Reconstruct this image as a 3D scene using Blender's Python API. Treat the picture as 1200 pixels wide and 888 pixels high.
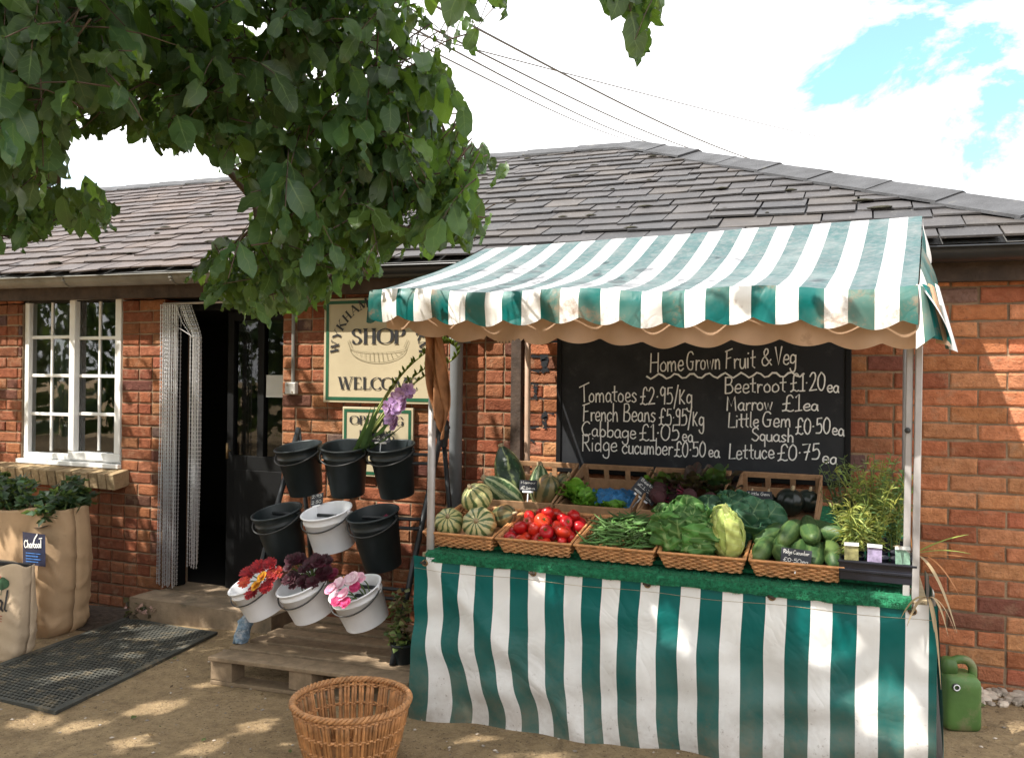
import bpy, bmesh, math, random
import numpy as np
from mathutils import Vector, Matrix, Euler, noise
R = math.radians
rnd = random.Random(7)
sc = bpy.context.scene
for o in list(bpy.data.objects): bpy.data.objects.remove(o)

# ------------------------------------------------------------------ camera
F, CX, CY = 1000.0, 600.0, 444.0
TH, PIT, ROLL = R(22.4), math.atan(4 / 1000.0), R(0.6)
CAM = Vector((0, -4.22, 1.51))
_f = Vector((-math.sin(TH), math.cos(TH), 0)); _r = Vector((math.cos(TH), math.sin(TH), 0)); _u = Vector((0, 0, 1))
FW = _f * math.cos(PIT) + _u * math.sin(PIT); UP = _u * math.cos(PIT) - _f * math.sin(PIT)
RT = _r * math.cos(ROLL) + UP * math.sin(ROLL); UP = UP * math.cos(ROLL) - _r * math.sin(ROLL)
cd = bpy.data.cameras.new('camera'); cam = bpy.data.objects.new('camera', cd); sc.collection.objects.link(cam)
cam.matrix_world = Matrix.Translation(CAM) @ Matrix((RT, UP, -FW)).transposed().to_4x4()
cd.sensor_width = 36; cd.lens = 36 * F / 1200; cd.clip_start = 0.05; cd.clip_end = 2000
sc.camera = cam

# ------------------------------------------------------------------ sky, sun, exposure
SUN = Vector((-0.396, -0.472, 0.788)).normalized()      # towards the sun
EXPOSURE, SUN_E, SKY_E = 1.25, 4.2, 0.15
w = bpy.data.worlds.new('World'); sc.world = w; w.use_nodes = True
nt = w.node_tree; nt.nodes.clear()
wo = nt.nodes.new('ShaderNodeOutputWorld'); bg = nt.nodes.new('ShaderNodeBackground'); sky = nt.nodes.new('ShaderNodeTexSky')
sky.sky_type = 'NISHITA'; sky.sun_disc = False
sky.sun_elevation = math.asin(SUN.z); sky.sun_rotation = math.atan2(SUN.x, SUN.y)
sky.air_density = 1.0; sky.dust_density = 1.5
tc = nt.nodes.new('ShaderNodeTexCoord'); mp = nt.nodes.new('ShaderNodeMapping'); mp.inputs['Scale'].default_value = (1.0, 1.0, 1.9)
mp.inputs['Location'].default_value = (0.35, 0.1, 0.02)
cn = nt.nodes.new('ShaderNodeTexNoise'); cn.inputs['Scale'].default_value = 4.5; cn.inputs['Detail'].default_value = 9; cn.inputs['Roughness'].default_value = 0.62; cn.inputs['Distortion'].default_value = 0.3
cr = nt.nodes.new('ShaderNodeValToRGB'); cr.color_ramp.elements[0].color = (0.10, 0.10, 0.10, 1); cr.color_ramp.elements[0].position = 0.28; cr.color_ramp.elements[1].position = 0.50
mx = nt.nodes.new('ShaderNodeMix'); mx.data_type = 'RGBA'
mul = nt.nodes.new('ShaderNodeMix'); mul.data_type = 'RGBA'; mul.blend_type = 'MULTIPLY'; mul.inputs['Factor'].default_value = 1.0
mul.inputs['B'].default_value = (0.60, 0.97, 0.92, 1)
CLOUD = 6.2
mx.inputs['B'].default_value = (CLOUD, CLOUD, CLOUD * 1.01, 1)
L = nt.links.new
L(tc.outputs['Generated'], mp.inputs['Vector']); L(mp.outputs['Vector'], cn.inputs['Vector'])
def wm(op, a, b):
    x = nt.nodes.new('ShaderNodeMath'); x.operation = op
    for i_, v_ in enumerate((a, b)):
        if hasattr(v_, 'is_output'): L(v_, x.inputs[i_])
        else: x.inputs[i_].default_value = v_
    return x.outputs[0]
cov = wm('ADD', wm('MULTIPLY', wm('SUBTRACT', cn.outputs['Fac'], 0.5), 1.7), 0.60)          # mostly cloud, thinning to blue in two places
for dx_, dy_, dz_, size_, amt_ in ((0.035, 0.943, 0.318, 0.012, 0.31), (0.13, 0.90, 0.40, 0.012, 0.24), (-0.33, 0.86, 0.385, 0.0030, 0.22)):
    dt = nt.nodes.new('ShaderNodeVectorMath'); dt.operation = 'DOT_PRODUCT'; L(tc.outputs['Generated'], dt.inputs[0]); dt.inputs[1].default_value = Vector((dx_, dy_, dz_)).normalized()
    gap = wm('MULTIPLY', wm('MAXIMUM', wm('SUBTRACT', 1.0, wm('DIVIDE', wm('SUBTRACT', 1.0, dt.outputs['Value']), size_)), 0.0), amt_); cov = wm('SUBTRACT', cov, gap)
L(cov, cr.inputs['Fac'])
L(sky.outputs['Color'], mul.inputs['A']); L(cr.outputs['Color'], mx.inputs['Factor']); L(mul.outputs['Result'], mx.inputs['A']); L(mx.outputs['Result'], bg.inputs['Color'])
bg.inputs['Strength'].default_value = SKY_E
L(bg.outputs['Background'], wo.inputs['Surface'])
sd = bpy.data.lights.new('sun', 'SUN'); sd.energy = SUN_E; sd.angle = R(0.5); sd.color = (1.0, 0.95, 0.86)
so = bpy.data.objects.new('sun', sd); sc.collection.objects.link(so); so.rotation_euler = SUN.to_track_quat('Z', 'Y').to_euler(); so.location = SUN * 30
vs = sc.view_settings; vs.view_transform = 'Standard'; vs.look = 'None'; vs.gamma = 1; vs.exposure = EXPOSURE; vs.use_curve_mapping = False
sc.cycles.max_bounces = 6; sc.cycles.transparent_max_bounces = 8; sc.cycles.use_denoising = True

# ------------------------------------------------------------------ helpers: measuring
def ray(x, y): return FW + RT * ((x - CX) / F) - UP * ((y - CY) / F)
def at(x, y, Y): d = ray(x, y); return CAM + d * ((Y - CAM.y) / d.y)
def atz(x, y, z): d = ray(x, y); return CAM + d * ((z - CAM.z) / d.z)
def atd(x, y, dist): return CAM + ray(x, y) * dist
def proj(p):
    v = p - CAM; d = v.dot(FW)
    if d < 0.05: return (-9999, -9999, d)
    return (CX + F * v.dot(RT) / d, CY - F * v.dot(UP) / d, d)
def gz(X): return 0.039 * (min(max(X, -8), 3) + 4.47)
def ez(X): return -0.0127 * (X + 5.0)
def lin(c):
    return tuple(((v / 255) / 12.92 if v / 255 <= 0.04045 else ((v / 255 + 0.055) / 1.055) ** 2.4) for v in c)

# ------------------------------------------------------------------ helpers: mesh builder
class MB:
    def __init__(s): s.v = []; s.f = []; s.uv = []; s.mi = []; s.col = []; s.cur = 0; s.c = (1, 1, 1)
    def add(s, vs_, fs, uvs=None, col=None):
        b = len(s.v); s.v += [tuple(p) for p in vs_]
        for f in fs:
            s.f.append([b + i for i in f]); s.mi.append(s.cur); s.col.append(col or s.c)
            s.uv.append([uvs[i] for i in f] if uvs else [(0, 0)] * len(f))
        return b
    def box(s, c, d, rot=None, col=None):
        x, y, z = d[0] / 2, d[1] / 2, d[2] / 2
        pts = [Vector(p) for p in ((-x, -y, -z), (x, -y, -z), (x, y, -z), (-x, y, -z), (-x, -y, z), (x, -y, z), (x, y, z), (-x, y, z))]
        m = (rot.to_matrix() if isinstance(rot, Euler) else rot) if rot is not None else None
        pts = [(m @ p if m is not None else p) + Vector(c) for p in pts]
        s.add(pts, [(0, 3, 2, 1), (4, 5, 6, 7), (0, 1, 5, 4), (1, 2, 6, 5), (2, 3, 7, 6), (3, 0, 4, 7)], [(0, 0), (1, 0), (1, 0), (0, 0), (0, 1), (1, 1), (1, 1), (0, 1)], col)
    def beam(s, a, b, w_, h_, up=Vector((0, 0, 1)), col=None):
        a = Vector(a); b = Vector(b); d = b - a; l = d.length; x = d.normalized(); y = up.cross(x)
        if y.length < 1e-4: y = Vector((0, 1, 0)).cross(x)
        y.normalize(); z = x.cross(y)
        s.box((a + b) / 2, (l, w_, h_), Matrix((x, y, z)).transposed(), col)
    def tube(s, pts, r, n=6, caps=True, col=None, closed=False):
        pts = [Vector(p) for p in pts]; N = len(pts); rr = r if isinstance(r, (list, tuple)) else [r] * N
        vv = []; uvs = []; t0 = None
        for i, p in enumerate(pts):
            if closed: t = pts[(i + 1) % N] - pts[i - 1]
            else: t = pts[min(i + 1, N - 1)] - pts[max(i - 1, 0)]
            if t.length < 1e-9: t = Vector((0, 0, 1))
            t.normalize()
            if t0 is None:
                a = Vector((0, 0, 1)) if abs(t.z) < 0.9 else Vector((1, 0, 0)); x = a.cross(t).normalized()
            else:
                x = x - t * x.dot(t)
                x = x.normalized() if x.length > 1e-6 else Vector((1, 0, 0)).cross(t).normalized()
            t0 = t; y = t.cross(x)
            for k in range(n):
                a = 2 * math.pi * k / n; vv.append(p + (x * math.cos(a) + y * math.sin(a)) * rr[i]); uvs.append((k / n, i / max(1, N - 1)))
        ff = []
        for i in range(N if closed else N - 1):
            j = (i + 1) % N
            for k in range(n): ff.append((i * n + k, i * n + (k + 1) % n, j * n + (k + 1) % n, j * n + k))
        if caps and not closed: ff.append(tuple(range(n))[::-1]); ff.append(tuple((N - 1) * n + k for k in range(n)))
        s.add(vv, ff, uvs, col)
    def lathe(s, prof, n=24, M_=None, cap0=False, cap1=False, col=None, fn=None):
        vv = []; uvs = []; N = len(prof)
        for i, (r, z) in enumerate(prof):
            for k in range(n):
                a = 2 * math.pi * k / n; q = fn(a, i / (N - 1)) if fn else 1
                p = Vector((r * q * math.cos(a), r * q * math.sin(a), z)); vv.append(M_ @ p if M_ else p); uvs.append((k / n, i / (N - 1)))
        ff = [(i * n + k, i * n + (k + 1) % n, (i + 1) * n + (k + 1) % n, (i + 1) * n + k) for i in range(N - 1) for k in range(n)]
        b = s.add(vv, ff, uvs, col)
        if cap0: s.add(vv[:n], [tuple(range(n))[::-1]], uvs[:n], col)
        if cap1: s.add(vv[-n:], [tuple(range(n))], uvs[-n:], col)
    def grid(s, nu, nv, fn, col=None, uvfn=None):
        vv = []; uvs = []
        for j in range(nv + 1):
            for i in range(nu + 1):
                u, v = i / nu, j / nv; vv.append(fn(u, v)); uvs.append(uvfn(u, v) if uvfn else (u, v))
        W_ = nu + 1
        s.add(vv, [(j * W_ + i, j * W_ + i + 1, (j + 1) * W_ + i + 1, (j + 1) * W_ + i) for j in range(nv) for i in range(nu)], uvs, col)
    def build(s, name, mats, parent=None, smooth=False, loc=None, rot=None, bevel=0, solid=0):
        me = bpy.data.meshes.new(name); me.from_pydata(s.v, [], s.f)
        for m in (mats if isinstance(mats, (list, tuple)) else [mats]): me.materials.append(m)
        ul = me.uv_layers.new(name='UVMap'); ul.data.foreach_set('uv', [c for fu in s.uv for p in fu for c in p])
        ca = me.color_attributes.new('Col', 'FLOAT_COLOR', 'CORNER')
        ca.data.foreach_set('color', [c for f, cc in zip(s.f, s.col) for _ in f for c in (cc[0], cc[1], cc[2], 1.0)])
        me.polygons.foreach_set('material_index', s.mi)
        if smooth: me.polygons.foreach_set('use_smooth', [True] * len(s.f))
        me.update()
        o = bpy.data.objects.new(name, me); sc.collection.objects.link(o)
        if parent: o.parent = parent
        if loc is not None: o.location = loc
        if rot is not None: o.rotation_euler = rot
        if solid:
            m = o.modifiers.new('solid', 'SOLIDIFY'); m.thickness = solid; m.offset = 0
        if bevel:
            m = o.modifiers.new('bevel', 'BEVEL'); m.width = bevel; m.segments = 2; m.limit_method = 'ANGLE'; m.angle_limit = R(40)
        return o

def tag(o, label=None, cat=None, group=None, kind=None):
    if label: o['label'] = label
    if cat: o['category'] = cat
    if group: o['group'] = group
    if kind: o['kind'] = kind
    return o
def empty(name, loc=(0, 0, 0), rot=(0, 0, 0), label=None, cat=None, group=None):
    o = bpy.data.objects.new(name, None); sc.collection.objects.link(o); o.location = loc; o.rotation_euler = rot; o.empty_display_size = 0.05
    return tag(o, label, cat, group)
def copy_tree(o, parent=None):
    c = o.copy(); sc.collection.objects.link(c); c.parent = parent
    for ch in [x for x in bpy.data.objects if x.parent == o]: copy_tree(ch, c)
    return c
def smooth_path(pts, k=6, closed=False):
    P = [Vector(p) for p in pts]; out = []; n = len(P)
    if n < 3: return P
    for i in range(n if closed else n - 1):
        p0, p1, p2, p3 = (P[(i - 1) % n], P[i], P[(i + 1) % n], P[(i + 2) % n]) if closed else (P[max(i - 1, 0)], P[i], P[i + 1], P[min(i + 2, n - 1)])
        for q in range(k):
            t = q / k; out.append(0.5 * ((2 * p1) + (p2 - p0) * t + (2 * p0 - 5 * p1 + 4 * p2 - p3) * t * t + (3 * p1 - p0 - 3 * p2 + p3) * t ** 3))
    if not closed: out.append(P[-1])
    return out
def rot_to(d):     # matrix whose z axis is d
    return Vector(d).to_track_quat('Z', 'Y').to_matrix().to_4x4()

# ------------------------------------------------------------------ helpers: materials
class NT:
    def __init__(s, name):
        s.m = bpy.data.materials.new(name); s.m.use_nodes = True; s.t = s.m.node_tree; s.t.nodes.clear()
        s.out = s.n('ShaderNodeOutputMaterial')
    def n(s, t, **kw):
        x = s.t.nodes.new(t)
        for k, v in kw.items(): setattr(x, k, v)
        return x
    def l(s, a, b): s.t.links.new(a, b)
    def val(s, i, v):
        if hasattr(v, 'is_output'): s.l(v, i)
        else: i.default_value = v
    def math(s, op, a, b=0.0, c=None):
        x = s.n('ShaderNodeMath', operation=op); s.val(x.inputs[0], a); s.val(x.inputs[1], b)
        if c is not None: s.val(x.inputs[2], c)
        return x.outputs[0]
    def mix(s, f, a, b, mode='MIX'):
        x = s.n('ShaderNodeMix', data_type='RGBA', blend_type=mode); s.val(x.inputs['Factor'], f)
        for k, v in (('A', a), ('B', b)):
            if isinstance(v, tuple): v = (*v[:3], 1)
            s.val(x.inputs[k], v)
        return x.outputs['Result']
    def noise(s, scale, detail=4, rough=0.55, vec=None, dist=0):
        x = s.n('ShaderNodeTexNoise'); x.inputs['Scale'].default_value = scale; x.inputs['Detail'].default_value = detail; x.inputs['Roughness'].default_value = rough; x.inputs['Distortion'].default_value = dist
        s.l(vec if vec is not None else s.obj(), x.inputs['Vector']); return x.outputs['Fac']
    def obj(s):
        if not hasattr(s, '_o'):
            tcn = s.n('ShaderNodeTexCoord'); oi = s.n('ShaderNodeObjectInfo'); a = s.n('ShaderNodeVectorMath', operation='ADD')
            s.l(tcn.outputs['Object'], a.inputs[0])
            k = s.n('ShaderNodeVectorMath', operation='SCALE'); s.l(oi.outputs['Random'], k.inputs['Scale']); k.inputs[0].default_value = (7, 3, 5); s.l(k.outputs[0], a.inputs[1])
            s._o = a.outputs[0]; s.rand = oi.outputs['Random']
        return s._o
    def uv(s):
        if not hasattr(s, '_u'):
            x = s.n('ShaderNodeUVMap'); sp = s.n('ShaderNodeSeparateXYZ'); s.l(x.outputs[0], sp.inputs[0]); s._u = (sp.outputs[0], sp.outputs[1], x.outputs[0])
        return s._u
    def ramp(s, f, *st):
        x = s.n('ShaderNodeValToRGB'); e = x.color_ramp.elements
        while len(e) < len(st): e.new(0.5)
        for k, (p, c) in zip(e, st): k.position = p; k.color = (*c, 1) if isinstance(c, tuple) else (c, c, c, 1)
        s.l(f, x.inputs['Fac']); return x.outputs['Color']
    def col(s): x = s.n('ShaderNodeVertexColor', layer_name='Col'); return x.outputs['Color']
    def bump(s, h, st=0.3, d=0.01):
        x = s.n('ShaderNodeBump'); x.inputs['Strength'].default_value = st; x.inputs['Distance'].default_value = d; s.l(h, x.inputs['Height']); return x.outputs[0]
    def done(s, col, rough=0.6, spec=0.4, normal=None, metal=0, trans=None, transw=0.3, coat=0, sss=0):
        p = s.n('ShaderNodeBsdfPrincipled'); s.p = p
        if isinstance(col, tuple): col = (*col[:3], 1)
        s.val(p.inputs['Base Color'], col); s.val(p.inputs['Roughness'], rough); p.inputs['Specular IOR Level'].default_value = spec; p.inputs['Metallic'].default_value = metal
        p.inputs['Coat Weight'].default_value = coat
        if sss: p.inputs['Subsurface Weight'].default_value = sss; p.inputs['Subsurface Scale'].default_value = 0.02
        if normal is not None: s.l(normal, p.inputs['Normal'])
        sh = p.outputs[0]
        if trans is not None:
            t = s.n('ShaderNodeBsdfTranslucent'); s.val(t.inputs['Color'], (*trans[:3], 1) if isinstance(trans, tuple) else trans)
            m = s.n('ShaderNodeMixShader'); m.inputs[0].default_value = transw; s.l(sh, m.inputs[1]); s.l(t.outputs[0], m.inputs[2]); sh = m.outputs[0]
        s.l(sh, s.out.inputs['Surface']); return s.m
def mat(name, c, rough=0.6, var=0.25, scale=8, bump=0.2, bscale=60, spec=0.4, metal=0, coat=0, dirt=None, dscale=5, dth=0.6, vcol=False, sss=0, rv=0.0, trans=None, transw=0.3):
    t = NT(name); f = t.noise(scale); a = tuple(x * (1 - var) for x in c); b = tuple(min(1, x * (1 + var)) for x in c)
    col = t.ramp(f, (0.3, a), (0.7, b))
    if vcol: col = t.mix(1.0, col, t.col(), 'MULTIPLY')
    if rv:
        t.obj(); h = t.n('ShaderNodeHueSaturation'); t.l(col, h.inputs['Color']); t.l(t.math('MULTIPLY_ADD', t.rand, rv * 2, 1 - rv), h.inputs['Value'])
        t.l(t.math('MULTIPLY_ADD', t.rand, rv * 0.06, 0.5 - rv * 0.03), h.inputs['Hue']); col = h.outputs[0]
    if dirt:
        m = t.ramp(t.noise(dscale, 8, 0.7), (dth, 0.0), (min(1, dth + 0.12), 0.85)); col = t.mix(m, col, dirt)
    nb = t.bump(t.noise(bscale, 5, 0.6), bump, 0.01) if bump else None
    return t.done(col, rough, spec, nb, metal, trans=trans, transw=transw, coat=coat, sss=sss)

MAT = {}
MAT['white_upvc'] = mat('white_upvc', (0.74, 0.73, 0.71), 0.35, 0.06, 6, 0.03, 40, dirt=(0.35, 0.3, 0.24), dscale=7, dth=0.66)
MAT['black_paint'] = mat('black_paint', (0.005, 0.0052, 0.0055), 0.6, 0.3, 10, 0.1, 80, spec=0.2)
MAT['dark_timber'] = mat('dark_timber', (0.055, 0.036, 0.026), 0.75, 0.4, 14, 0.4, 50)
MAT['gutter_grey'] = mat('gutter_grey', (0.17, 0.165, 0.15), 0.5, 0.25, 5, 0.1, 30, dirt=(0.1, 0.085, 0.06), dscale=4, dth=0.55)
MAT['gutter_black'] = mat('gutter_black', (0.02, 0.022, 0.026), 0.3, 0.3, 5, 0.05, 30)
MAT['pipe_grey'] = mat('pipe_grey', (0.17, 0.18, 0.19), 0.45, 0.15, 5, 0.05, 30)
MAT['concrete'] = mat('concrete', (0.26, 0.19, 0.125), 0.9, 0.3, 9, 0.5, 90, dirt=(0.12, 0.1, 0.07), dscale=6, dth=0.55)
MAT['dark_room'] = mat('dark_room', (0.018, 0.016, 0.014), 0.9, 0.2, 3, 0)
MAT['metal_post'] = mat('metal_post', (0.40, 0.38, 0.375), 0.45, 0.12, 12, 0.08, 60, metal=0.35, dirt=(0.30, 0.2, 0.14), dscale=14, dth=0.62)
MAT['rack_metal'] = mat('rack_metal', (0.02, 0.022, 0.024), 0.4, 0.3, 20, 0.1, 80)
MAT['black_plastic'] = mat('black_plastic', (0.014, 0.020, 0.022), 0.42, 0.25, 9, 0.06, 40, dirt=(0.06, 0.055, 0.045), dscale=9, dth=0.66)
MAT['white_plastic'] = mat('white_plastic', (0.82, 0.82, 0.84), 0.35, 0.05, 9, 0.04, 40, dirt=(0.32, 0.29, 0.25), dscale=10, dth=0.66)
MAT['grey_pallet'] = mat('grey_pallet', (0.25, 0.19, 0.13), 0.85, 0.35, 10, 0.5, 40, dirt=(0.09, 0.065, 0.045), dscale=9, dth=0.58)
MAT['sand_stone'] = mat('sand_stone', (0.36, 0.28, 0.17), 0.85, 0.3, 16, 0.4, 70)
MAT['soil'] = mat('soil', (0.06, 0.042, 0.03), 0.95, 0.5, 30, 1.0, 60)
MAT['wire'] = mat('wire', (0.05, 0.05, 0.05), 0.6, 0.1, 5, 0)
MAT['brass'] = mat('brass', (0.30, 0.2, 0.1), 0.4, 0.3, 30, 0.1, 80, metal=0.8)
MAT['chalk'] = mat('chalk', (0.78, 0.77, 0.74), 0.9, 0.10, 60, 0.2, 120)
MAT['chain'] = mat('chain', (0.58, 0.58, 0.60), 0.3, 0.15, 60, 0, metal=0.75)
MAT['sign_green'] = mat('sign_green', (0.010, 0.075, 0.035), 0.45, 0.2, 10, 0.05)
MAT['sign_ink'] = mat('sign_ink', (0.018, 0.018, 0.02), 0.5, 0.2, 10, 0)
MAT['sign_line'] = mat('sign_line', (0.20, 0.17, 0.10), 0.6, 0.2, 10, 0)
MAT['sign_cream'] = mat('sign_cream', (0.40, 0.335, 0.22), 0.5, 0.08, 5, 0.03, 30, dirt=(0.30, 0.24, 0.15), dscale=5, dth=0.62)
MAT['box_grey'] = mat('box_grey', (0.42, 0.40, 0.37), 0.5, 0.1, 8, 0.03)
MAT['stem'] = mat('stem', (0.10, 0.16, 0.04), 0.5, 0.3, 20, 0.1)
MAT['bark'] = mat('bark', (0.085, 0.062, 0.045), 0.9, 0.4, 25, 0.8, 40)
MAT['card_black'] = mat('card_black', (0.02, 0.022, 0.03), 0.55, 0.25, 20, 0)
MAT['paper'] = mat('paper', (0.6, 0.6, 0.58), 0.7, 0.05, 10, 0)
MAT['blue_cloth'] = mat('blue_cloth', (0.14, 0.20, 0.26), 0.9, 0.5, 40, 0.4, 90, dirt=(0.42, 0.43, 0.44), dscale=26, dth=0.48)
MAT['stone_pale'] = mat('stone_pale', (0.42, 0.36, 0.30), 0.85, 0.3, 14, 0.4, 50, rv=0.25)

def brick_mat(name, dull=1.0):
    t = NT(name); base = t.col(); f = t.noise(22, 6, 0.65); g = t.noise(5, 4); k = t.noise(90, 4, 0.7)
    c = t.mix(t.ramp(f, (0.3, 0.0), (0.75, 1.0)), t.mix(1.0, base, (0.66, 0.60, 0.58), 'MULTIPLY'), t.mix(1.0, base, (1.22, 1.25, 1.28), 'MULTIPLY'))
    c = t.mix(t.ramp(k, (0.58, 0.0), (0.70, 0.6)), c, (0.11, 0.065, 0.05))
    c = t.mix(t.ramp(t.noise(8, 8, 0.75), (0.54, 0.0), (0.72, 0.65)), c, (0.36, 0.24, 0.155))
    c = t.mix(t.ramp(t.noise(13, 8, 0.75), (0.62, 0.0), (0.70, 0.45)), c, (0.13, 0.09, 0.10))
    c = t.mix(t.ramp(t.noise(1.3, 5, 0.6), (0.45, 0.0), (0.75, 0.40)), c, t.mix(1.0, c, (0.62, 0.55, 0.52), 'MULTIPLY'))
    n = t.bump(t.math('ADD', t.math('MULTIPLY', k, 0.8), f), 0.8, 0.014)
    return t.done(c, 0.9, 0.2, n)
MAT['brick'] = brick_mat('brick')
MAT['mortar'] = mat('mortar', (0.25, 0.175, 0.112), 0.95, 0.35, 9, 0.6, 120, dirt=(0.16, 0.11, 0.075), dscale=11, dth=0.55)
def slate_mat():
    t = NT('slate'); b = t.col(); f = t.noise(7, 6, 0.65); g = t.noise(40, 5, 0.7)
    c = t.mix(t.ramp(f, (0.35, 0.0), (0.72, 1.0)), t.mix(1.0, b, (0.78, 0.78, 0.8), 'MULTIPLY'), t.mix(1.0, b, (1.25, 1.22, 1.18), 'MULTIPLY'))
    c = t.mix(t.ramp(g, (0.60, 0.0), (0.7, 0.6)), c, (0.20, 0.19, 0.17))
    c = t.mix(t.ramp(t.noise(3, 8, 0.75), (0.62, 0.0), (0.72, 0.5)), c, (0.06, 0.05, 0.04))
    return t.done(c, 0.62, 0.4, t.bump(g, 0.35, 0.01))
MAT['slate'] = slate_mat()
MAT['moss'] = mat('moss', (0.035, 0.033, 0.022), 1.0, 0.5, 40, 0.8, 60)
MAT['ridge'] = mat('ridge', (0.052, 0.053, 0.058), 0.75, 0.35, 6, 0.5, 50, dirt=(0.15, 0.14, 0.11), dscale=6, dth=0.60)
def ground_mat():
    t = NT('yard_ground'); tcn = t.n('ShaderNodeTexCoord'); o = tcn.outputs['Object']
    a = t.noise(1.4, 6, 0.6, o); b = t.noise(14, 6, 0.7, o); g = t.noise(120, 4, 0.7, o)
    mpn = t.n('ShaderNodeMapping'); mpn.inputs['Scale'].default_value = (3, 60, 1); mpn.inputs['Rotation'].default_value = (0, 0, R(-14)); t.l(o, mpn.inputs['Vector'])
    s_ = t.noise(1.0, 3, 0.6, mpn.outputs[0])
    c = t.ramp(a, (0.3, (0.36, 0.25, 0.135)), (0.7, (0.50, 0.365, 0.21)))
    c = t.mix(t.ramp(b, (0.42, 0.0), (0.68, 0.65)), c, (0.19, 0.13, 0.075))
    c = t.mix(t.ramp(s_, (0.45, 0.0), (0.65, 0.12)), c, (0.18, 0.125, 0.075))
    c = t.mix(t.ramp(t.noise(38, 6, 0.8, o), (0.48, 0.0), (0.62, 0.55)), c, (0.22, 0.155, 0.095))
    c = t.mix(t.ramp(g, (0.58, 0.0), (0.66, 0.75)), c, (0.50, 0.40, 0.28))
    c = t.mix(t.ramp(t.noise(75, 3, 0.6, o), (0.62, 0.0), (0.67, 0.85)), c, (0.075, 0.052, 0.035))
    vo = t.n('ShaderNodeTexVoronoi', feature='DISTANCE_TO_EDGE'); vo.inputs['Scale'].default_value = 0.55; wv = t.n('ShaderNodeVectorMath', operation='ADD'); t.l(o, wv.inputs[0]); nz = t.n('ShaderNodeTexNoise'); nz.inputs['Scale'].default_value = 2.5; nz.inputs['Detail'].default_value = 6; t.l(o, nz.inputs['Vector']); t.l(nz.outputs['Color'], wv.inputs[1]); t.l(wv.outputs[0], vo.inputs['Vector'])
    crk = t.ramp(vo.outputs['Distance'], (0.004, 1.0), (0.010, 0.0)); c = t.mix(t.math('MULTIPLY', crk, 0.22), c, (0.07, 0.05, 0.035))
    hgt = t.math('ADD', t.math('MULTIPLY', b, 0.9), t.math('ADD', t.math('MULTIPLY', g, 0.9), t.math('MULTIPLY', t.noise(38, 6, 0.8, o), 0.8))); hgt = t.math('SUBTRACT', hgt, t.math('MULTIPLY', crk, 0.2))
    return t.done(c, 0.95, 0.15, t.bump(hgt, 0.9, 0.022))
MAT['ground'] = ground_mat()
def glass_mat(name='window_glass', refl=0.1):
    t = NT(name); tr = t.n('ShaderNodeBsdfTransparent'); gl = t.n('ShaderNodeBsdfGlossy'); gl.inputs['Roughness'].default_value = 0.02
    tr.inputs['Color'].default_value = (0.8, 0.85, 0.82, 1)
    fr = t.n('ShaderNodeFresnel'); fr.inputs['IOR'].default_value = 1.5
    m = t.n('ShaderNodeMixShader'); t.l(t.math('ADD', fr.outputs[0], refl), m.inputs[0]); t.l(tr.outputs[0], m.inputs[1]); t.l(gl.outputs[0], m.inputs[2]); t.l(m.outputs[0], t.out.inputs[0])
    return t.m
MAT['glass'] = glass_mat()
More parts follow.
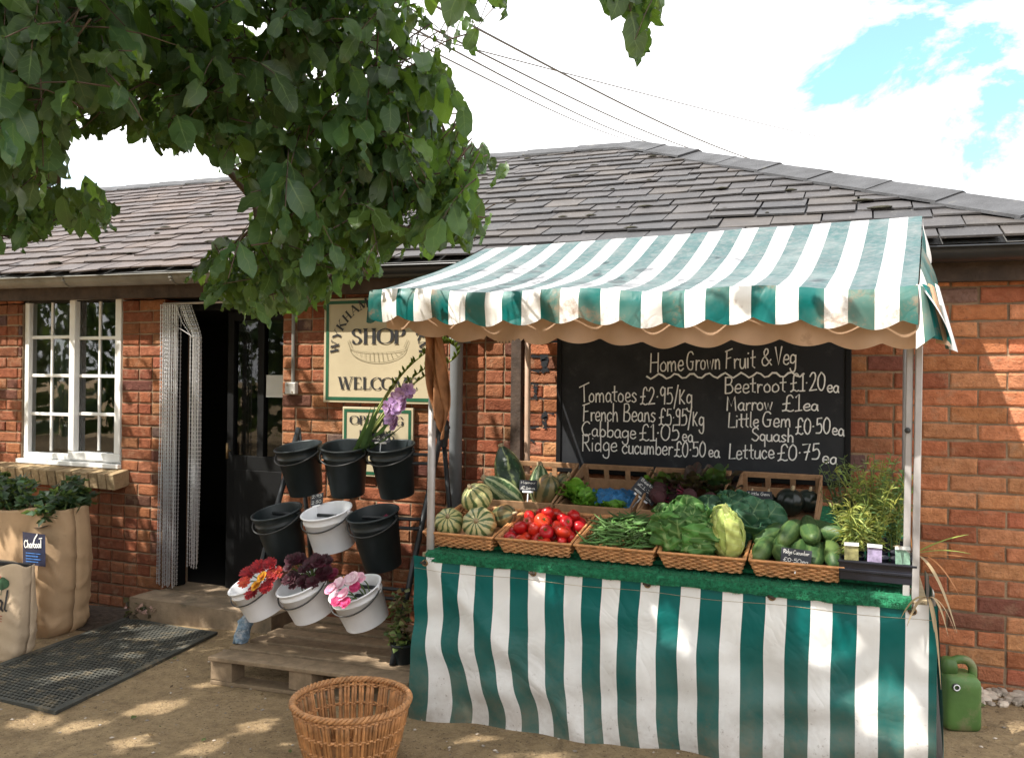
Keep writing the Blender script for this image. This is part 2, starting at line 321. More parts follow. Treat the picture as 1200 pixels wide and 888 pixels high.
def stripe_mat(name, dirty=True, fade=False):
    t = NT(name); u, v, _ = t.uv(); fr = t.math('FRACT', u); edge = t.math('LESS_THAN', fr, 0.475)
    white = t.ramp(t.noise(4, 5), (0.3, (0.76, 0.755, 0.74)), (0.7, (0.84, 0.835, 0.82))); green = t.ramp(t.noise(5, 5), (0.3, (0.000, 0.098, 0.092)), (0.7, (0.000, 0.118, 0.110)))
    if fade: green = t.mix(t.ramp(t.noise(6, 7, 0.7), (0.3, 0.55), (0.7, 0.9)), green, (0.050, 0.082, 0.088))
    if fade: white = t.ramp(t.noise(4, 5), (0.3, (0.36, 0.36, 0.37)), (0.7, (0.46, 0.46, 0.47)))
    c = t.mix(edge, green, white)
    e2 = t.math('LESS_THAN', t.math('ABSOLUTE', t.math('SUBTRACT', fr, 0.5)), 0.006)
    n1 = t.noise(9, 9, 0.72)
    if dirty == 'skirt':   # mud splashes climbing from the hem
        lo = t.math('SUBTRACT', 1.0, t.math('MULTIPLY', v, 1.15)); m = t.math('MULTIPLY', t.math('POWER', t.math('MAXIMUM', lo, 0.0), 1.7), t.ramp(n1, (0.34, 0.30), (0.62, 1.0)))
        c = t.mix(t.math('MULTIPLY', m, 0.62), c, (0.27, 0.18, 0.115))
        sp = t.ramp(t.noise(60, 6, 0.7), (0.60, 0.0), (0.66, 1.0)); c = t.mix(t.math('MULTIPLY', sp, t.math('MULTIPLY', m, 0.9)), c, (0.16, 0.1, 0.06))
    elif dirty == 'valance':
        m = t.ramp(t.noise(6, 9, 0.78), (0.55, 0.0), (0.68, 0.85)); c = t.mix(m, c, (0.24, 0.13, 0.08))
        c = t.mix(t.ramp(t.noise(3, 5), (0.45, 0.0), (0.7, 0.3)), c, (0.42, 0.32, 0.22))
    else:
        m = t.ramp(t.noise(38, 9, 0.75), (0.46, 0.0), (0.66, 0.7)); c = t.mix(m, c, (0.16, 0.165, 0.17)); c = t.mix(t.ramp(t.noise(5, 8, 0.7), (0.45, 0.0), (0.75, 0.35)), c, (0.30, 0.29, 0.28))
    r = t.ramp(t.noise(12, 4), (0.3, 0.36), (0.7, 0.55))
    rg_ = t.math('ABSOLUTE', t.math('SUBTRACT', t.noise(3.2, 3, 0.5, dist=1.2), 0.5)); cre = t.math('MULTIPLY', t.math('MINIMUM', rg_, 0.10), 6.0)
    hb_ = t.math('ADD', t.math('MULTIPLY', t.noise(9, 3, 0.5), 0.5), t.math('MULTIPLY', cre, 0.55))
    return t.done(c, r, 0.26, t.bump(hb_, 0.22, 0.03), trans=c, transw=0.08)
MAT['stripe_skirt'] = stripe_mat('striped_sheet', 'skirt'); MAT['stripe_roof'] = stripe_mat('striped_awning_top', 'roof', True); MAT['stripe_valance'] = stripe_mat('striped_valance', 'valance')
MAT['lining'] = mat('lining', (0.60, 0.40, 0.26), 0.6, 0.15, 7, 0.15, 40, dirt=(0.28, 0.16, 0.09), dscale=7, dth=0.62, trans=(0.55, 0.33, 0.18), transw=0.4)
MAT['husk'] = mat('husk', (0.34, 0.16, 0.07), 0.7, 0.4, 14, 0.4, 40, trans=(0.4, 0.18, 0.07), transw=0.25)
MAT['turf'] = mat('turf', (0.015, 0.165, 0.075), 0.85, 0.5, 60, 0.8, 200, vcol=True)
def wood_mat(name, c, vs_=0.3):
    t = NT(name); tcn = t.n('ShaderNodeTexCoord'); u, v, uvv = t.uv()
    f = t.noise(18, 6, 0.7); g = t.noise(5, 5)
    col = t.mix(t.ramp(f, (0.3, 0.0), (0.7, 1.0)), tuple(x * (1 - vs_) for x in c), tuple(min(1, x * (1 + vs_)) for x in c))
    col = t.mix(t.ramp(g, (0.55, 0.0), (0.75, 0.5)), col, tuple(x * 0.4 for x in c)); col = t.mix(1.0, col, t.col(), 'MULTIPLY')
    return t.done(col, 0.8, 0.25, t.bump(f, 0.3, 0.005))
MAT['crate_wood'] = wood_mat('crate_wood', (0.34, 0.20, 0.11)); MAT['pallet_wood'] = wood_mat('pallet_wood', (0.27, 0.195, 0.125))
def wicker_mat(name, c):
    t = NT(name); f = t.noise(30, 5, 0.7); b = t.col()
    col = t.mix(t.ramp(f, (0.3, 0.0), (0.7, 1.0)), tuple(x * 0.55 for x in c), tuple(min(1, x * 1.3) for x in c)); col = t.mix(1.0, col, b, 'MULTIPLY')
    return t.done(col, 0.5, 0.4, t.bump(t.noise(200, 3), 0.2, 0.003))
MAT['wicker'] = wicker_mat('wicker', (0.52, 0.255, 0.11)); MAT['willow'] = wicker_mat('willow', (0.42, 0.20, 0.08))
def leaf_mat(name, c, vein, transw=0.35, side=5.0, rough=0.45, spec=0.45, vw=0.07, tcol=None, veinamt=0.8, vvar=0.3, svw=0.05):
    # uv: x across -1..1 stored as 0..1, y along
    t = NT(name); u, v, _ = t.uv(); a = t.math('ABSOLUTE', t.math('SUBTRACT', t.math('MULTIPLY', u, 2.0), 1.0))
    mid = t.math('LESS_THAN', a, t.math('MULTIPLY', t.math('SUBTRACT', 1.15, v), vw))
    sv = t.math('ABSOLUTE', t.math('SUBTRACT', t.math('FRACT', t.math('SUBTRACT', t.math('MULTIPLY', v, side), t.math('MULTIPLY', a, 1.3))), 0.5))
    sv = t.math('MULTIPLY', t.math('LESS_THAN', t.math('ADD', sv, t.math('MULTIPLY', a, 0.03)), svw), 0.6)
    f = t.noise(9, 4); base = t.mix(1.0, t.ramp(f, (0.3, tuple(x * (1 - vvar) for x in c)), (0.7, tuple(x * (1 + vvar) for x in c))), t.col(), 'MULTIPLY')
    col = t.mix(t.math('MULTIPLY', t.math('MAXIMUM', mid, sv), veinamt), base, vein)
    tcl = t.mix(1.0, t.mix(0.5, base, (0.16, 0.24, 0.03)), (1.5, 1.6, 0.8), 'MULTIPLY')
    return t.done(col, rough, spec, t.bump(t.math('ADD', t.math('MULTIPLY', sv, -1.0), t.math('MULTIPLY', t.noise(60, 3), 0.3)), 0.3, 0.004), trans=tcl, transw=transw)
MAT['walnut_leaf'] = leaf_mat('walnut_leaf', (0.066, 0.124, 0.055), (0.20, 0.30, 0.11), 0.46, 6.0, 0.38, 0.55, 0.06)
MAT['dark_leaf'] = leaf_mat('dark_leaf', (0.022, 0.05, 0.018), (0.06, 0.10, 0.04), 0.2)
MAT['cabbage_leaf'] = leaf_mat('cabbage_leaf', (0.058, 0.15, 0.035), (0.26, 0.38, 0.14), 0.2, 6.0, 0.55, 0.3, 0.10, vvar=0.45, svw=0.085)
MAT['cabbage_dark'] = leaf_mat('cabbage_dark', (0.035, 0.10, 0.055), (0.18, 0.29, 0.15), 0.2, 6.0, 0.55, 0.3, 0.08, vvar=0.45, svw=0.07)
MAT['heart_leaf'] = leaf_mat('heart_leaf', (0.42, 0.48, 0.14), (0.62, 0.66, 0.36), 0.25, 7.0, 0.5, 0.35, 0.12)
MAT['lettuce_leaf'] = leaf_mat('lettuce_leaf', (0.13, 0.30, 0.035), (0.32, 0.46, 0.12), 0.35, 5.0)
MAT['beet_leaf'] = leaf_mat('beet_leaf', (0.065, 0.042, 0.032), (0.20, 0.02, 0.04), 0.2, 5.0, vvar=0.5)
MAT['beet_green'] = leaf_mat('beet_green', (0.075, 0.15, 0.035), (0.22, 0.05, 0.05), 0.25, 5.0)
MAT['herb'] = mat('herb', (0.28, 0.32, 0.085), 0.6, 0.3, 20, 0, vcol=True, trans=(0.35, 0.42, 0.06), transw=0.35)
MAT['blade'] = mat('blade', (0.045, 0.095, 0.035), 0.5, 0.3, 10, 0, vcol=True, trans=(0.10, 0.17, 0.04), transw=0.25)
MAT['petal'] = mat('petal', (1, 1, 1), 0.6, 0.12, 30, 0, vcol=True, trans=(0.5, 0.3, 0.3), transw=0.12)
MAT['tomato'] = mat('tomato', (0.50, 0.020, 0.010), 0.30, 0.25, 22, 0.05, 30, spec=0.45, rv=0.22)
MAT['calyx'] = mat('calyx', (0.06, 0.13, 0.02), 0.6, 0.3, 20, 0)
MAT['bean'] = mat('bean', (0.075, 0.155, 0.038), 0.5, 0.3, 12, 0, rv=0.4)
MAT['beetroot'] = mat('beetroot', (0.045, 0.014, 0.017), 0.8, 0.45, 14, 0.3, 50, rv=0.3)
def stripe_fruit(name, a, b, n, sharp=0.35, blotch=None, spots=None, rough=0.35):
    t = NT(name); u, v, _ = t.uv(); w_ = t.math('MULTIPLY_ADD', t.noise(14, 4), 0.10, u)
    s_ = t.math('ABSOLUTE', t.math('SUBTRACT', t.math('FRACT', t.math('MULTIPLY', w_, n)), 0.5))
    s_ = t.math('ADD', s_, t.math('MULTIPLY', t.math('SUBTRACT', t.noise(40, 5, 0.7), 0.5), 0.42))
    c = t.mix(t.ramp(s_, (sharp - 0.05, 0.0), (sharp + 0.05, 1.0)), a, b)
    if spots: c = t.mix(t.ramp(t.noise(85, 2, 0.5), (0.60, 0.0), (0.66, 0.75)), c, spots)
    if blotch: c = t.mix(t.ramp(t.noise(7, 3), (0.52, 0.0), (0.62, 0.75)), c, blotch)
    return t.done(c, rough, 0.45, t.bump(t.math('ADD', t.noise(30, 3), t.math('MULTIPLY', t.noise(110, 4, 0.7), 0.5)), 0.35, 0.006))
MAT['marrow'] = stripe_fruit('marrow_skin', (0.014, 0.034, 0.016), (0.26, 0.31, 0.12), 5, 0.445, None, (0.09, 0.14, 0.06))
MAT['marrow_pale'] = stripe_fruit('pale_marrow_skin', (0.05, 0.10, 0.04), (0.36, 0.40, 0.22), 8, 0.30, None, (0.22, 0.28, 0.14))
MAT['squash'] = stripe_fruit('squash_skin', (0.46, 0.42, 0.19), (0.075, 0.12, 0.04), 11, 0.31, None, (0.20, 0.22, 0.08))
MAT['squash_orange'] = stripe_fruit('orange_squash_skin', (0.48, 0.43, 0.22), (0.075, 0.125, 0.045), 11, 0.30, (0.46, 0.19, 0.05))
MAT['squash_brown'] = stripe_fruit('brown_squash_skin', (0.20, 0.16, 0.07), (0.06, 0.075, 0.035), 7, 0.3, (0.30, 0.12, 0.04))
MAT['squash_dark'] = mat('dark_squash', (0.012, 0.018, 0.014), 0.28, 0.3, 10, 0.05, 40, rv=0.2)
MAT['cucumber'] = stripe_fruit('cucumber_skin', (0.034, 0.078, 0.022), (0.065, 0.115, 0.032), 6, 0.34, (0.10, 0.15, 0.04), (0.075, 0.12, 0.042), 0.5)
MAT['pumice'] = MAT['stone_pale']
MAT['can_green'] = mat('can_green', (0.065, 0.135, 0.032), 0.5, 0.35, 5, 0.12, 40, dirt=(0.19, 0.17, 0.09), dscale=8, dth=0.52)
MAT['kraft'] = mat('kraft_paper', (0.43, 0.285, 0.165), 0.75, 0.12, 7, 0.35, 16, dirt=(0.25, 0.15, 0.08), dscale=4, dth=0.60)
MAT['pale_kraft'] = mat('pale_kraft', (0.50, 0.38, 0.26), 0.75, 0.12, 7, 0.35, 16, dirt=(0.30, 0.21, 0.13), dscale=5, dth=0.60)
MAT['rubber'] = mat('rubber', (0.05, 0.05, 0.042), 0.8, 0.3, 10, 0.4, 120, dirt=(0.17, 0.135, 0.085), dscale=9, dth=0.52)
MAT['label_blue'] = mat('label_blue', (0.018, 0.022, 0.05), 0.4, 0.3, 14, 0)
MAT['label_sky'] = mat('label_sky', (0.05, 0.16, 0.42), 0.4, 0.4, 40, 0)
MAT['print_green'] = mat('print_green', (0.03, 0.09, 0.04), 0.6, 0.4, 30, 0)
MAT['print_red'] = mat('print_red', (0.35, 0.08, 0.05), 0.6, 0.2, 30, 0)
MAT['blue_film'] = mat('blue_film', (0.03, 0.16, 0.36), 0.35, 0.3, 20, 0.6, 40)
MAT['tray_black'] = mat('tray_black', (0.012, 0.013, 0.02), 0.35, 0.3, 10, 0.1, 60)
MAT['card_mint'] = mat('card_mint', (0.16, 0.27, 0.20), 0.5, 0.4, 60, 0)
MAT['card_violet'] = mat('card_violet', (0.22, 0.18, 0.28), 0.5, 0.4, 60, 0)
MAT['card_yellow'] = mat('card_yellow', (0.24, 0.22, 0.09), 0.5, 0.4, 60, 0)

# ------------------------------------------------------------------ lettering
GL = {  # hand chalked letters: advance, strokes ('*' = straight segments); x height 50, capital 100
'H': (66, ['*6,100 4,0', '*54,100 52,-2', '*6,50 52,52']), 'G': (70, ['58,84 44,98 22,92 6,60 8,24 26,2 46,6 54,22 55,42', '*34,44 60,44']),
'F': (58, ['*10,96 8,0', '*0,92 52,104', '*9,54 40,58']), 'V': (56, ['*2,100 26,0 50,100']), 'T': (60, ['*28,96 30,0', '*-8,86 62,112']),
'B': (64, ['*8,98 6,0', '8,98 40,98 50,78 36,56 8,52', '8,52 44,50 58,26 44,4 6,0']), 'C': (68, ['58,84 42,98 18,88 4,50 14,12 36,0 60,14']),
'R': (62, ['*8,96 6,0', '4,96 40,98 50,74 36,54 8,50', '*24,50 58,0']), 'M': (82, ['*6,0 12,96 36,30 60,98 70,0']), 'K': (54, ['*8,80 6,0', '*42,78 8,36 44,0']),
'L': (52, ['*10,100 6,2 50,4']), 'S': (56, ['50,88 36,100 12,90 10,66 30,52 50,34 44,8 22,0 2,12']),
'a': (50, ['40,44 24,52 6,36 6,12 20,0 36,12 40,44', '40,46 40,12 48,0']), 'b': (50, ['*8,104 6,2', '6,26 22,48 42,38 42,12 24,0 6,6']), 'c': (44, ['40,40 24,52 6,36 6,12 22,0 40,10']),
'd': (52, ['38,40 22,50 6,34 6,10 20,0 38,12', '*42,104 42,0']), 'e': (46, ['8,26 40,30 34,50 16,50 6,30 10,8 26,0 42,10']), 'g': (50, ['40,42 24,52 6,38 8,12 24,4 38,16', '42,48 42,-20 30,-42 10,-36 4,-24']),
'h': (48, ['*8,104 6,0', '6,30 22,50 36,40 38,0']), 'i': (22, ['*10,50 10,2', '*10,74 12,78']), 'l': (22, ['*10,104 10,6 16,0']), 'm': (74, ['*8,50 6,0', '6,30 20,50 32,40 34,0', '34,30 48,50 60,40 64,0']),
'n': (48, ['*8,50 6,0', '6,30 22,50 36,40 40,0']), 'o': (48, ['24,50 6,36 8,8 24,0 40,12 40,38 24,50']), 'q': (48, ['40,42 24,52 6,38 8,10 24,2 38,14', '*42,48 42,-44']), 'r': (38, ['*8,50 8,0', '8,28 20,48 36,46']),
's': (42, ['36,44 20,52 8,40 22,26 34,12 20,0 4,6']), 't': (38, ['*18,90 18,8 32,2', '*2,54 36,58']), 'u': (48, ['8,50 6,12 20,0 36,10 40,50', '*40,50 42,0']), 'w': (62, ['*4,50 16,2 30,44 42,0 56,52']),
'v': (44, ['*4,50 20,0 38,50']), ' ': (34, []), '&': (66, ['58,0 20,62 22,92 38,92 38,70 8,34 10,6 30,0 56,34']), '/': (40, ['*34,110 4,-24']), '.': (26, ['*10,44 14,46']),
'£': (64, ['60,82 46,100 28,88 24,50 20,12 4,2', '4,2 26,8 46,0 60,6', '*4,44 44,48']), '0': (58, ['28,98 8,72 6,26 26,0 48,22 50,74 28,98']), '1': (36, ['*6,84 22,100 22,2', '*4,0 38,2']),
'2': (56, ['6,78 20,98 40,92 42,66 24,30 4,2', '*4,2 54,4']), '5': (54, ['*46,96 14,96 10,56', '10,56 36,62 48,36 36,6 4,4']), '7': (54, ['*4,94 48,98 22,0', '*12,48 44,52']), '9': (50, ['42,84 26,98 8,80 12,58 28,52 42,70', '*42,92 38,0']),
'3': (50, ['6,90 26,100 42,82 20,54 44,34 34,4 4,8']), '4': (52, ['*30,98 4,34 50,34', '*34,60 34,0']), '6': (50, ['40,96 14,60 6,26 22,0 42,14 38,40 8,30']), '8': (50, ['26,52 8,74 24,98 42,78 26,52 6,24 26,0 46,22 26,52'])}
def strokes_of(txt, wob=2.0, rg=rnd):
    x = 0; out = []
    for ch in txt:
        adv, ss = GL.get(ch, (34, [])); k = 1 + rg.uniform(-0.05, 0.05)
        for s_ in ss:
            st = s_.startswith('*'); P = [tuple(float(q) for q in p.split(',')) for p in s_.lstrip('*').split()]
            P = [(x + a * k + rg.uniform(-wob, wob), b + rg.uniform(-wob, wob)) for a, b in P]
            if not st: P = [(q.x, q.y) for q in smooth_path([(a, b, 0) for a, b in P], 5)]
            out.append(P)
        x += adv * k + 3
    return x, out
RC = [0]
def ribbon(mb, pts, wd, to3, rg=rnd, jit=0.15):
    n = len(pts)
    if n < 2: return
    Lp = []; Rp = []
    for i in range(n):
        a = pts[max(0, i - 1)]; b = pts[min(n - 1, i + 1)]; dx, dy = b[0] - a[0], b[1] - a[1]; l = math.hypot(dx, dy) or 1
        h = wd / 2 * (1 + rg.uniform(-jit, jit)); nx, ny = -dy / l * h, dx / l * h; ex = (pts[i][0] - dx / l * wd * .3 * (i == 0) + dx / l * wd * .3 * (i == n - 1)); ey = (pts[i][1] - dy / l * wd * .3 * (i == 0) + dy / l * wd * .3 * (i == n - 1))
        Lp.append((ex + nx, ey + ny)); Rp.append((ex - nx, ey - ny))
    RC[0] = (RC[0] + 1) % 14; dz = Vector((0, -0.00018 * RC[0], 0))      # each stroke lies a hair over the last
    vv = [to3(*p) + dz for p in Lp] + [to3(*p) + dz for p in Rp]
    mb.add(vv, [(i + n, i + n + 1, i + 1, i) for i in range(n - 1)])
def write(mb, txt, to3, x0, y0, width, height, dy=0.0, wd=None):
    """chalk txt from (x0,y0) over width; height is the capital height; dy the climb of the base line over the width"""
    W_, ss = strokes_of(txt); kx = width / W_; ky = height / 100; wd = wd or height * 0.10
    for P in ss: ribbon(mb, [(x0 + a * kx, y0 + b * ky + dy * a / W_) for a, b in P], wd, to3)
SG = {  # roman capitals: advance, strokes (weight T thick / t thin / c modulated curve)
'S': (62, [('c', '50,76 40,96 22,98 8,80 16,58 38,44 52,24 40,4 20,0 8,18'), ('t', '52,98 50,70'), ('t', '8,2 8,28')]), 'H': (86, [('T', '18,0 18,100'), ('T', '66,0 66,100'), ('t', '18,50 66,50')]),
'O': (88, [('c', '44,100 12,84 4,50 12,16 44,0 76,16 84,50 76,84 44,100')]), 'P': (66, [('T', '18,0 18,100'), ('c', '18,97 48,97 60,76 48,52 18,48')]), 'W': (112, [('T', '8,100 32,0'), ('t', '32,0 54,92'), ('T', '50,100 76,0'), ('t', '76,0 102,100')]),
'Y': (84, [('T', '8,100 42,46'), ('t', '42,46 76,100'), ('T', '42,46 42,0')]), 'K': (86, [('T', '18,0 18,100'), ('t', '18,42 70,100'), ('T', '34,60 76,0')]), 'A': (86, [('t', '8,0 42,100'), ('T', '42,100 76,0'), ('t', '20,34 62,34')]),
'M': (102, [('t', '14,0 16,100'), ('T', '16,100 50,6'), ('t', '50,6 84,100'), ('T', '86,100 86,0')]), 'R': (80, [('T', '18,0 18,100'), ('c', '18,97 48,97 58,76 48,54 18,50'), ('T', '36,50 74,0')]), 'F': (64, [('T', '18,0 18,100'), ('t', '18,98 58,98'), ('t', '18,52 46,52'), ('t', '58,98 58,78')]),
'E': (70, [('T', '18,0 18,100'), ('t', '18,98 58,98'), ('t', '18,52 48,52'), ('t', '18,2 62,2'), ('t', '58,98 58,78'), ('t', '62,2 64,24')]), 'L': (66, [('T', '18,0 18,100'), ('t', '18,2 60,2'), ('t', '60,2 62,26')]), 'C': (82, [('c', '72,78 56,98 30,94 8,70 8,30 30,4 58,2 74,20'), ('t', '74,98 72,68')]),
'N': (90, [('t', '16,0 16,100'), ('T', '14,100 72,4'), ('t', '72,0 72,100')]), 'I': (36, [('T', '18,0 18,100')]), 'G': (88, [('c', '72,78 56,98 30,94 8,70 8,30 30,4 58,2 72,16'), ('T', '72,4 72,42'), ('t', '58,42 84,42')]), 'U': (86, [('T', '18,100 18,30'), ('c', '18,34 24,6 44,0 62,8 68,36'), ('t', '68,30 68,100')]), ' ': (40, [])}
def sign_letter(mb, ch, to2, kx, ky, to3):
    adv, ss = SG[ch]
    def emit(pts, w0, w1fn):
        n = len(pts); Lp = []; Rp = []
        for i in range(n):
            a = pts[max(0, i - 1)]; b = pts[min(n - 1, i + 1)]; dx, dy = b[0] - a[0], b[1] - a[1]; l = math.hypot(dx, dy) or 1; h = w1fn(dx / l, dy / l) / 2
            Lp.append((pts[i][0] - dy / l * h, pts[i][1] + dx / l * h)); Rp.append((pts[i][0] + dy / l * h, pts[i][1] - dx / l * h))
        RC[0] = (RC[0] + 1) % 14; dz = Vector((0, -0.00012 * RC[0], 0))
        vv = [to3(*to2(a * kx, b * ky)) + dz for a, b in Lp] + [to3(*to2(a * kx, b * ky)) + dz for a, b in Rp]
        mb.add(vv, [(i + n, i + n + 1, i + 1, i) for i in range(n - 1)])
    for k, s_ in ss:
        P = [tuple(float(q) for q in p.split(',')) for p in s_.split()]
        if k == 'c':
            P = [(q.x, q.y) for q in smooth_path([(a, b, 0) for a, b in P], 5)]; emit(P, 0, lambda dx, dy: 5 + 13 * dy * dy)
        else:
            emit(P, 0, (lambda dx, dy: 18) if k == 'T' else (lambda dx, dy: 6))
            for (a, b), (c, d) in ((P[0], P[1]), (P[-1], P[-2])):
                if (b < 1 or b > 99) and abs(b - d) > 30: emit([(a - 13, b), (a + 13, b)], 0, lambda dx, dy: 6)
    return adv
def sign_text(mb, txt, x0, y0, width, height, to3):
    W_ = sum(SG[c][0] for c in txt); kx = width / W_; ky = height / 100; x = x0
    for c in txt: x += kx * sign_letter(mb, c, (lambda a, b, x=x: (x + a, y0 + b)), kx, ky, to3)

# ------------------------------------------------------------------ ground
mb = MB()
xs = sorted([-400, -60, -20, -8] + [-8 + 0.5 * i for i in range(1, 22)] + [3, 20, 60, 400]); ys = [-400, -60, -20] + [-9 + 0.5 * i for i in range(0, 19)] + [2, 6, 20, 60, 400]
vv = [Vector((x, y, gz(x) + (0.006 * noise.noise(Vector((x * 1.3, y * 1.3, 0))) if -8 < x < 3 and -9 < y < 0.5 else 0))) for y in ys for x in xs]
nx = len(xs); mb.add(vv, [(j * nx + i, j * nx + i + 1, (j + 1) * nx + i + 1, (j + 1) * nx + i) for j in range(len(ys) - 1) for i in range(nx - 1)])
tag(mb.build('ground', MAT['ground'], smooth=True), kind='structure')
# planting bed against the wall, left of the step
mb = MB()
mb.grid(24, 8, lambda u, v: Vector((-7.0 + u * 2.83, -0.50 + v * 0.5 + 0.04 * noise.noise(Vector((u * 9, v * 3, 1))) * (v < 0.2), gz(-7.0 + u * 2.83) + 0.004 + 0.035 * math.sin(v * 3.1416) * (1 + noise.noise(Vector((u * 14, v * 5, 4)))) * min(1, (1 - u) * 8))))
tag(mb.build('soil_bed', MAT['soil'], smooth=True), kind='structure')
# loose stones at the foot of the wall on the right
mb = MB()
for i in range(170):
    X = rnd.uniform(0.28, 0.95); Y = -0.03 - abs(rnd.gauss(0, 0.09)); s_ = rnd.choice((0.012, 0.016, 0.02, 0.028, 0.036)); g = rnd.uniform(0.6, 1.25)
    sx, sy, szz = s_ * rnd.uniform(0.8, 1.5), s_ * rnd.uniform(0.7, 1.2), s_ * rnd.uniform(0.5, 0.9); sd_ = rnd.uniform(0, 99)
    M_ = Matrix.Translation((X, Y, gz(X) + szz * 0.5)) @ Matrix.Rotation(rnd.uniform(0, 6), 4, 'Z') @ Matrix.Diagonal((sx, sy, szz, 1))
    mb.lathe([(0.02, -1), (0.7, -0.7), (1, 0), (0.75, 0.65), (0.02, 0.95)], 7, M_, fn=lambda a, t: 1 + 0.35 * noise.noise(Vector((math.cos(a) * 1.5, math.sin(a) * 1.5, t * 2 + sd_))), col=(g, g, g))
for i in range(420):     # chippings scattered over the yard
    X = rnd.uniform(-4.6, 1.0); Y = rnd.uniform(-1.9, -0.1); s_ = rnd.uniform(0.003, 0.008); g = rnd.uniform(0.5, 1.2)
    M_ = Matrix.Translation((X, Y, gz(X) + s_ * 0.4)) @ Matrix.Rotation(rnd.uniform(0, 6), 4, 'Z') @ Matrix.Diagonal((s_ * 1.4, s_, s_ * .7, 1))
    mb.lathe([(0.05, -1), (1, 0), (0.05, 0.9)], 5, M_, col=(g, g, g))
MAT['gravel'] = mat('gravel', (0.44, 0.37, 0.30), 0.85, 0.3, 14, 0.3, 50, vcol=True)
tag(mb.build('gravel', MAT['gravel']), kind='stuff')

# fallen leaves and bits on the yard
mb = MB(); rg = random.Random(66)
for i in range(150):
    X = rg.uniform(-4.4, 0.9); Y = rg.uniform(-2.0, -0.15) if i % 3 else rg.choice((-1.12, -0.12, -1.55)) + rg.uniform(-.12, .05); l = rg.uniform(0.008, 0.035); a = rg.uniform(0, 6.28); z = gz(X) + 0.008; c = rg.choice(((0.16, 0.10, 0.04), (0.10, 0.06, 0.03), (0.09, 0.11, 0.03), (0.22, 0.15, 0.06))); d = Vector((math.cos(a), math.sin(a), 0)); s_ = Vector((-d.y, d.x, 0)) * l * rg.uniform(.2, .4); p = Vector((X, Y, z))
    mb.add([p, p + d * l * .5 + s_ + Vector((0, 0, rg.uniform(0, .35) * l)), p + d * l + Vector((0, 0, rg.uniform(0, .3) * l)), p + d * l * .5 - s_], [(0, 1, 2), (0, 2, 3)], None, c)
tag(mb.build('leaf_litter', mat('dry_leaf', (1, 1, 1), 0.8, 0.2, 30, 0, vcol=True)), kind='stuff')

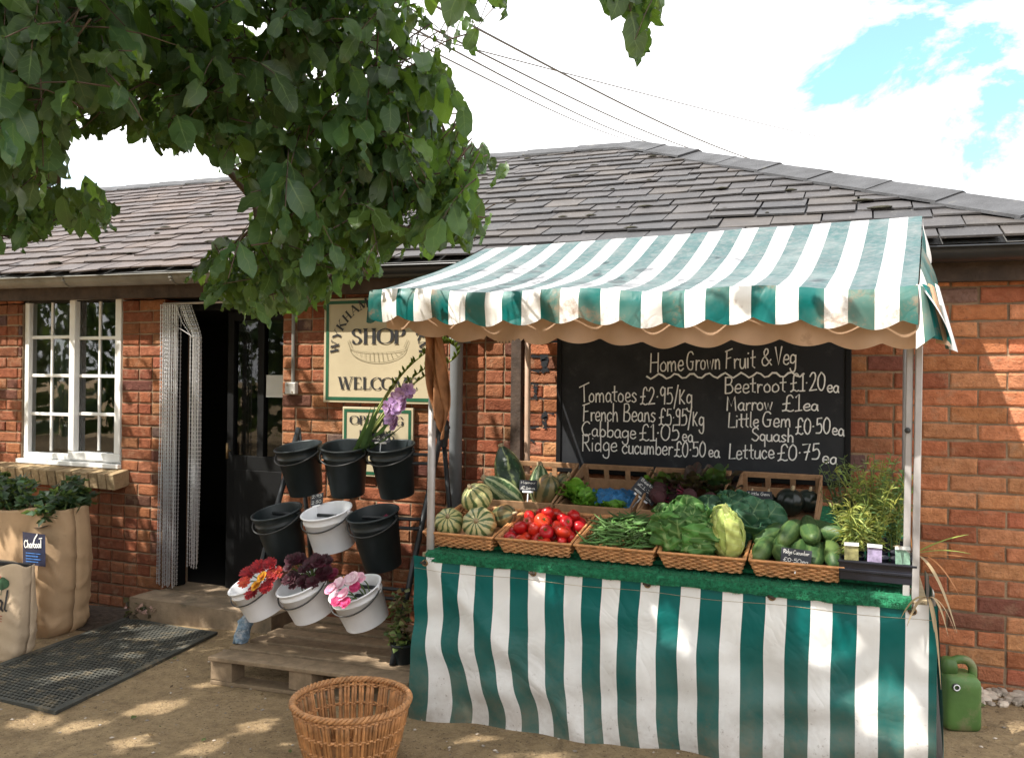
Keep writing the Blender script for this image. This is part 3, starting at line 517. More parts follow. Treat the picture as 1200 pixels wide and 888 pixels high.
# ------------------------------------------------------------------ building
B = empty('shop_building', (0, 0, 0), label='low red brick farm shop with slate hipped roof and white window', cat='building')
XL, XR = -8.0, 0.93
WIN = (-5.46, -4.525, 0.945, 2.10); DOOR = (-4.17, -3.235, 0.16, 2.0)
def brick_wall():
    mb = MB(); H = 0.075
    pal = [(0.40, 0.155, 0.072), (0.43, 0.18, 0.085), (0.36, 0.13, 0.062), (0.45, 0.205, 0.10), (0.33, 0.12, 0.06), (0.41, 0.17, 0.09)]
    rg = random.Random(3)
    for row in range(-1, 30):
        z0 = 0.0 + row * H; z1 = z0 + H
        x = XL - 0.2 + (0.1125 if row % 2 else 0); cuts = []
        while x < XR:
            hdr = 0.48 if x < -1.7 else 0.12
            if rg.random() < hdr: cuts += [x, x + 0.1125]; x += 0.225
            else: cuts.append(x); x += 0.225
        holes = [h for h in (WIN, DOOR) if z0 + H / 2 > h[2] - (0.08 if h is WIN else 0) and z0 + H / 2 < h[3]]
        segs = [(XL, XR)]
        for h in holes:
            segs = [q for a, b in segs for q in (((a, min(b, h[0])),) if a < h[0] else ()) + (((max(a, h[1]), b),) if b > h[1] else ())]
        for a, b in segs:
            cs = [a] + [c for c in cuts if a + 0.04 < c < b - 0.04] + [b]
            for c0, c1 in zip(cs, cs[1:]):
                if z1 > 2.12 + ez(c0) + 0.09: continue
                base = rg.choice(pal); k = rg.uniform(0.78, 1.18)
                if c0 > -0.1: k *= 1.22  # right-hand bricks coloured lighter, making up for the light missing there
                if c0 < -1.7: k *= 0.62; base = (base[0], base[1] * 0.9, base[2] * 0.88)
                if rg.random() < 0.02: base = (0.20, 0.115, 0.10)
                elif rg.random() < 0.06: base = (0.22, 0.09, 0.06)
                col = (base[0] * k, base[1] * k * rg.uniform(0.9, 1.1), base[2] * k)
                j = 0.0046; x0, x1 = c0 + j + rg.uniform(-.002, .002), c1 - j + rg.uniform(-.002, .002); a0, a1 = z0 + j + rg.uniform(-.0015, .0015), z1 - j + rg.uniform(-.0015, .0015)
                tilt = rg.uniform(-0.002, 0.002); dep = rg.uniform(-0.0015, 0.002); nu = 6 if c1 - c0 > 0.15 else 4; nv = 3; sd_ = rg.uniform(0, 99)
                vv = []
                for jz in range(nv + 1):
                    for i in range(nu + 1):
                        e = (i in (0, nu)) or (jz in (0, nv)); u = i / nu; v = jz / nv
                        u2 = u if i in (0, nu) else 0.035 + (u - 1 / nu) / (1 - 2 / nu) * 0.93; v2 = v if jz in (0, nv) else 0.12 + (v - 1 / nv) / (1 - 2 / nv) * 0.76
                        px, pz = x0 + (x1 - x0) * u2, a0 + (a1 - a0) * v2; nn = noise.noise(Vector((px * 30, pz * 30, sd_)))
                        ex = 0.0042 * noise.noise(Vector((px * 60, pz * 60, sd_ + 7))) if e else 0
                        vv.append(Vector((px + ex * (i in (0, nu)), dep + tilt * (u - .5) * 2 + (0.0045 if e else 0) + 0.0018 * nn, pz + ex * (jz in (0, nv)))))
                W_ = nu + 1; ff = [(q * W_ + i, q * W_ + i + 1, (q + 1) * W_ + i + 1, (q + 1) * W_ + i) for q in range(nv) for i in range(nu)]
                ring = list(range(W_)) + [q * W_ + nu for q in range(1, nv + 1)] + [nv * W_ + i for i in range(nu - 1, -1, -1)] + [q * W_ for q in range(nv - 1, 0, -1)]
                nb = len(vv); vv += [Vector((vv[r_].x, 0.022, vv[r_].z)) for r_ in ring]
                for q in range(len(ring)): ff.append((ring[q], nb + q, nb + (q + 1) % len(ring), ring[(q + 1) % len(ring)]))
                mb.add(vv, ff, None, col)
    return mb
bw = brick_wall(); nf = len(bw.f)
# mortar bed and body of the wall behind the bricks
bw.cur = 1
def slab(mb, x0, x1, y0, y1, z0, z1): mb.box(((x0 + x1) / 2, (y0 + y1) / 2, (z0 + z1) / 2), (x1 - x0, y1 - y0, z1 - z0))
YM = 0.009
TOPZ = 2.02
slab(bw, XL, WIN[0], YM, 0.24, -0.1, TOPZ); slab(bw, WIN[0], WIN[1], YM, 0.24, -0.1, WIN[2] - 0.07); slab(bw, WIN[1], DOOR[0], YM, 0.24, -0.1, TOPZ)
slab(bw, DOOR[1], XR, YM, 0.24, -0.1, TOPZ); slab(bw, DOOR[0], DOOR[1], YM, 0.24, -0.1, 0.13)
slab(bw, XR - 0.24, XR, 0.24, 5.2, -0.1, TOPZ); slab(bw, XL, XL + 0.24, 0.24, 5.2, -0.1, TOPZ); slab(bw, XL + 0.24, XR - 0.24, 4.96, 5.2, -0.1, TOPZ)
# bricks returning into the door opening
for row in range(2, 27):
    for sx, X in ((1, DOOR[0] + 0.002), (-1, DOOR[1] - 0.002)):
        k = rnd.uniform(0.5, 0.8); z = row * 0.075 + 0.0375
        bw.cur = 0; bw.box((X, 0.115, z), (0.006, 0.205, 0.064), None, (0.40 * k, 0.14 * k, 0.07 * k))
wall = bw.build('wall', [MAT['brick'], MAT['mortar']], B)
# inside of the shop: floor, ceiling, back partitions; near-black colour stands in for the unlit room
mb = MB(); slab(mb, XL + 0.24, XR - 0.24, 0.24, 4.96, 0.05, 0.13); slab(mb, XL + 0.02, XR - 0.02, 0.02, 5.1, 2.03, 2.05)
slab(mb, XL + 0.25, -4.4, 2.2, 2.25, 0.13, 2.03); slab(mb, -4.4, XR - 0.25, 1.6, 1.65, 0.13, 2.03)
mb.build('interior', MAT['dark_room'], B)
# curtain behind the left pane
mb = MB(); mb.grid(16, 4, lambda u, v: Vector((-5.42 + 0.2 * u, 0.22 + 0.02 * math.sin(u * 22), 1.0 + v * 1.05)))
mb.build('curtain', mat('window_curtain', (0.12, 0.12, 0.115), 0.9, 0.1, 6, 0), B, smooth=True)

# roof: every slate is laid over the one below
RY, RZ, EY, EZ = 2.5, 3.47, -0.20, 2.20
def roof_pt(X, s, lift=0.0):     # s = 0 at the eave, 1 at the ridge
    return Vector((X, EY + (RY - EY) * s, EZ + (RZ - EZ) * s + ez(X) + lift))
HIPX0, HIPX1 = 1.02, -1.72       # hip: x at the eave and at the ridge
def hipx(s): return HIPX0 + (HIPX1 - HIPX0) * s
mb = MB(); NR = 18; rg = random.Random(11)
for row in range(NR + 1):
    s0 = row / NR - 0.004; s1 = s0 + 1.35 / NR; x = XL - 0.5 + (0.119 if row % 2 else 0) + rg.uniform(-0.02, 0.02)
    while x < HIPX0:
        wd = 0.238 + rg.uniform(-0.012, 0.012); gp = rg.uniform(0.002, 0.006); x0, x1 = x + gp, x + wd - gp; x += wd
        d0 = rg.uniform(-0.008, 0.008); d1 = d0 + rg.uniform(-0.005, 0.005); t = 0.009
        if rg.random() < 0.04: d0 -= 0.012
        a, b = s0 + d0, s0 + d1; e = min(s1, 1.0)
        if a > 0.985: continue
        lo = 0.016 + rg.uniform(0, 0.008); X0b, X1b = min(x0, hipx(a)), min(x1, hipx(b)); X0t, X1t = min(x0, hipx(e)), min(x1, hipx(e))
        if X1b - X0b < 0.01: continue
        k = rg.uniform(0.85, 1.15); c = rg.choice(((0.049, 0.046, 0.048), (0.054, 0.050, 0.051), (0.044, 0.043, 0.046), (0.060, 0.053, 0.050)))
        if x < -2.8: c = (c[0] * 1.45, c[1] * 1.22, c[2] * 1.12)  # left slates tinted lighter and redder: warm sunlight put into their colour
        P = [roof_pt(X0b, a, lo), roof_pt(X1b, b, lo), roof_pt(X1t, e, 0.002), roof_pt(X0t, e, 0.002)]
        Q = [p - Vector((0, -0.003, t)) for p in P]
        if rg.random() < 0.25:  # chipped lower corner
            P[0].y += rg.uniform(0.005, 0.02); Q[0].y = P[0].y
        mb.add(P + Q, [(0, 1, 2, 3), (4, 5, 1, 0), (7, 4, 0, 3), (5, 6, 2, 1), (7, 6, 5, 4)], None, (c[0] * k, c[1] * k, c[2] * k))
# boarding below the slates, far slope and hip end
mb.c = (0.1, 0.1, 0.1)
e0, e1, r0, r1 = roof_pt(XL - 0.4, 0.0, -0.02), roof_pt(HIPX0, 0.0, -0.02), roof_pt(XL - 0.4, 1, -0.02), roof_pt(HIPX1, 1, -0.02)
bk0, bk1 = Vector((XL - 0.4, 5.3, 2.17 + ez(XL))), Vector((HIPX0, 5.3, 2.17 + ez(HIPX0)))
mb.add([e0, e1, r1, r0], [(0, 1, 2, 3)]); mb.add([e1, bk1, r1], [(0, 1, 2)]); mb.add([bk1, bk0, r0, r1], [(0, 1, 2, 3)]); mb.add([e0, r0, bk0], [(0, 1, 2)])
roof = mb.build('roof', MAT['slate'], B)
# moss cushions caught under the slates
mb = MB()
for i in range(70):
    s = rg.random() ** 0.8; X = rg.uniform(-6.5, hipx(s) - 0.05); row = int(s * NR) / NR; p = roof_pt(X, row + rg.uniform(-.003, .01), 0.018); q = rg.uniform(0.008, 0.024)
    M_ = Matrix.Translation(p) @ Matrix.Diagonal((q * rg.uniform(1, 2.6), q * 0.8, q * 0.5, 1))
    mb.lathe([(0.03, -0.6), (0.9, -0.3), (1, 0.2), (0.5, 0.8), (0.03, 1)], 7, M_, fn=lambda a, t: 1 + 0.3 * math.sin(3 * a + i))
tag(mb.build('moss', MAT['moss'], roof, smooth=True), kind='stuff')
def cap_tile(p, q, up, w_, ang, th_=0.014):
    """angled ridge tile from p to q"""
    m = MB(); d = (q - p).normalized(); sd_ = d.cross(up).normalized(); u2 = sd_.cross(d)
    def ringp(c, lift): 
        return [c - sd_ * w_ - u2 * (w_ * math.tan(ang)) + u2 * lift, c - sd_ * 0.02 + u2 * (lift - 0.004), c + u2 * (lift + 0.003), c + sd_ * 0.02 + u2 * (lift - 0.004), c + sd_ * w_ - u2 * (w_ * math.tan(ang)) + u2 * lift]
    A, A2 = ringp(p, 0.02), ringp(p, 0.02 - th_); Bq, B2 = ringp(q, 0.029), ringp(q, 0.029 - th_)
    m.add(A + Bq, [(i, i + 1, 6 + i, 5 + i) for i in range(4)]); m.add(A2 + B2, [(i + 1, i, 5 + i, 6 + i) for i in range(4)])
    m.add(A + A2, [(i + 1, i, 5 + i, 6 + i) for i in range(4)]); m.add(Bq + B2, [(i, i + 1, 6 + i, 5 + i) for i in range(4)])
    m.add([A[0], Bq[0], B2[0], A2[0]], [(0, 1, 2, 3)]); m.add([A[4], Bq[4], B2[4], A2[4]], [(3, 2, 1, 0)])
    return m
hb, ht = roof_pt(HIPX0 + 0.02, -0.01, 0.01), roof_pt(HIPX1, 1.0, 0.012)
hn = 9
for i in range(hn):
    a = hb.lerp(ht, i / hn); b = hb.lerp(ht, min(1.01, (i + 1.06) / hn)); j = Vector((0, 0, rg.uniform(-0.004, 0.006)))
    cap_tile(b + j, a + j, Vector((0.25, -0.25, 1)).normalized(), 0.16, R(20)).build('hip_tile', MAT['ridge'], roof)
for i in range(16):
    a = roof_pt(HIPX1 - i * 0.45, 1.0, 0.008); b = roof_pt(HIPX1 - (i + 1.04) * 0.45, 1.0, 0.008)
    cap_tile(a, b, Vector((0, 0, 1)), 0.15, R(26)).build('ridge_tile', MAT['ridge'], roof)
# fascia, gutters, downpipe
mb = MB()
mb.beam(Vector((XL, -0.055, 2.10 + ez(XL))), Vector((XR + .02, -0.055, 2.10 + ez(XR))), 0.05, 0.13)
mb.beam(Vector((XL, -0.015, 2.075 + ez(XL))), Vector((XR + .02, -0.015, 2.075 + ez(XR))), 0.05, 0.06)
mb.build('fascia', MAT['dark_timber'], B)
def gutter(x0, x1, m, name='gutter'):
    g = MB(); prof = []
    for i in range(11):
        a = math.pi * i / 10; prof.append((-0.062 * math.cos(a), -0.058 * math.sin(a)))
    prof = [(-0.070, 0.004), (-0.070, -0.004)] + prof + [(0.066, 0.006)]
    n = 30
    def P(u, k): X = x0 + (x1 - x0) * u; return Vector((X, -0.165 + prof[k][0], 2.165 + ez(X) + prof[k][1]))
    K = len(prof); vv = [P(i / n, k) for i in range(n + 1) for k in range(K)]
    g.add(vv, [(i * K + k, (i + 1) * K + k, (i + 1) * K + k + 1, i * K + k + 1) for i in range(n) for k in range(K - 1)])
    X = x0 + 0.6
    while X < x1 - 0.2:       # brackets
        for k in range(2, K - 2):
            a, b = prof[k], prof[k + 1]; z = 2.165 + ez(X)
            g.add([Vector((X - .012, -0.165 + a[0] * 1.06, z + a[1] * 1.06)), Vector((X + .012, -0.165 + a[0] * 1.06, z + a[1] * 1.06)), Vector((X + .012, -0.165 + b[0] * 1.06, z + b[1] * 1.06)), Vector((X - .012, -0.165 + b[0] * 1.06, z + b[1] * 1.06))], [(0, 1, 2, 3)])
        X += 0.9
    return g.build(name, m, B, smooth=True, solid=0.004)
gutter(XL - 0.1, -3.42, MAT['gutter_grey']); gutter(-3.41, 1.0, MAT['gutter_black'])
mb = MB(); X = -2.04
mb.tube(smooth_path([(X, -0.165, 2.07), (X, -0.165, 2.02), (X, -0.075, 1.93), (X, -0.062, 1.85)], 5) + [Vector((X, -0.062, 0.05))], 0.036, 14)
for z in (1.72, 0.75): mb.tube([(X, -0.062, z), (X, -0.062, z + 0.03)], 0.041, 14); mb.box((X, -0.02, z + 0.015), (0.12, 0.012, 0.03))
mb.build('downpipe', MAT['pipe_grey'], B, smooth=True)
# window
Wd = empty('window', (0, 0, 0)); Wd.parent = B
def rectframe(m, x0, x1, z0, z1, w_, y0, y1):
    slab(m, x0, x1, y0, y1, z0, z0 + w_); slab(m, x0, x1, y0, y1, z1 - w_, z1); slab(m, x0, x0 + w_, y0, y1, z0 + w_, z1 - w_); slab(m, x1 - w_, x1, y0, y1, z0 + w_, z1 - w_)
mb = MB(); x0, x1, z0, z1 = WIN; xm = (x0 + x1) / 2 - 0.01
rectframe(mb, x0 + .004, x1 - .004, z0 + .002, z1, 0.042, 0.02, 0.085); slab(mb, xm - 0.024, xm + 0.024, 0.021, 0.084, z0 + .044, z1 - .042)
mb.build('frame', MAT['white_upvc'], Wd, bevel=0.004)
mb = MB(); rectframe(mb, xm - 0.005, x1 - 0.012, z0 + 0.012, z1 - 0.01, 0.052, 0.003, 0.05); mb.build('casement', MAT['white_upvc'], Wd, bevel=0.005)
for (a, b, zz0, zz1) in ((x0 + 0.046, xm - 0.024, z0 + 0.044, z1 - 0.042), (xm + 0.047, x1 - 0.064, z0 + 0.064, z1 - 0.062)):
    mb = MB(); bw_ = 0.011
    for q in (1, 2, 3): zc = zz0 + (zz1 - zz0) * q / 4; slab(mb, a, b, 0.040, 0.062, zc - bw_, zc + bw_)
    xc = (a + b) / 2
    for q in range(4):
        slab(mb, xc - bw_ * .8, xc + bw_ * .8, 0.042, 0.060, zz0 + (zz1 - zz0) * q / 4 + bw_, zz0 + (zz1 - zz0) * (q + 1) / 4 - bw_)
    mb.build('glazing_bar', MAT['white_upvc'], Wd, bevel=0.003)
    mb = MB(); mb.grid(6, 6, lambda u, v: Vector((a + (b - a) * u, 0.051 + 0.0006 * math.sin(u * 5 + v * 3), zz0 + (zz1 - zz0) * v))); mb.build('pane', MAT['glass'], Wd, smooth=True)
mb = MB()
X = -5.72; i = 0
while X < -4.50:
    k = rnd.uniform(0.8, 1.2); mb.box((X + 0.037, -0.055, 0.852 + rnd.uniform(-.002, .002)), (0.067, 0.135 + rnd.uniform(-.006, .004), 0.104), Euler((R(10), 0, 0)), (0.34 * k, 0.25 * k, 0.14 * k)); X += 0.075
mb.build('sill', [MAT['brick']], Wd, bevel=0.005)
mb = MB(); slab(mb, WIN[0] - .01, WIN[1] + .008, -0.03, 0.06, 0.915, 0.944); mb.build('sill_board', MAT['white_upvc'], Wd, bevel=0.004)
# door: black frame, half glazed leaf standing back in the opening, step
D = empty('door', (0, 0, 0)); D.parent = B
mb = MB(); slab(mb, DOOR[0], DOOR[0] + 0.05, 0.10, 0.17, DOOR[2], DOOR[3]); slab(mb, DOOR[1] - 0.05, DOOR[1], 0.10, 0.17, DOOR[2], DOOR[3]); slab(mb, DOOR[0] + .05, DOOR[1] - .05, 0.10, 0.17, DOOR[3] - 0.05, DOOR[3]); mb.build('door_frame', MAT['black_paint'], D, bevel=0.004)
lx0, lx1, ly = -3.82, -3.29, 0.20; zmid, zt = 1.02, 1.95
mb = MB(); slab(mb, lx0, lx1, ly, ly + 0.045, 0.16, zmid)
slab(mb, lx0 + 0.07, lx1 - 0.07, ly - 0.006, ly - 0.001, 0.26, zmid - 0.09)
for a, b in ((lx0, lx0 + 0.05), (lx0 + 0.24, lx0 + 0.29), (lx1 - 0.05, lx1)): slab(mb, a, b, ly, ly + 0.045, zmid, zt)
slab(mb, lx0 + .05, lx0 + .24, ly, ly + .045, zt - 0.06, zt); slab(mb, lx0 + .29, lx1 - .05, ly, ly + .045, zt - 0.06, zt)
mb.build('door_leaf', MAT['black_paint'], D, bevel=0.003)
for a, b in ((lx0 + 0.05, lx0 + 0.24), (lx0 + 0.29, lx1 - 0.05)):
    mb = MB(); mb.grid(3, 3, lambda u, v: Vector((a + (b - a) * u, ly + 0.022, zmid + (zt - 0.06 - zmid) * v))); mb.build('door_pane', glass_mat('door_glass_%d' % int(a * 100), 0.02), D)
mb = MB(); mb.tube([(lx0 + 0.03, ly - 0.03, 1.0), (lx0 + 0.03, ly - 0.03, 1.10)], 0.008, 8); mb.tube([(lx0 + 0.03, ly, 1.05), (lx0 + 0.03, ly - 0.03, 1.05)], 0.006, 8); mb.build('handle', MAT['brass'], D, smooth=True)
mb = MB()
mb.grid(20, 6, lambda u, v: Vector((-4.21 + u * 1.08, -0.21 + v * 0.24, 0.152 + 0.004 * noise.noise(Vector((u * 9, v * 4, 0))))))
mb.grid(20, 4, lambda u, v: Vector((-4.21 + u * 1.08, -0.21 - 0.006 * noise.noise(Vector((u * 20, v * 4, 3))) * (v < 1), -0.05 + v * 0.202)))
mb.grid(4, 4, lambda u, v: Vector((-3.13, -0.21 + u * 0.24, -0.05 + v * 0.202))); mb.grid(4, 4, lambda u, v: Vector((-4.21, 0.03 - u * 0.24, -0.05 + v * 0.202)))
mb.build('doorstep', MAT['concrete'], D, smooth=False)
slab_ = MB(); slab(slab_, DOOR[0], DOOR[1], 0.02, 0.24, 0.131, 0.158); slab_.build('threshold', MAT['concrete'], D)

# ------------------------------------------------------------------ things fixed to the wall
mb = MB(); slab(mb, -3.19, -3.115, -0.035, -0.001, 1.425, 1.497)
jb = mb.build('junction_box', MAT['box_grey'], bevel=0.006); tag(jb, 'small pale grey electrical box on the brickwork right of the doorway', 'electrical box')
mb = MB(); mb.tube([(-3.145, -0.014, 1.497), (-3.147, -0.014, 2.03)], 0.011, 8); mb.build('conduit', MAT['gutter_grey'], jb)
mb = MB(); mb.tube([(-3.17, -0.036, 1.48), (-3.17, -0.039, 1.48)], 0.004, 8); mb.tube([(-3.135, -0.036, 1.44), (-3.135, -0.039, 1.44)], 0.004, 8); mb.build('screw', MAT['brass'], jb)
def border(m, x0, x1, z0, z1, w_, y): 
    for a in ((x0, x1, z0, z0 + w_), (x0, x1, z1 - w_, z1), (x0, x0 + w_, z0 + w_, z1 - w_), (x1 - w_, x1, z0 + w_, z1 - w_)):
        m.add([(a[0], y, a[2]), (a[1], y, a[2]), (a[1], y, a[3]), (a[0], y, a[3])], [(0, 1, 2, 3)])
S1 = empty('shop_sign', (-2.55, -0.01, 1.385), label='large cream shop sign with green border line on the brick wall', cat='sign')
sx0, sx1, sz0, sz1 = -2.918, -2.185, 1.383, 1.985
def loc(o, par): o.parent = par; o.matrix_parent_inverse = Matrix.Translation(par.location).inverted(); return o
mb = MB(); slab(mb, sx0, sx1, -0.030, -0.012, sz0, sz1); loc(mb.build('board', MAT['sign_cream'], bevel=0.003), S1)
mb = MB(); border(mb, sx0 + 0.016, sx1 - 0.016, sz0 + 0.014, sz1 - 0.014, 0.019, -0.0325); loc(mb.build('border_line', MAT['sign_green']), S1)
mb = MB(); P3 = lambda a, b: Vector((a, -0.0335, b))
scx = (sx0 + sx1) / 2
sign_text(mb, 'SHOP', scx - 0.175, 1.722, 0.35, 0.085, P3); loc(mb.build('lettering', MAT['sign_ink']), S1)
mb = MB(); sign_text(mb, 'WELCOME', sx0 + 0.105, 1.462, 0.52, 0.068, P3); loc(mb.build('lettering', MAT['sign_ink']), S1)
mb = MB()
txt = 'WYKHAM PARK FARM'; tot = sum(SG[c][0] for c in txt); ang = math.pi * 1.02; cc = (scx, 1.675); rad = 0.265; acc = 0
for c in txt:
    adv = SG[c][0]; t = math.pi / 2 + ang / 2 - ang * (acc + adv / 2) / tot; acc += adv; k = ang * rad / tot
    def to2(a, b, t=t, adv=adv, k=k):
        a -= adv * k / 2; n = (math.cos(t), math.sin(t)); tg = (math.sin(t), -math.cos(t)); return (cc[0] + n[0] * (rad + b) + tg[0] * a, cc[1] + n[1] * (rad + b) + tg[1] * a)
    sign_letter(mb, c, to2, k, 0.00052, P3)
loc(mb.build('lettering', MAT['sign_ink']), S1)
mb = MB()      # line drawing of a shallow trug under the word
ribbon(mb, [(scx + 0.185 * math.cos(a), 1.70 + 0.085 * math.sin(a)) for a in [math.pi * (1 + i / 24) for i in range(25)]], 0.004, P3)
ribbon(mb, [(scx + 0.185 * math.cos(a), 1.70 + 0.03 * math.sin(a)) for a in [math.pi * (1 + i / 24) for i in range(25)]], 0.003, P3)
for i in range(-5, 6): ribbon(mb, [(scx + i * 0.028, 1.672 - 0.0002 * i * i), (scx + i * 0.030 + 0.008, 1.619 + 0.0021 * i * i)], 0.003, P3)
ribbon(mb, [(scx - .185, 1.70), (scx - .20, 1.735), (scx - .19, 1.745), (scx - .17, 1.70)], 0.003, P3); ribbon(mb, [(scx + .185, 1.70), (scx + .20, 1.735), (scx + .19, 1.745), (scx + .17, 1.70)], 0.003, P3)
loc(mb.build('emblem', MAT['sign_line']), S1)
S2 = empty('opening_hours_sign', (-2.555, -0.01, 1.0), label='small cream opening hours sign hung below the larger shop sign', cat='sign')
mb = MB(); slab(mb, -2.786, -2.322, -0.028, -0.012, 0.965, 1.36); loc(mb.build('board', MAT['sign_cream'], bevel=0.003), S2)
mb = MB(); border(mb, -2.774, -2.334, 0.977, 1.348, 0.017, -0.0305); loc(mb.build('border_line', MAT['sign_green']), S2)
mb = MB(); P3b = lambda a, b: Vector((a, -0.0315, b))
sign_text(mb, 'OPENING', -2.732, 1.262, 0.355, 0.048, P3b); loc(mb.build('lettering', MAT['sign_ink']), S2); mb = MB(); sign_text(mb, 'HOURS', -2.672, 1.178, 0.235, 0.048, P3b); loc(mb.build('lettering', MAT['sign_ink']), S2)
# black tar daubs left on the bricks between the batten and the chalkboard
mb = MB(); rg = random.Random(31); TP = lambda a, b: Vector((a, -0.0035, b))
for row in range(16, 25):
    z = row * 0.075
    for q in range(3):
        x = rg.uniform(-1.655, -1.50); ribbon(mb, [(x - rg.uniform(.01, .05), z + rg.uniform(-.004, .004)), (x, z + rg.uniform(-.004, .006)), (x + rg.uniform(.01, .05), z + rg.uniform(-.006, .004))], rg.uniform(.004, .010), TP, rg, 0.9)
    x = -1.575 + rg.uniform(-.03, .03)
    if row % 2: ribbon(mb, [(x + rg.uniform(-.008, .008), z + .0075 * q) for q in range(11)], rg.uniform(.010, .028), TP, rg, 0.95)
tmk = mb.build('tar_marks', MAT['gutter_black'], wall); tmk['kind'] = 'stuff'
# chain fly curtain drawn to the left of the doorway
CH = empty('chain_curtain', (-4.12, -0.02, 1.98), label='silver chain fly curtain drawn aside at the left of the doorway', cat='fly curtain')
def chain(mb, P, rg):
    d = 0.0; k = 0; i = 0
    for a, b in zip(P, P[1:]):
        L_ = (b - a).length; n = max(1, int(L_ / 0.0125)); t = (b - a).normalized(); sx_ = Vector((1, 0, 0)) - t * t.x; sx_.normalize(); sy_ = t.cross(sx_)
        for q in range(n):
            c_ = a.lerp(b, (q + .5) / n); e = (sx_ * 0.8 + sy_ * 0.6) if k % 2 else (sx_ * 0.8 - sy_ * 0.6); k += 1; h_ = t * 0.0082; w2 = e * 0.0046; o2 = t.cross(e) * 0.0016
            mb.add([c_ - h_ + o2, c_ - h_ * .4 - w2, c_ + h_ * .4 - w2, c_ + h_ + o2, c_ + h_ * .4 + w2, c_ - h_ * .4 + w2, c_ - o2 * 2.2, c_ + o2 * 2.2], [(0, 1, 6), (1, 2, 6), (2, 3, 6), (3, 4, 6), (4, 5, 6), (5, 0, 6), (1, 0, 7), (2, 1, 7), (3, 2, 7), (4, 3, 7), (5, 4, 7), (0, 5, 7)])
rg = random.Random(17)
mb = MB()
for i in range(22):
    x = -4.165 + 0.135 * (i + rg.uniform(-.3, .3)) / 21; y = -0.030 + 0.022 * (i % 3) + rg.uniform(-.004, .004); chain(mb, [Vector((x, y, 1.985)), Vector((x + rg.uniform(-.004, .004), y, 1.2)), Vector((x + rg.uniform(-.012, .004), y, 0.175 + rg.uniform(0, .03)))], rg)
loc(mb.build('chain_bundle', MAT['chain']), CH)
mb = MB()
for i in range(16):
    u = rg.uniform(-1, 1); x0 = -3.99 + 0.05 * u; x1 = -3.885 + 0.034 * u + rg.uniform(-.004, .004); y = -0.02 + rg.uniform(-.02, .02); chain(mb, smooth_path([Vector((x0, y, 1.98)), Vector((x0 + 0.05, y, 1.87)), Vector((x1 - 0.005, y, 1.79)), Vector((x1, y, 1.70)), Vector((x1 + rg.uniform(-.006, .006), y, 1.0)), Vector((x1 + rg.uniform(-.012, .012), y, 0.30 + rg.uniform(0, .09)))], 3), rg)
loc(mb.build('chain_bundle', MAT['chain']), CH)
mb = MB(); mb.tube([(-4.16, -0.01, 1.99), (-3.25, -0.01, 1.99)], 0.008, 8); mb.tube(smooth_path([(-4.10, -0.035, 1.86), (-4.0, -0.04, 1.83), (-3.88, -0.045, 1.77)], 5), 0.003, 5); loc(mb.build('rail', MAT['metal_post']), CH)
# notice on the door glass
mb = MB(); mb.grid(3, 3, lambda u, v: Vector((-3.52 + 0.16 * u, 0.212, 1.40 + 0.14 * v)), None); tag(mb.build('paper_notice', MAT['paper'], solid=0.001), 'pale paper notice taped inside the dark door glass', 'notice')
# timber upright beside the chalkboard
mb = MB(); mb.box((-1.70, -0.022, 1.25), (0.058, 0.042, 1.6)); tag(mb.build('timber_batten', MAT['dark_timber'], bevel=0.003), 'dark brown upright timber batten on the bricks left of the chalkboard', 'batten')
# chalkboard
CB = empty('chalkboard', (-0.76, -0.02, 1.05), label='long black chalkboard listing home grown fruit and veg prices', cat='chalkboard')
bx0, bx1, bz0, bz1 = -1.47, -0.052, 1.05, 1.86
mb = MB(); slab(mb, bx0 + .02, bx1 - .02, -0.040, -0.016, bz0 + .02, bz1 - .02)
def board_mat():
    t = NT('board_black'); f = t.noise(3, 7, 0.65); g = t.noise(12, 6, 0.7)
    c = t.mix(t.ramp(f, (0.45, 0.0), (0.72, 0.45)), (0.012, 0.013, 0.016), (0.055, 0.058, 0.062)); c = t.mix(t.ramp(g, (0.6, 0.0), (0.75, 0.25)), c, (0.09, 0.09, 0.09))
    return t.done(c, 0.65, 0.3)
MAT['board'] = board_mat()
loc(mb.build('panel', MAT['board']), CB)
mb = MB(); rectframe(mb, bx0, bx1, bz0, bz1, 0.026, -0.050, -0.012); loc(mb.build('frame', MAT['black_paint'], bevel=0.004), CB)
mb = MB(); YB = -0.043
def B3(px, py): p = at(px, py, YB); return p
def chalk(txt, xa, ya, xb, yb, hpx):
    """text whose base line runs from photo point a to b; capital height hpx"""
    p, q = B3(xa, ya), B3(xb, yb); h = (B3(xa, ya - hpx) - p).z
    write(mb, txt, lambda a, b: Vector((a, YB, b)), p.x, p.z, q.x - p.x, h, q.z - p.z, wd=0.0064)
chalk('Home', 762, 436, 802, 434, 22); chalk('Grown', 804, 434, 845, 432, 22); chalk('Fruit', 850, 432, 886, 431, 22); chalk('&', 892, 428, 906, 428, 20); chalk('Veg', 908, 428, 934, 426, 21)
wv = [(758 + i * 4.6, 441 - 0.06 * i + 3 * math.sin(i * 1.5)) for i in range(41)]
ribbon(mb, [(B3(x, y).x, B3(x, y).z) for x, y in wv], 0.009, lambda a, b: Vector((a, YB, b)))
chalk('Tomatoes', 680, 471, 747, 471, 20); chalk('£2.95/Kg', 750, 474, 812, 473, 20)
chalk('French Beans', 683, 493, 769, 494, 20); chalk('£5.95/Kg', 772, 498, 826, 499, 20)
chalk('Cabbage', 682, 510, 746, 514, 17); chalk('£1.05', 749, 516, 797, 516, 19); chalk('ea', 799, 516, 813, 518, 15)
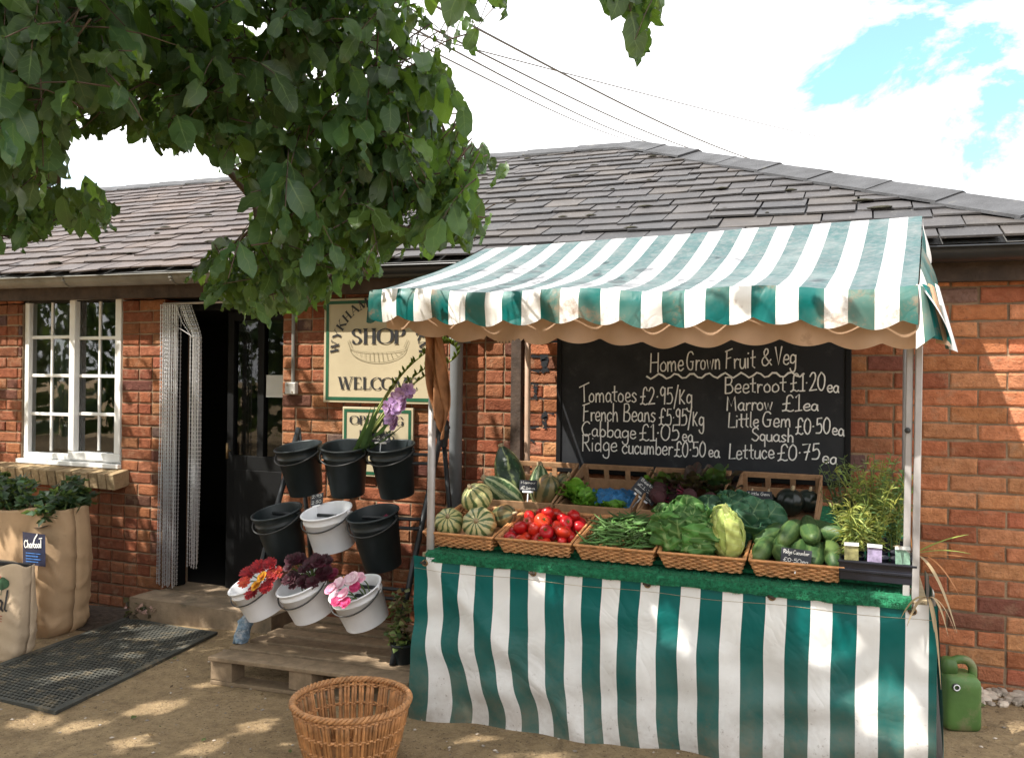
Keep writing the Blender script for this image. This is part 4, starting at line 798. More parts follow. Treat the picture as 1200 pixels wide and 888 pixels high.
chalk('Ridge', 682, 528, 724, 529, 19); chalk('cucumber', 729, 531, 789, 533, 18); chalk('£0.50', 790, 535, 828, 535, 18); chalk('ea', 830, 535, 844, 536, 15)
chalk('Beetroot', 849, 461, 922, 459, 19); chalk('£1.20', 926, 459, 968, 457, 21); chalk('ea', 969, 459, 984, 460, 15)
chalk('Marrow', 851, 481, 906, 480, 17); chalk('£1', 916, 482, 940, 481, 19); chalk('ea', 941, 481, 960, 481, 15)
chalk('Little', 853, 501, 890, 500, 17); chalk('Gem', 893, 500, 928, 500, 18); chalk('Squash', 881, 516, 931, 518, 15); chalk('£0.50', 932, 509, 974, 508, 19); chalk('ea', 975, 509, 990, 511, 15)
chalk('Lettuce', 854, 538, 908, 537, 18); chalk('£0.75', 911, 540, 962, 538, 19); chalk('ea', 963, 542, 982, 544, 15)
loc(mb.build('chalk_writing', MAT['chalk']), CB)

# ------------------------------------------------------------------ market stall
ST = empty('market_stall', (-0.75, -0.6, gz(-0.75)), label='market stall with green and white striped awning and skirt', cat='market stall')
FX0, FX1, FY, TZ = -1.735, 0.215, -1.03, 0.785      # front of the table
PITCH = 0.1515
def stall(o): return loc(o, ST)
# table board and frame legs
mb = MB(); slab(mb, FX0 + 0.01, FX1 - 0.01, FY + 0.02, -0.16, TZ - 0.03, TZ); slab(mb, FX0 + 0.02, FX1 - 0.02, FY + 0.008, FY + 0.019, TZ - 0.03, TZ - 0.004)
stall(mb.build('table_board', MAT['sand_stone']))
# sloping display shelf on the table
SLOPE = 0.20; SA = math.atan(SLOPE)
def shelf_z(Y): return TZ + 0.018 + (Y + 1.0) * SLOPE
mb = MB(); c = Vector(((FX0 + FX1) / 2, -0.530, shelf_z(-0.530) - 0.009)); mb.box(c, (FX1 - FX0 - 0.06, 0.78, 0.016), Euler((SA, 0, 0)))
mb.box((c.x, -0.17, (TZ + shelf_z(-0.17)) / 2 - 0.012), (FX1 - FX0 - 0.08, 0.02, shelf_z(-0.17) - TZ - 0.03))
stall(mb.build('display_shelf', MAT['turf']))
mb = MB(); PX0, PX1 = FX0 + 0.02, FX1 - 0.045
mb.tube([(PX0 + 0.012, FY + 0.045, gz(PX0)), (PX0 + 0.035, FY + 0.010, 1.86)], 0.0165, 12); stall(mb.build('post', MAT['metal_post'], smooth=True))
mb = MB(); mb.box((PX1, FY + 0.036, (gz(PX1) + 1.84) / 2), (0.022, 0.034, 1.84 - gz(PX1)), Euler((0, R(0.4), 0))); mb.box((PX1 - 0.028, FY + 0.046, (gz(PX1) + 1.84) / 2), (0.022, 0.028, 1.84 - gz(PX1)), Euler((0, R(0.4), 0))); stall(mb.build('post', MAT['metal_post'], bevel=0.003))
mb = MB(); mb.tube([(PX1 - 0.030, FY + 0.032, 1.36), (PX1 - 0.030, FY + 0.022, 1.36)], 0.010, 10); mb.tube([(PX1 - 0.030, FY + 0.022, 1.36), (PX1 - 0.030, FY + 0.014, 1.36)], 0.005, 8); stall(mb.build('bolt', MAT['wire'], smooth=True))
mb = MB(); mb.tube([(-1.585, -0.15, gz(-1.6)), (-1.585, -0.17, 2.16)], 0.015, 10); stall(mb.build('rear_post', mat('tan_post', (0.36, 0.24, 0.17), 0.6, 0.2, 14, 0.1), smooth=True))
mb = MB(); mb.tube([(PX1, -0.15, gz(PX1)), (PX1, -0.17, 2.18)], 0.015, 10); stall(mb.build('rear_post', MAT['metal_post'], smooth=True))
# awning
AX0, AX1, AYF, AYB = -1.845, 0.155, -1.25, -0.28
def awn(u, v):      # u along the front, v from the front edge to the back edge
    X = AX0 + (AX1 - AX0) * u; X += v * (0.065 + 0.0 * u)
    zf = 1.872 - 0.048 * u + 0.008 * math.sin(u * 19) - 0.02 * math.sin(math.pi * u) * 0.3; zb = 2.185 + 0.037 * u
    Y = AYF + (AYB - AYF) * v; z = zf + (zb - zf) * v
    z += -0.055 * math.sin(math.pi * v) * (0.45 + 0.55 * math.sin(math.pi * min(1, u * 1.0))) + 0.006 * noise.noise(Vector((u * 7, v * 4, 2)))
    z += 0.010 * math.sin(u * 40 + v * 2) * math.sin(math.pi * v) ** 2 * 0.3
    return Vector((X, Y, z))
US = (AX1 - AX0) / PITCH
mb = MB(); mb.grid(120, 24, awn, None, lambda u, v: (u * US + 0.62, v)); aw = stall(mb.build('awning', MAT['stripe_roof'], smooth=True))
def scallop(u, n): return abs(math.sin(math.pi * u * n))
NV = 13.2
def valance(u, v):
    p = awn(u, 0); k = v
    drop = 0.115 + 0.024 * abs(math.sin(math.pi * (u * NV + 0.1))) - 0.008
    wave = 0.010 * math.sin(u * 55) * k + 0.012 * noise.noise(Vector((u * 9, v, 5))) * k
    return Vector((p.x, p.y - 0.006 - 0.018 * math.sin(min(1, k * 2.2) * 1.57) + wave * 1.1 + 0.01 * k, p.z + 0.004 - drop * k))
mb = MB(); mb.grid(200, 10, valance, None, lambda u, v: (u * US + 0.62, 1 - v)); vl = mb.build('valance', MAT['stripe_valance'], aw, smooth=True)
# tan lining strip behind the valance, torn near its left end
def lining(u, v):
    p = awn(u, 0.07); X = p.x + 0.03
    bot = 0.178 + 0.022 * abs(math.sin(math.pi * (u * 12.5 + 0.35)))
    if 0.22 < u < 0.31: bot += 0.035 * (1 - abs(u - 0.285) / 0.065) * (0.6 + 0.4 * math.sin(u * 700)) - 0.02
    if u < 0.12: bot -= 0.05 * (1 - u / 0.12)
    return Vector((X, p.y + 0.02 * math.sin(u * 60) * v + 0.012 * noise.noise(Vector((u * 12, v * 2, 1))), p.z - 0.01 - bot * v))
mb = MB(); mb.grid(240, 6, lining); mb.build('lining', MAT['lining'], aw, smooth=True)
# side flaps: right one gathered into folds that hang over the corner
def flapR(u, v):
    a = awn(1.0, u); dr = 0.20 * v * (1 - 0.5 * u); fo = 0.012 * math.sin(u * 24 + 1) * v
    return Vector((a.x + 0.004 + (0.085 * math.sin(min(1, v * 1.1) * 1.3)) * (1 - u) ** 0.8 + fo, a.y - 0.012 * (1 - u) + 0.015 * v * math.sin(u * 10), a.z - dr + 0.004 + 0.01 * v * (1 - v)))
mb = MB(); mb.grid(80, 14, flapR, None, lambda u, v: (0.25 + 0.75 * min(1, u * 1.2) + 0.25 * v, 1 - v)); mb.build('side_flap', MAT['stripe_valance'], aw, smooth=True)
for k in range(4):   # the folds bunched at the corner
    mb = MB()
    def fold_(u, v, k=k):
        p = awn(1.0, 0.012 + 0.02 * k); w_ = 0.055 - 0.006 * k
        return Vector((p.x - 0.005 + 0.018 * k + w_ * u * (0.45 + 0.55 * v) + 0.012 * k * v, p.y - 0.012 + 0.028 * k - 0.022 * math.sin(u * 3.1416) * (0.5 + v) - 0.01 * v, p.z + 0.004 - (0.150 + 0.022 * k) * v - 0.055 * v * (1 - u) * (k == 0) - 0.012 * u))
    mb.grid(12, 14, fold_, None, lambda u, v, k=k: (0.30 + 0.42 * u + 0.2 * k, 1 - v)); mb.build('corner_fold', MAT['stripe_valance'] if k != 2 else MAT['lining'], aw, smooth=True)
def flapL(u, v):
    a = awn(0.0, u * 0.92); return Vector((a.x - 0.008 - 0.015 * math.sin(u * 16) * v - 0.012 * v, a.y, a.z - (0.125 + 0.02 * abs(math.sin(u * 20))) * v * (1 - 0.9 * u)))
mb = MB(); mb.grid(40, 8, flapL, None, lambda u, v: (0.6 + 0.3 * u, 1 - v)); mb.build('side_flap', MAT['stripe_valance'], aw, smooth=True)
# rails under the awning
for a, b in ((awn(0.02, 0.06), awn(0.975, 0.06)), (awn(0.03, 0.96), awn(0.97, 0.96))):
    mb = MB(); mb.tube([a + Vector((0, 0, -0.03)), b + Vector((0, 0, -0.03))], 0.013, 8); stall(mb.build('rail', MAT['metal_post'], smooth=True))
# skirt: a hung sheet with soft folds
def skirt(u, v):   # v = 0 hem, 1 top
    X = FX0 - 0.012 + (FX1 - FX0 + 0.03) * u; top = 0.779 - 0.006 * math.sin(u * math.pi * 4) ** 2; bot = 0.062 + 0.075 * u + 0.006 * math.sin(u * 9)
    d = 1 - v; s_ = 0.0
    sway = (0.040 * math.sin(v * 4.2 + u * 3.0 + 0.6) + 0.016 * math.sin(v * 9 + u * 6)) * math.sin(math.pi * min(1, d * 0.75)) * (1.2 - 1.05 * min(1, u * 1.15)) + 0.055 * d * (1 - u) * 1.0 * math.sin(math.pi * min(1, u * 1.6 + 0.15)) ** 2
    fold = 0.009 * math.sin(u * 41 + v * 2.5) * d + 0.026 * noise.noise(Vector((u * 8 + v * 1.3, v * 2.2, 3))) * min(1, d * 2.5) + 0.020 * noise.noise(Vector((u * 5 - v * 4, v * 5, 9))) * min(1, d * 3)
    crease = 0.018 * max(0, 1 - abs((u * 3.2 - 0.1) - d * 1.2) * 6) * (u < 0.45)
    z = bot + (top - bot) * v
    Y = FY - 0.012 - 0.02 * d - fold - crease - (0.05 * max(0, 0.06 - v) / 0.06) * 0.5
    return Vector((X + sway * 0.75 * (1 - max(0, u - 0.9) * 10 if u > 0.9 else min(1, u * 14)), Y, z))
SU = (FX1 - FX0 + 0.03) / PITCH
mb = MB(); mb.grid(220, 50, skirt, None, lambda u, v: (u * SU - 0.43 + 1, v)); sk = stall(mb.build('skirt', MAT['stripe_skirt'], smooth=True))
def skirtR(u, v):
    p = skirt(1.0, v); return Vector((p.x + 0.002 + 0.016 * math.sin(u * 14 + v * 3) * (1.2 - v) + 0.01 * (1 - v), p.y + u * 0.62, p.z + 0.02 * (1 - v) * u))
mb = MB(); mb.grid(50, 24, skirtR, None, lambda u, v: (u * 0.62 / PITCH + 0.6, v)); stall(mb.build('skirt_side', MAT['stripe_skirt'], smooth=True))
mb = MB()
for k in range(2):
    mb.tube([skirt(i / 160, 0.925) + Vector((0, -0.0014, 0)) for i in range(161)], 0.0007, 4); break
mb.build('seam', MAT['sand_stone'], sk)
for X in [at(px_, py_, FY).x for px_, py_ in ((502, 655), (627, 668), (760, 690), (905, 698), (1069, 708))]:       # eyelets with their toggles
    u = (X - FX0 + 0.012) / (FX1 - FX0 + 0.03); p = skirt(u, 0.965) + Vector((0, -0.004, 0))
    mb = MB(); mb.tube([p + Vector((0.011 * math.cos(a), 0, 0.011 * math.sin(a))) for a in [k * math.pi / 8 for k in range(16)]], 0.0035, 6, closed=True); e_ = mb.build('eyelet', MAT['brass'], sk, smooth=True)
    mb = MB(); mb.tube([p + Vector((-0.014, -0.010, 0.004)), p + Vector((0.010, -0.012, -0.002))], 0.005, 6); mb.tube([p + Vector((0, -0.01, 0)), p + Vector((0.002, 0.006, 0.03))], 0.002, 5); mb.build('toggle', MAT['soil'], sk, smooth=True)
# strips of artificial turf over the table edge
def turf(x0, x1, lift, drop, seed):
    m = MB(); rg = random.Random(seed)
    def f(u, v):
        X = x0 + (x1 - x0) * u; k = v
        if k < 0.55: Y = FY - 0.012 + (0.55 - k) / 0.55 * 0.20; z = TZ + 0.010 + lift
        else: Y = FY - 0.012 - 0.014 * math.sin((k - .55) / .45 * 1.57); z = TZ + 0.010 + lift - (k - .55) / .45 * (drop + 0.008 * noise.noise(Vector((X * 6, 0, seed))))
        return Vector((X, Y + 0.004 * noise.noise(Vector((X * 30, k * 5, seed))), z + 0.003 * noise.noise(Vector((X * 25, k * 9, seed + 4)))))
    m.grid(int((x1 - x0) * 80), 12, f, (1, 1, 1))
    for i in range(int((x1 - x0) * 5200)):
        u, v = rg.random(), rg.random() ** 0.7; p = f(u, v); q = f(u, min(1, v + 0.02)) - p; n = Vector((1, 0, 0)).cross(q).normalized() if q.length > 0 else Vector((0, -1, 0))
        if n.y > 0 and n.z < 0.2: n = -n
        n = (n + Vector((rg.uniform(-.5, .5), rg.uniform(-.5, .5), rg.uniform(-.5, .3)))).normalized(); l = rg.uniform(0.006, 0.012); sd_ = Vector((rg.uniform(-1, 1), 0, rg.uniform(-1, 1))).normalized() * 0.0011; k = rg.uniform(0.6, 1.6)
        m.add([p - sd_, p + sd_, p + n * l], [(0, 1, 2)], None, (k, k, k))
    return m
t1 = stall(turf(FX0 + 0.045, -0.715, 0.004, 0.038, 1).build('turf_strip', MAT['turf'])); t2 = stall(turf(-0.735, FX1 - 0.06, 0.0, 0.036, 2).build('turf_strip', MAT['turf']))
# crumpled tan cloth hanging from the left post
mb = MB()
def cloth(u, v):
    z = 1.76 - 0.42 * v - 0.05 * u * v; tw = 0.020 * math.sin(u * 9 + v * 5) + 0.012 * math.sin(u * 17 - v * 7)
    wd = 0.022 + 0.034 * math.sin(v * 2.6) ** 1.0 * (1 if v < .75 else (1 - v) * 4)
    return Vector((-1.665 + (u - 0.32) * wd * 1.5 + 0.035 * v, FY - 0.055 - tw + 0.03 * u, z + 0.03 * math.sin(u * 6) * v))
mb.grid(26, 30, cloth); cl = mb.build('hanging_cloth', MAT['husk'], smooth=True, solid=0.002); tag(cl, 'crumpled brown cloth strip hanging from the left awning post', 'cloth')

# ------------------------------------------------------------------ wicker trays
def wicker_tray():
    mb = MB(); w0, d0, w1, d1, h = 0.275, 0.30, 0.318, 0.35, 0.066; rg = random.Random(5)
    def loop(t, n=120, off=0.0, amp=0.003, ph=0):
        a, b = (w0 + (w1 - w0) * t) / 2, (d0 + (d1 - d0) * t) / 2; P = []; per = 2 * (a + b) * 2
        for i in range(n):
            q = i / n * 4; s_ = int(q); f = q - s_; c = [(-a, -b), (a, -b), (a, b), (-a, b)]; p, r_ = c[s_], c[(s_ + 1) % 4]; x, y = p[0] + (r_[0] - p[0]) * f, p[1] + (r_[1] - p[1]) * f
            nx, ny = [(0, -1), (1, 0), (0, 1), (-1, 0)][s_]; o = amp * math.sin(math.pi * (i / n * 56) + ph) + off
            P.append(Vector((x + nx * o, y + ny * o, h * t)))
        return P
    rows = 7
    for i in range(rows):
        k = rg.uniform(0.7, 1.25); mb.tube(loop(0.04 + 0.82 * i / (rows - 1), 224, 0, 0.0048, math.pi * (i % 2)), 0.0046, 5, col=(k, k, k), closed=True)
    for q in range(2): mb.tube(loop(0.95 + 0.05 * q, 100, 0.002 * q, 0.001, q), 0.0056, 6, col=(1.15, 1.1, 1.05), closed=True)
    for i in range(56):
        q = (i + 0.5) / 56 * 4; s_ = int(q); f = q - s_
        def pt(t):
            a, b = (w0 + (w1 - w0) * t) / 2, (d0 + (d1 - d0) * t) / 2; c = [(-a, -b), (a, -b), (a, b), (-a, b)]; p, r_ = c[s_], c[(s_ + 1) % 4]; return Vector((p[0] + (r_[0] - p[0]) * f, p[1] + (r_[1] - p[1]) * f, h * t))
        mb.tube([pt(0), pt(0.98)], 0.0026, 4, col=(0.85, 0.8, 0.8))
    mb.box((0, 0, 0.004), (w0, d0, 0.006), None, (0.7, 0.7, 0.7))
    return mb
TRX = [-1.565, -1.232, -0.892, -0.560, -0.222]
TLAB = ['wicker tray of pale striped squashes at the stall left end', 'wicker tray heaped with red tomatoes', 'wicker tray piled with green beans', 'wicker tray holding the cabbages', 'wicker tray of cucumbers beside the black herb tray']
TRY = -0.815
trays = []
p0 = None
for X, lb in zip(TRX, TLAB):
    if p0 is None: o = wicker_tray().build('wicker_tray', MAT['wicker'], smooth=True); p0 = o
    else: o = p0.copy(); sc.collection.objects.link(o)
    o.location = (X, TRY + 0.0, shelf_z(TRY)); o.rotation_euler = (SA, 0, R(rnd.uniform(-1.5, 1.5))); tag(o, lb, 'wicker tray', 'wicker trays along the stall front'); trays.append(o)
def on_tray(i, x, y, z):      # point in the frame of tray i
    return Vector((TRX[i] + x, TRY + y * math.cos(SA) - z * math.sin(SA), shelf_z(TRY) + y * math.sin(SA) + z * math.cos(SA)))
def on_shelf(X, Y, z): return Vector((X, Y, shelf_z(Y) + z))
# round striped squashes
def squash_mb(r, ribs=9, flat=0.85, d=0.035):
    m = MB(); prof = []
    for i in range(17):
        a = math.pi * i / 16; prof.append((max(0.001, r * math.sin(a) ** 0.85), -r * flat * math.cos(a)))
    m.lathe(prof, 54, fn=lambda a, t: 1 + d * math.cos(a * ribs) * math.sin(math.pi * t))
    return m
def squash(mname, r, p, d, label, group, flat=0.85):
    o = squash_mb(r, 9, flat).build('squash', MAT[mname], smooth=True); o.location = p; o.rotation_euler = Vector(d).to_track_quat('Z', 'Y').to_euler()
    s_ = MB(); s_.tube([(0, 0, r * flat * 0.93), (0.003, 0.002, r * flat + 0.018)], [r * 0.16, r * 0.10], 7); st = s_.build('stalk', MAT['sand_stone'], o, smooth=True)
    tag(o, label, 'squash', group); return o
G1 = 'round squashes in the left tray'
squash('squash', 0.064, on_tray(0, -0.088, -0.075, 0.078), (0.2, -0.7, 0.5), 'round pale green squash nearest the left stall post', G1)
squash('squash_orange', 0.073, on_tray(0, 0.060, -0.085, 0.085), (0.15, -0.9, 0.35), 'pale striped squash with an orange blush, front of the left tray', G1)
squash('squash', 0.070, on_tray(0, -0.005, 0.045, 0.155), (-0.3, -0.55, 0.75), 'striped squash sitting on top of the two front squashes', G1)
squash('squash_brown', 0.050, on_tray(0, 0.125, 0.03, 0.085), (0.9, -0.3, 0.3), 'small olive squash at the right of the left tray', G1, 1.15)
# tomatoes
def tomato_mb(r, sd_):
    m = MB(); prof = [(max(0.0008, r * math.sin(math.pi * i / 14) ** 0.9), -r * 0.82 * math.cos(math.pi * i / 14) - (0.010 * math.exp(-((i - 14) / 1.6) ** 2))) for i in range(15)]
    m.lathe(prof, 26, fn=lambda a, t: 1 + 0.035 * math.cos(5 * a + sd_) * t + 0.05 * math.sin(2 * a + sd_) + 0.03 * math.sin(3 * a + 1)); return m
tm = None; rg = random.Random(21); pts = []
for layer, n, zz in ((0, 26, 0.048), (1, 15, 0.092), (2, 2, 0.125)):
    tries = 0; cnt = 0
    while cnt < n and tries < 4000:
        tries += 1; x, y = rg.uniform(-0.125, 0.125) * (1 - 0.22 * layer), rg.uniform(-0.135, 0.135) * (1 - 0.20 * layer) + (0.012 * layer); r = rg.uniform(0.028, 0.040)
        if all((x - a) ** 2 + (y - b) ** 2 > ((r + q) * 0.86) ** 2 for a, b, q, l in pts if l == layer): pts.append((x, y, r, layer)); cnt += 1
for x, y, r, layer in pts:
    if tm is None:
        o = tomato_mb(0.034, 1).build('tomato', MAT['tomato'], smooth=True); c_ = MB()
        for k in range(5):
            a = k * 1.257; c_.add([(0.002 * math.cos(a + 1.57), 0.002 * math.sin(a + 1.57), 0.0205), (0.002 * math.cos(a - 1.57), 0.002 * math.sin(a - 1.57), 0.0205), (0.015 * math.cos(a), 0.015 * math.sin(a), 0.0255)], [(0, 1, 2)])
        c_.tube([(0, 0, 0.018), (0.002, 0, 0.032)], 0.0018, 5); c_.build('calyx', MAT['calyx'], o); tm = o
    else: o = copy_tree(tm)
    s_ = r / 0.034; o.location = on_tray(1, x, y, (0.040, 0.078, 0.106)[layer]); o.scale = (s_, s_, s_ * rg.uniform(0.92, 1.05)); o.rotation_euler = (rg.uniform(-1.6, 1.2), rg.uniform(-1.2, 1.2), rg.uniform(0, 6)); tag(o, 'ripe red tomato heaped in the wicker tray', 'tomato', 'tomatoes heaped in a tray')
# beans
def bean_mb(sd_):
    g = random.Random(sd_); m = MB(); L_ = g.uniform(0.10, 0.145); c = g.uniform(-6.5, 6.5); c2 = g.uniform(-1, 1)
    P = []
    for i in range(11):
        t = i / 10 - 0.5; P.append(Vector((t * L_, c * (t * L_) ** 2 * 1.6, 0.01 * c2 * math.sin(t * 4))))
    m.tube(P, [0.0012, 0.0032, 0.0042, 0.0045, 0.0046, 0.0046, 0.0045, 0.0043, 0.0038, 0.0026, 0.0009], 6); return m
bm_ = []
for i in range(190):
    if i < 7: o = bean_mb(i).build('green_bean', MAT['bean'], smooth=True); bm_.append(o)
    else: o = bm_[i % 7].copy(); sc.collection.objects.link(o)
    x, y = rg.uniform(-0.13, 0.13), rg.uniform(-0.15, 0.14); hmax = 0.055 + 0.060 * (1 - (x / 0.16) ** 2) * (1 - ((y - 0.02) / 0.19) ** 2)
    z = hmax * (0.55 + 0.45 * rg.random() ** 0.5); ex = 1 - max(0, abs(x) - 0.085) / 0.05
    o.location = on_tray(2, x * 0.92, y * 0.9, z); o.rotation_euler = (SA + rg.uniform(-.45, .45), rg.uniform(-.35, .35), rg.gauss(0.3, 1.2)); tag(o, 'slim green bean lying in the heaped wicker tray', 'green bean', 'green beans heaped in a tray')
# leaves and cabbages
def leaf_fn(L_, W_, cup=0.3, curl=0.3, ruf=0.02, sd_=0, base=0.2):
    def f(u, v):
        a = u * 2 - 1; wdt = W_ * (base + (1 - base) * math.sin(math.pi * min(1, v * 0.62 + 0.12)) ** 0.8) * (1 - max(0, v - 0.85) * 3.2 * 0.55)
        x = a * wdt; y = L_ * v * (1 - 0.10 * a * a); z = cup * W_ * a * a + curl * L_ * v * v
        z += ruf * (abs(a) ** 2) * math.sin(v * 17 + sd_ + a * 2) + ruf * 0.5 * noise.noise(Vector((a * 4 + sd_, v * 6, sd_)))
        return Vector((x, y, z))
    return f
def sheet(m, fn, M_, nu=10, nv=12, col=(1, 1, 1)): m.grid(nu, nv, lambda u, v: M_ @ fn(u, v), col)
def cabbage(name, mats, p, r, d, label, n=16, h=1.0, sd_=1, open_=0.55):
    root = empty(name, p, (0, 0, 0), label, 'cabbage', 'cabbages in the tray'); Q = rot_to(d); g = random.Random(sd_)
    m = MB(); m.lathe([(max(0.002, r * 0.72 * math.sin(math.pi * i / 10)), r * h * (0.78 - 0.78 * math.cos(math.pi * i / 10) )) for i in range(11)], 20, Q, fn=lambda a, t: 1 + 0.05 * math.sin(5 * a + 3 * t)); m.build('heart', mats[0], root, smooth=True)
    for i in range(n):
        t = i / n; ang = i * 2.399 + g.uniform(-.3, .3); k = g.uniform(0.7, 1.35); sp = g.uniform(0, 99); half = (0.95 + 0.25 * t) * g.uniform(0.85, 1.1); top = (2.75 - 0.9 * t * open_ * 2) * g.uniform(0.94, 1.04)
        R0 = r * (0.76 + 0.25 * t)
        def f2(u, v, t=t, ang=ang, sp=sp, half=half, top=top, R0=R0):
            a_ = (u * 2 - 1); wv_ = math.sin(math.pi * min(1, 0.16 + 0.70 * v)) ** 0.7; th_ = ang + a_ * half * wv_ / max(0.55, math.sin(0.3 + v * 2.2)); ph_ = 0.35 + (top - 0.35) * v
            fl = max(0, v - 0.55) ** 2 * 1.9 * t * open_ * 2 + 0.10 * a_ * a_ * t; rr = R0 * (1 + fl)
            rr += r * (0.12 * noise.noise(Vector((th_ * 2.2, ph_ * 3, sp))) + 0.075 * noise.noise(Vector((th_ * 6, ph_ * 7, sp))) + 0.06 * (abs(a_) ** 2 + max(0, v - .6) * 2) * math.sin(v * 21 + a_ * 9 + sp) * (0.4 + t) + 0.03 * noise.noise(Vector((a_ * 11, v * 13, sp))) - 0.035 * (abs(a_) < 0.06) * (v < .85))
            z = r * h * (0.78 - 0.86 * math.cos(ph_)) + r * fl * 0.35 + r * h * 0.55 * max(0, v - 0.5) ** 1.5 * (1 - t) * 2
            return Q @ Vector((rr * math.sin(ph_) ** 0.85 * math.cos(th_), rr * math.sin(ph_) ** 0.85 * math.sin(th_), z))
        mm = MB(); mm.grid(22, 22, f2, (k, k * g.uniform(.95, 1.1), k)); mm.build('leaf', mats[1 if t < 0.7 else 2], root, smooth=True, solid=0.0015)
    return root
cabbage('cabbage', (MAT['cabbage_leaf'], MAT['cabbage_leaf'], MAT['cabbage_leaf']), on_tray(3, -0.062, -0.055, 0.034), 0.106, (-0.10, -0.22, 1.0), 'large mid green cabbage with crinkled pointed head, front of its tray', 15, 1.0, 4, 0.46)
cabbage('cabbage', (MAT['cabbage_dark'], MAT['cabbage_dark'], MAT['cabbage_dark']), on_tray(3, 0.055, 0.060, 0.02), 0.105, (0.30, -0.05, 1.0), 'dark blue green cabbage behind the pale hearted one', 14, 1.12, 8, 0.55)
cabbage('cabbage', (MAT['heart_leaf'], MAT['heart_leaf'], MAT['heart_leaf']), on_tray(3, 0.098, -0.085, 0.035), 0.066, (-0.16, -0.20, 1.0), 'cabbage trimmed to its pale yellow green heart, at the tray right end', 9, 1.6, 15, 0.12)
def outer_leaf(par, mname, p, d_up, face, L_, W_, k, sd_):
    m = MB(); y = Vector(d_up).normalized(); z = Vector(face); z = (z - y * z.dot(y)).normalized(); x = y.cross(z); M_ = Matrix((x, y, z)).transposed().to_4x4(); M_.translation = Vector(p) - par.location; fn = leaf_fn(L_, W_, -0.35, -0.10, 0.022, sd_, 0.45)
    def f(u, v): q = fn(u, v); q.z += 0.016 * noise.noise(Vector((u * 5 + sd_, v * 6, 0))) + 0.008 * noise.noise(Vector((u * 13 + sd_, v * 13, 2))); return q
    sheet(m, f, M_, 18, 20, (k, k, k)); m.build('leaf', MAT[mname], par, smooth=True, solid=0.0015)
cabs = [o for o in bpy.data.objects if o.get('category') == 'cabbage']
outer_leaf(cabs[0], 'cabbage_leaf', on_tray(3, -0.060, -0.165, 0.068), (0.22, -0.10, 1), (-0.05, -1, 0.2), 0.145, 0.112, 1.1, 2); outer_leaf(cabs[0], 'cabbage_leaf', on_tray(3, -0.118, -0.155, 0.066), (-0.35, -0.12, 1), (-0.4, -1, 0.2), 0.15, 0.085, 1.45, 23); outer_leaf(cabs[0], 'cabbage_leaf', on_tray(3, -0.02, -0.155, 0.06), (0.5, -0.05, 1), (0.3, -1, 0.25), 0.13, 0.075, 0.75, 29); outer_leaf(cabs[0], 'cabbage_leaf', on_tray(3, -0.085, -0.145, 0.105), (0.12, 0.22, 1), (-0.15, -1, 0.35), 0.18, 0.075, 1.25, 5); outer_leaf(cabs[0], 'cabbage_leaf', on_tray(3, -0.15, -0.07, 0.05), (-0.25, -0.05, 1), (-0.8, -0.8, 0.3), 0.17, 0.085, 0.9, 7)
outer_leaf(cabs[1], 'cabbage_dark', on_tray(3, 0.010, -0.035, 0.07), (-0.05, 0.05, 1), (0, -1, 0.35), 0.18, 0.075, 0.75, 11); outer_leaf(cabs[1], 'cabbage_dark', on_tray(3, 0.115, 0.00, 0.05), (0.45, 0, 1), (0.4, -1, 0.3), 0.20, 0.080, 1.35, 13); outer_leaf(cabs[1], 'cabbage_leaf', on_tray(3, 0.05, 0.02, 0.11), (0.1, 0.0, 1), (0.1, -1, 0.2), 0.13, 0.06, 0.8, 17); outer_leaf(cabs[1], 'cabbage_dark', on_tray(3, 0.15, 0.04, 0.05), (0.7, 0, 1), (0.4, -1, 0.6), 0.19, 0.075, 1.5, 19)
# cucumbers
def cuke_mb(L_, r, sd_):
    m = MB(); g = random.Random(sd_); n = 18; P = [Vector((L_ * (i / n - 0.5), 0.35 * (L_ * (i / n - 0.5)) ** 2 * g.uniform(2, 4), 0)) for i in range(n + 1)]
    rr = [max(0.002, r * (math.sin(math.pi * min(1, max(0, 0.03 + 0.94 * i / n))) ** 0.42)) for i in range(n + 1)]; m.tube(P, rr, 16); return m
G3 = 'cucumbers piled in the right tray'; ck = [cuke_mb(0.20, 0.035, i).build('cucumber', MAT['cucumber'], smooth=True) for i in range(3)]
spots = [(-0.118, -0.035, 0.062, 78, 14), (-0.060, -0.045, 0.066, 95, 16), (0.002, -0.040, 0.062, 84, 18), (0.062, -0.045, 0.066, 94, 16), (0.118, -0.03, 0.062, 98, 12), (-0.095, 0.05, 0.090, 52, 18), (-0.03, 0.005, 0.118, 72, 16), (0.040, 0.015, 0.122, 100, 14), (0.090, 0.045, 0.116, 148, 6), (-0.02, 0.115, 0.085, 10, 5), (0.09, 0.12, 0.085, -12, 0)]
for i, (x, y, z, az, tl) in enumerate(spots):
    o = ck[i] if i < 3 else ck[i % 3].copy()
    if i >= 3: sc.collection.objects.link(o)
    o.location = on_tray(4, x, y, z); o.rotation_euler = Euler((rnd.uniform(0, 6), R(-tl), R(az)), 'XYZ'); o.scale = (rnd.uniform(.85, 1.05), rnd.uniform(.95, 1.15), rnd.uniform(.95, 1.15)); tag(o, 'plump green ridge cucumber piled in the wicker tray', 'cucumber', G3)

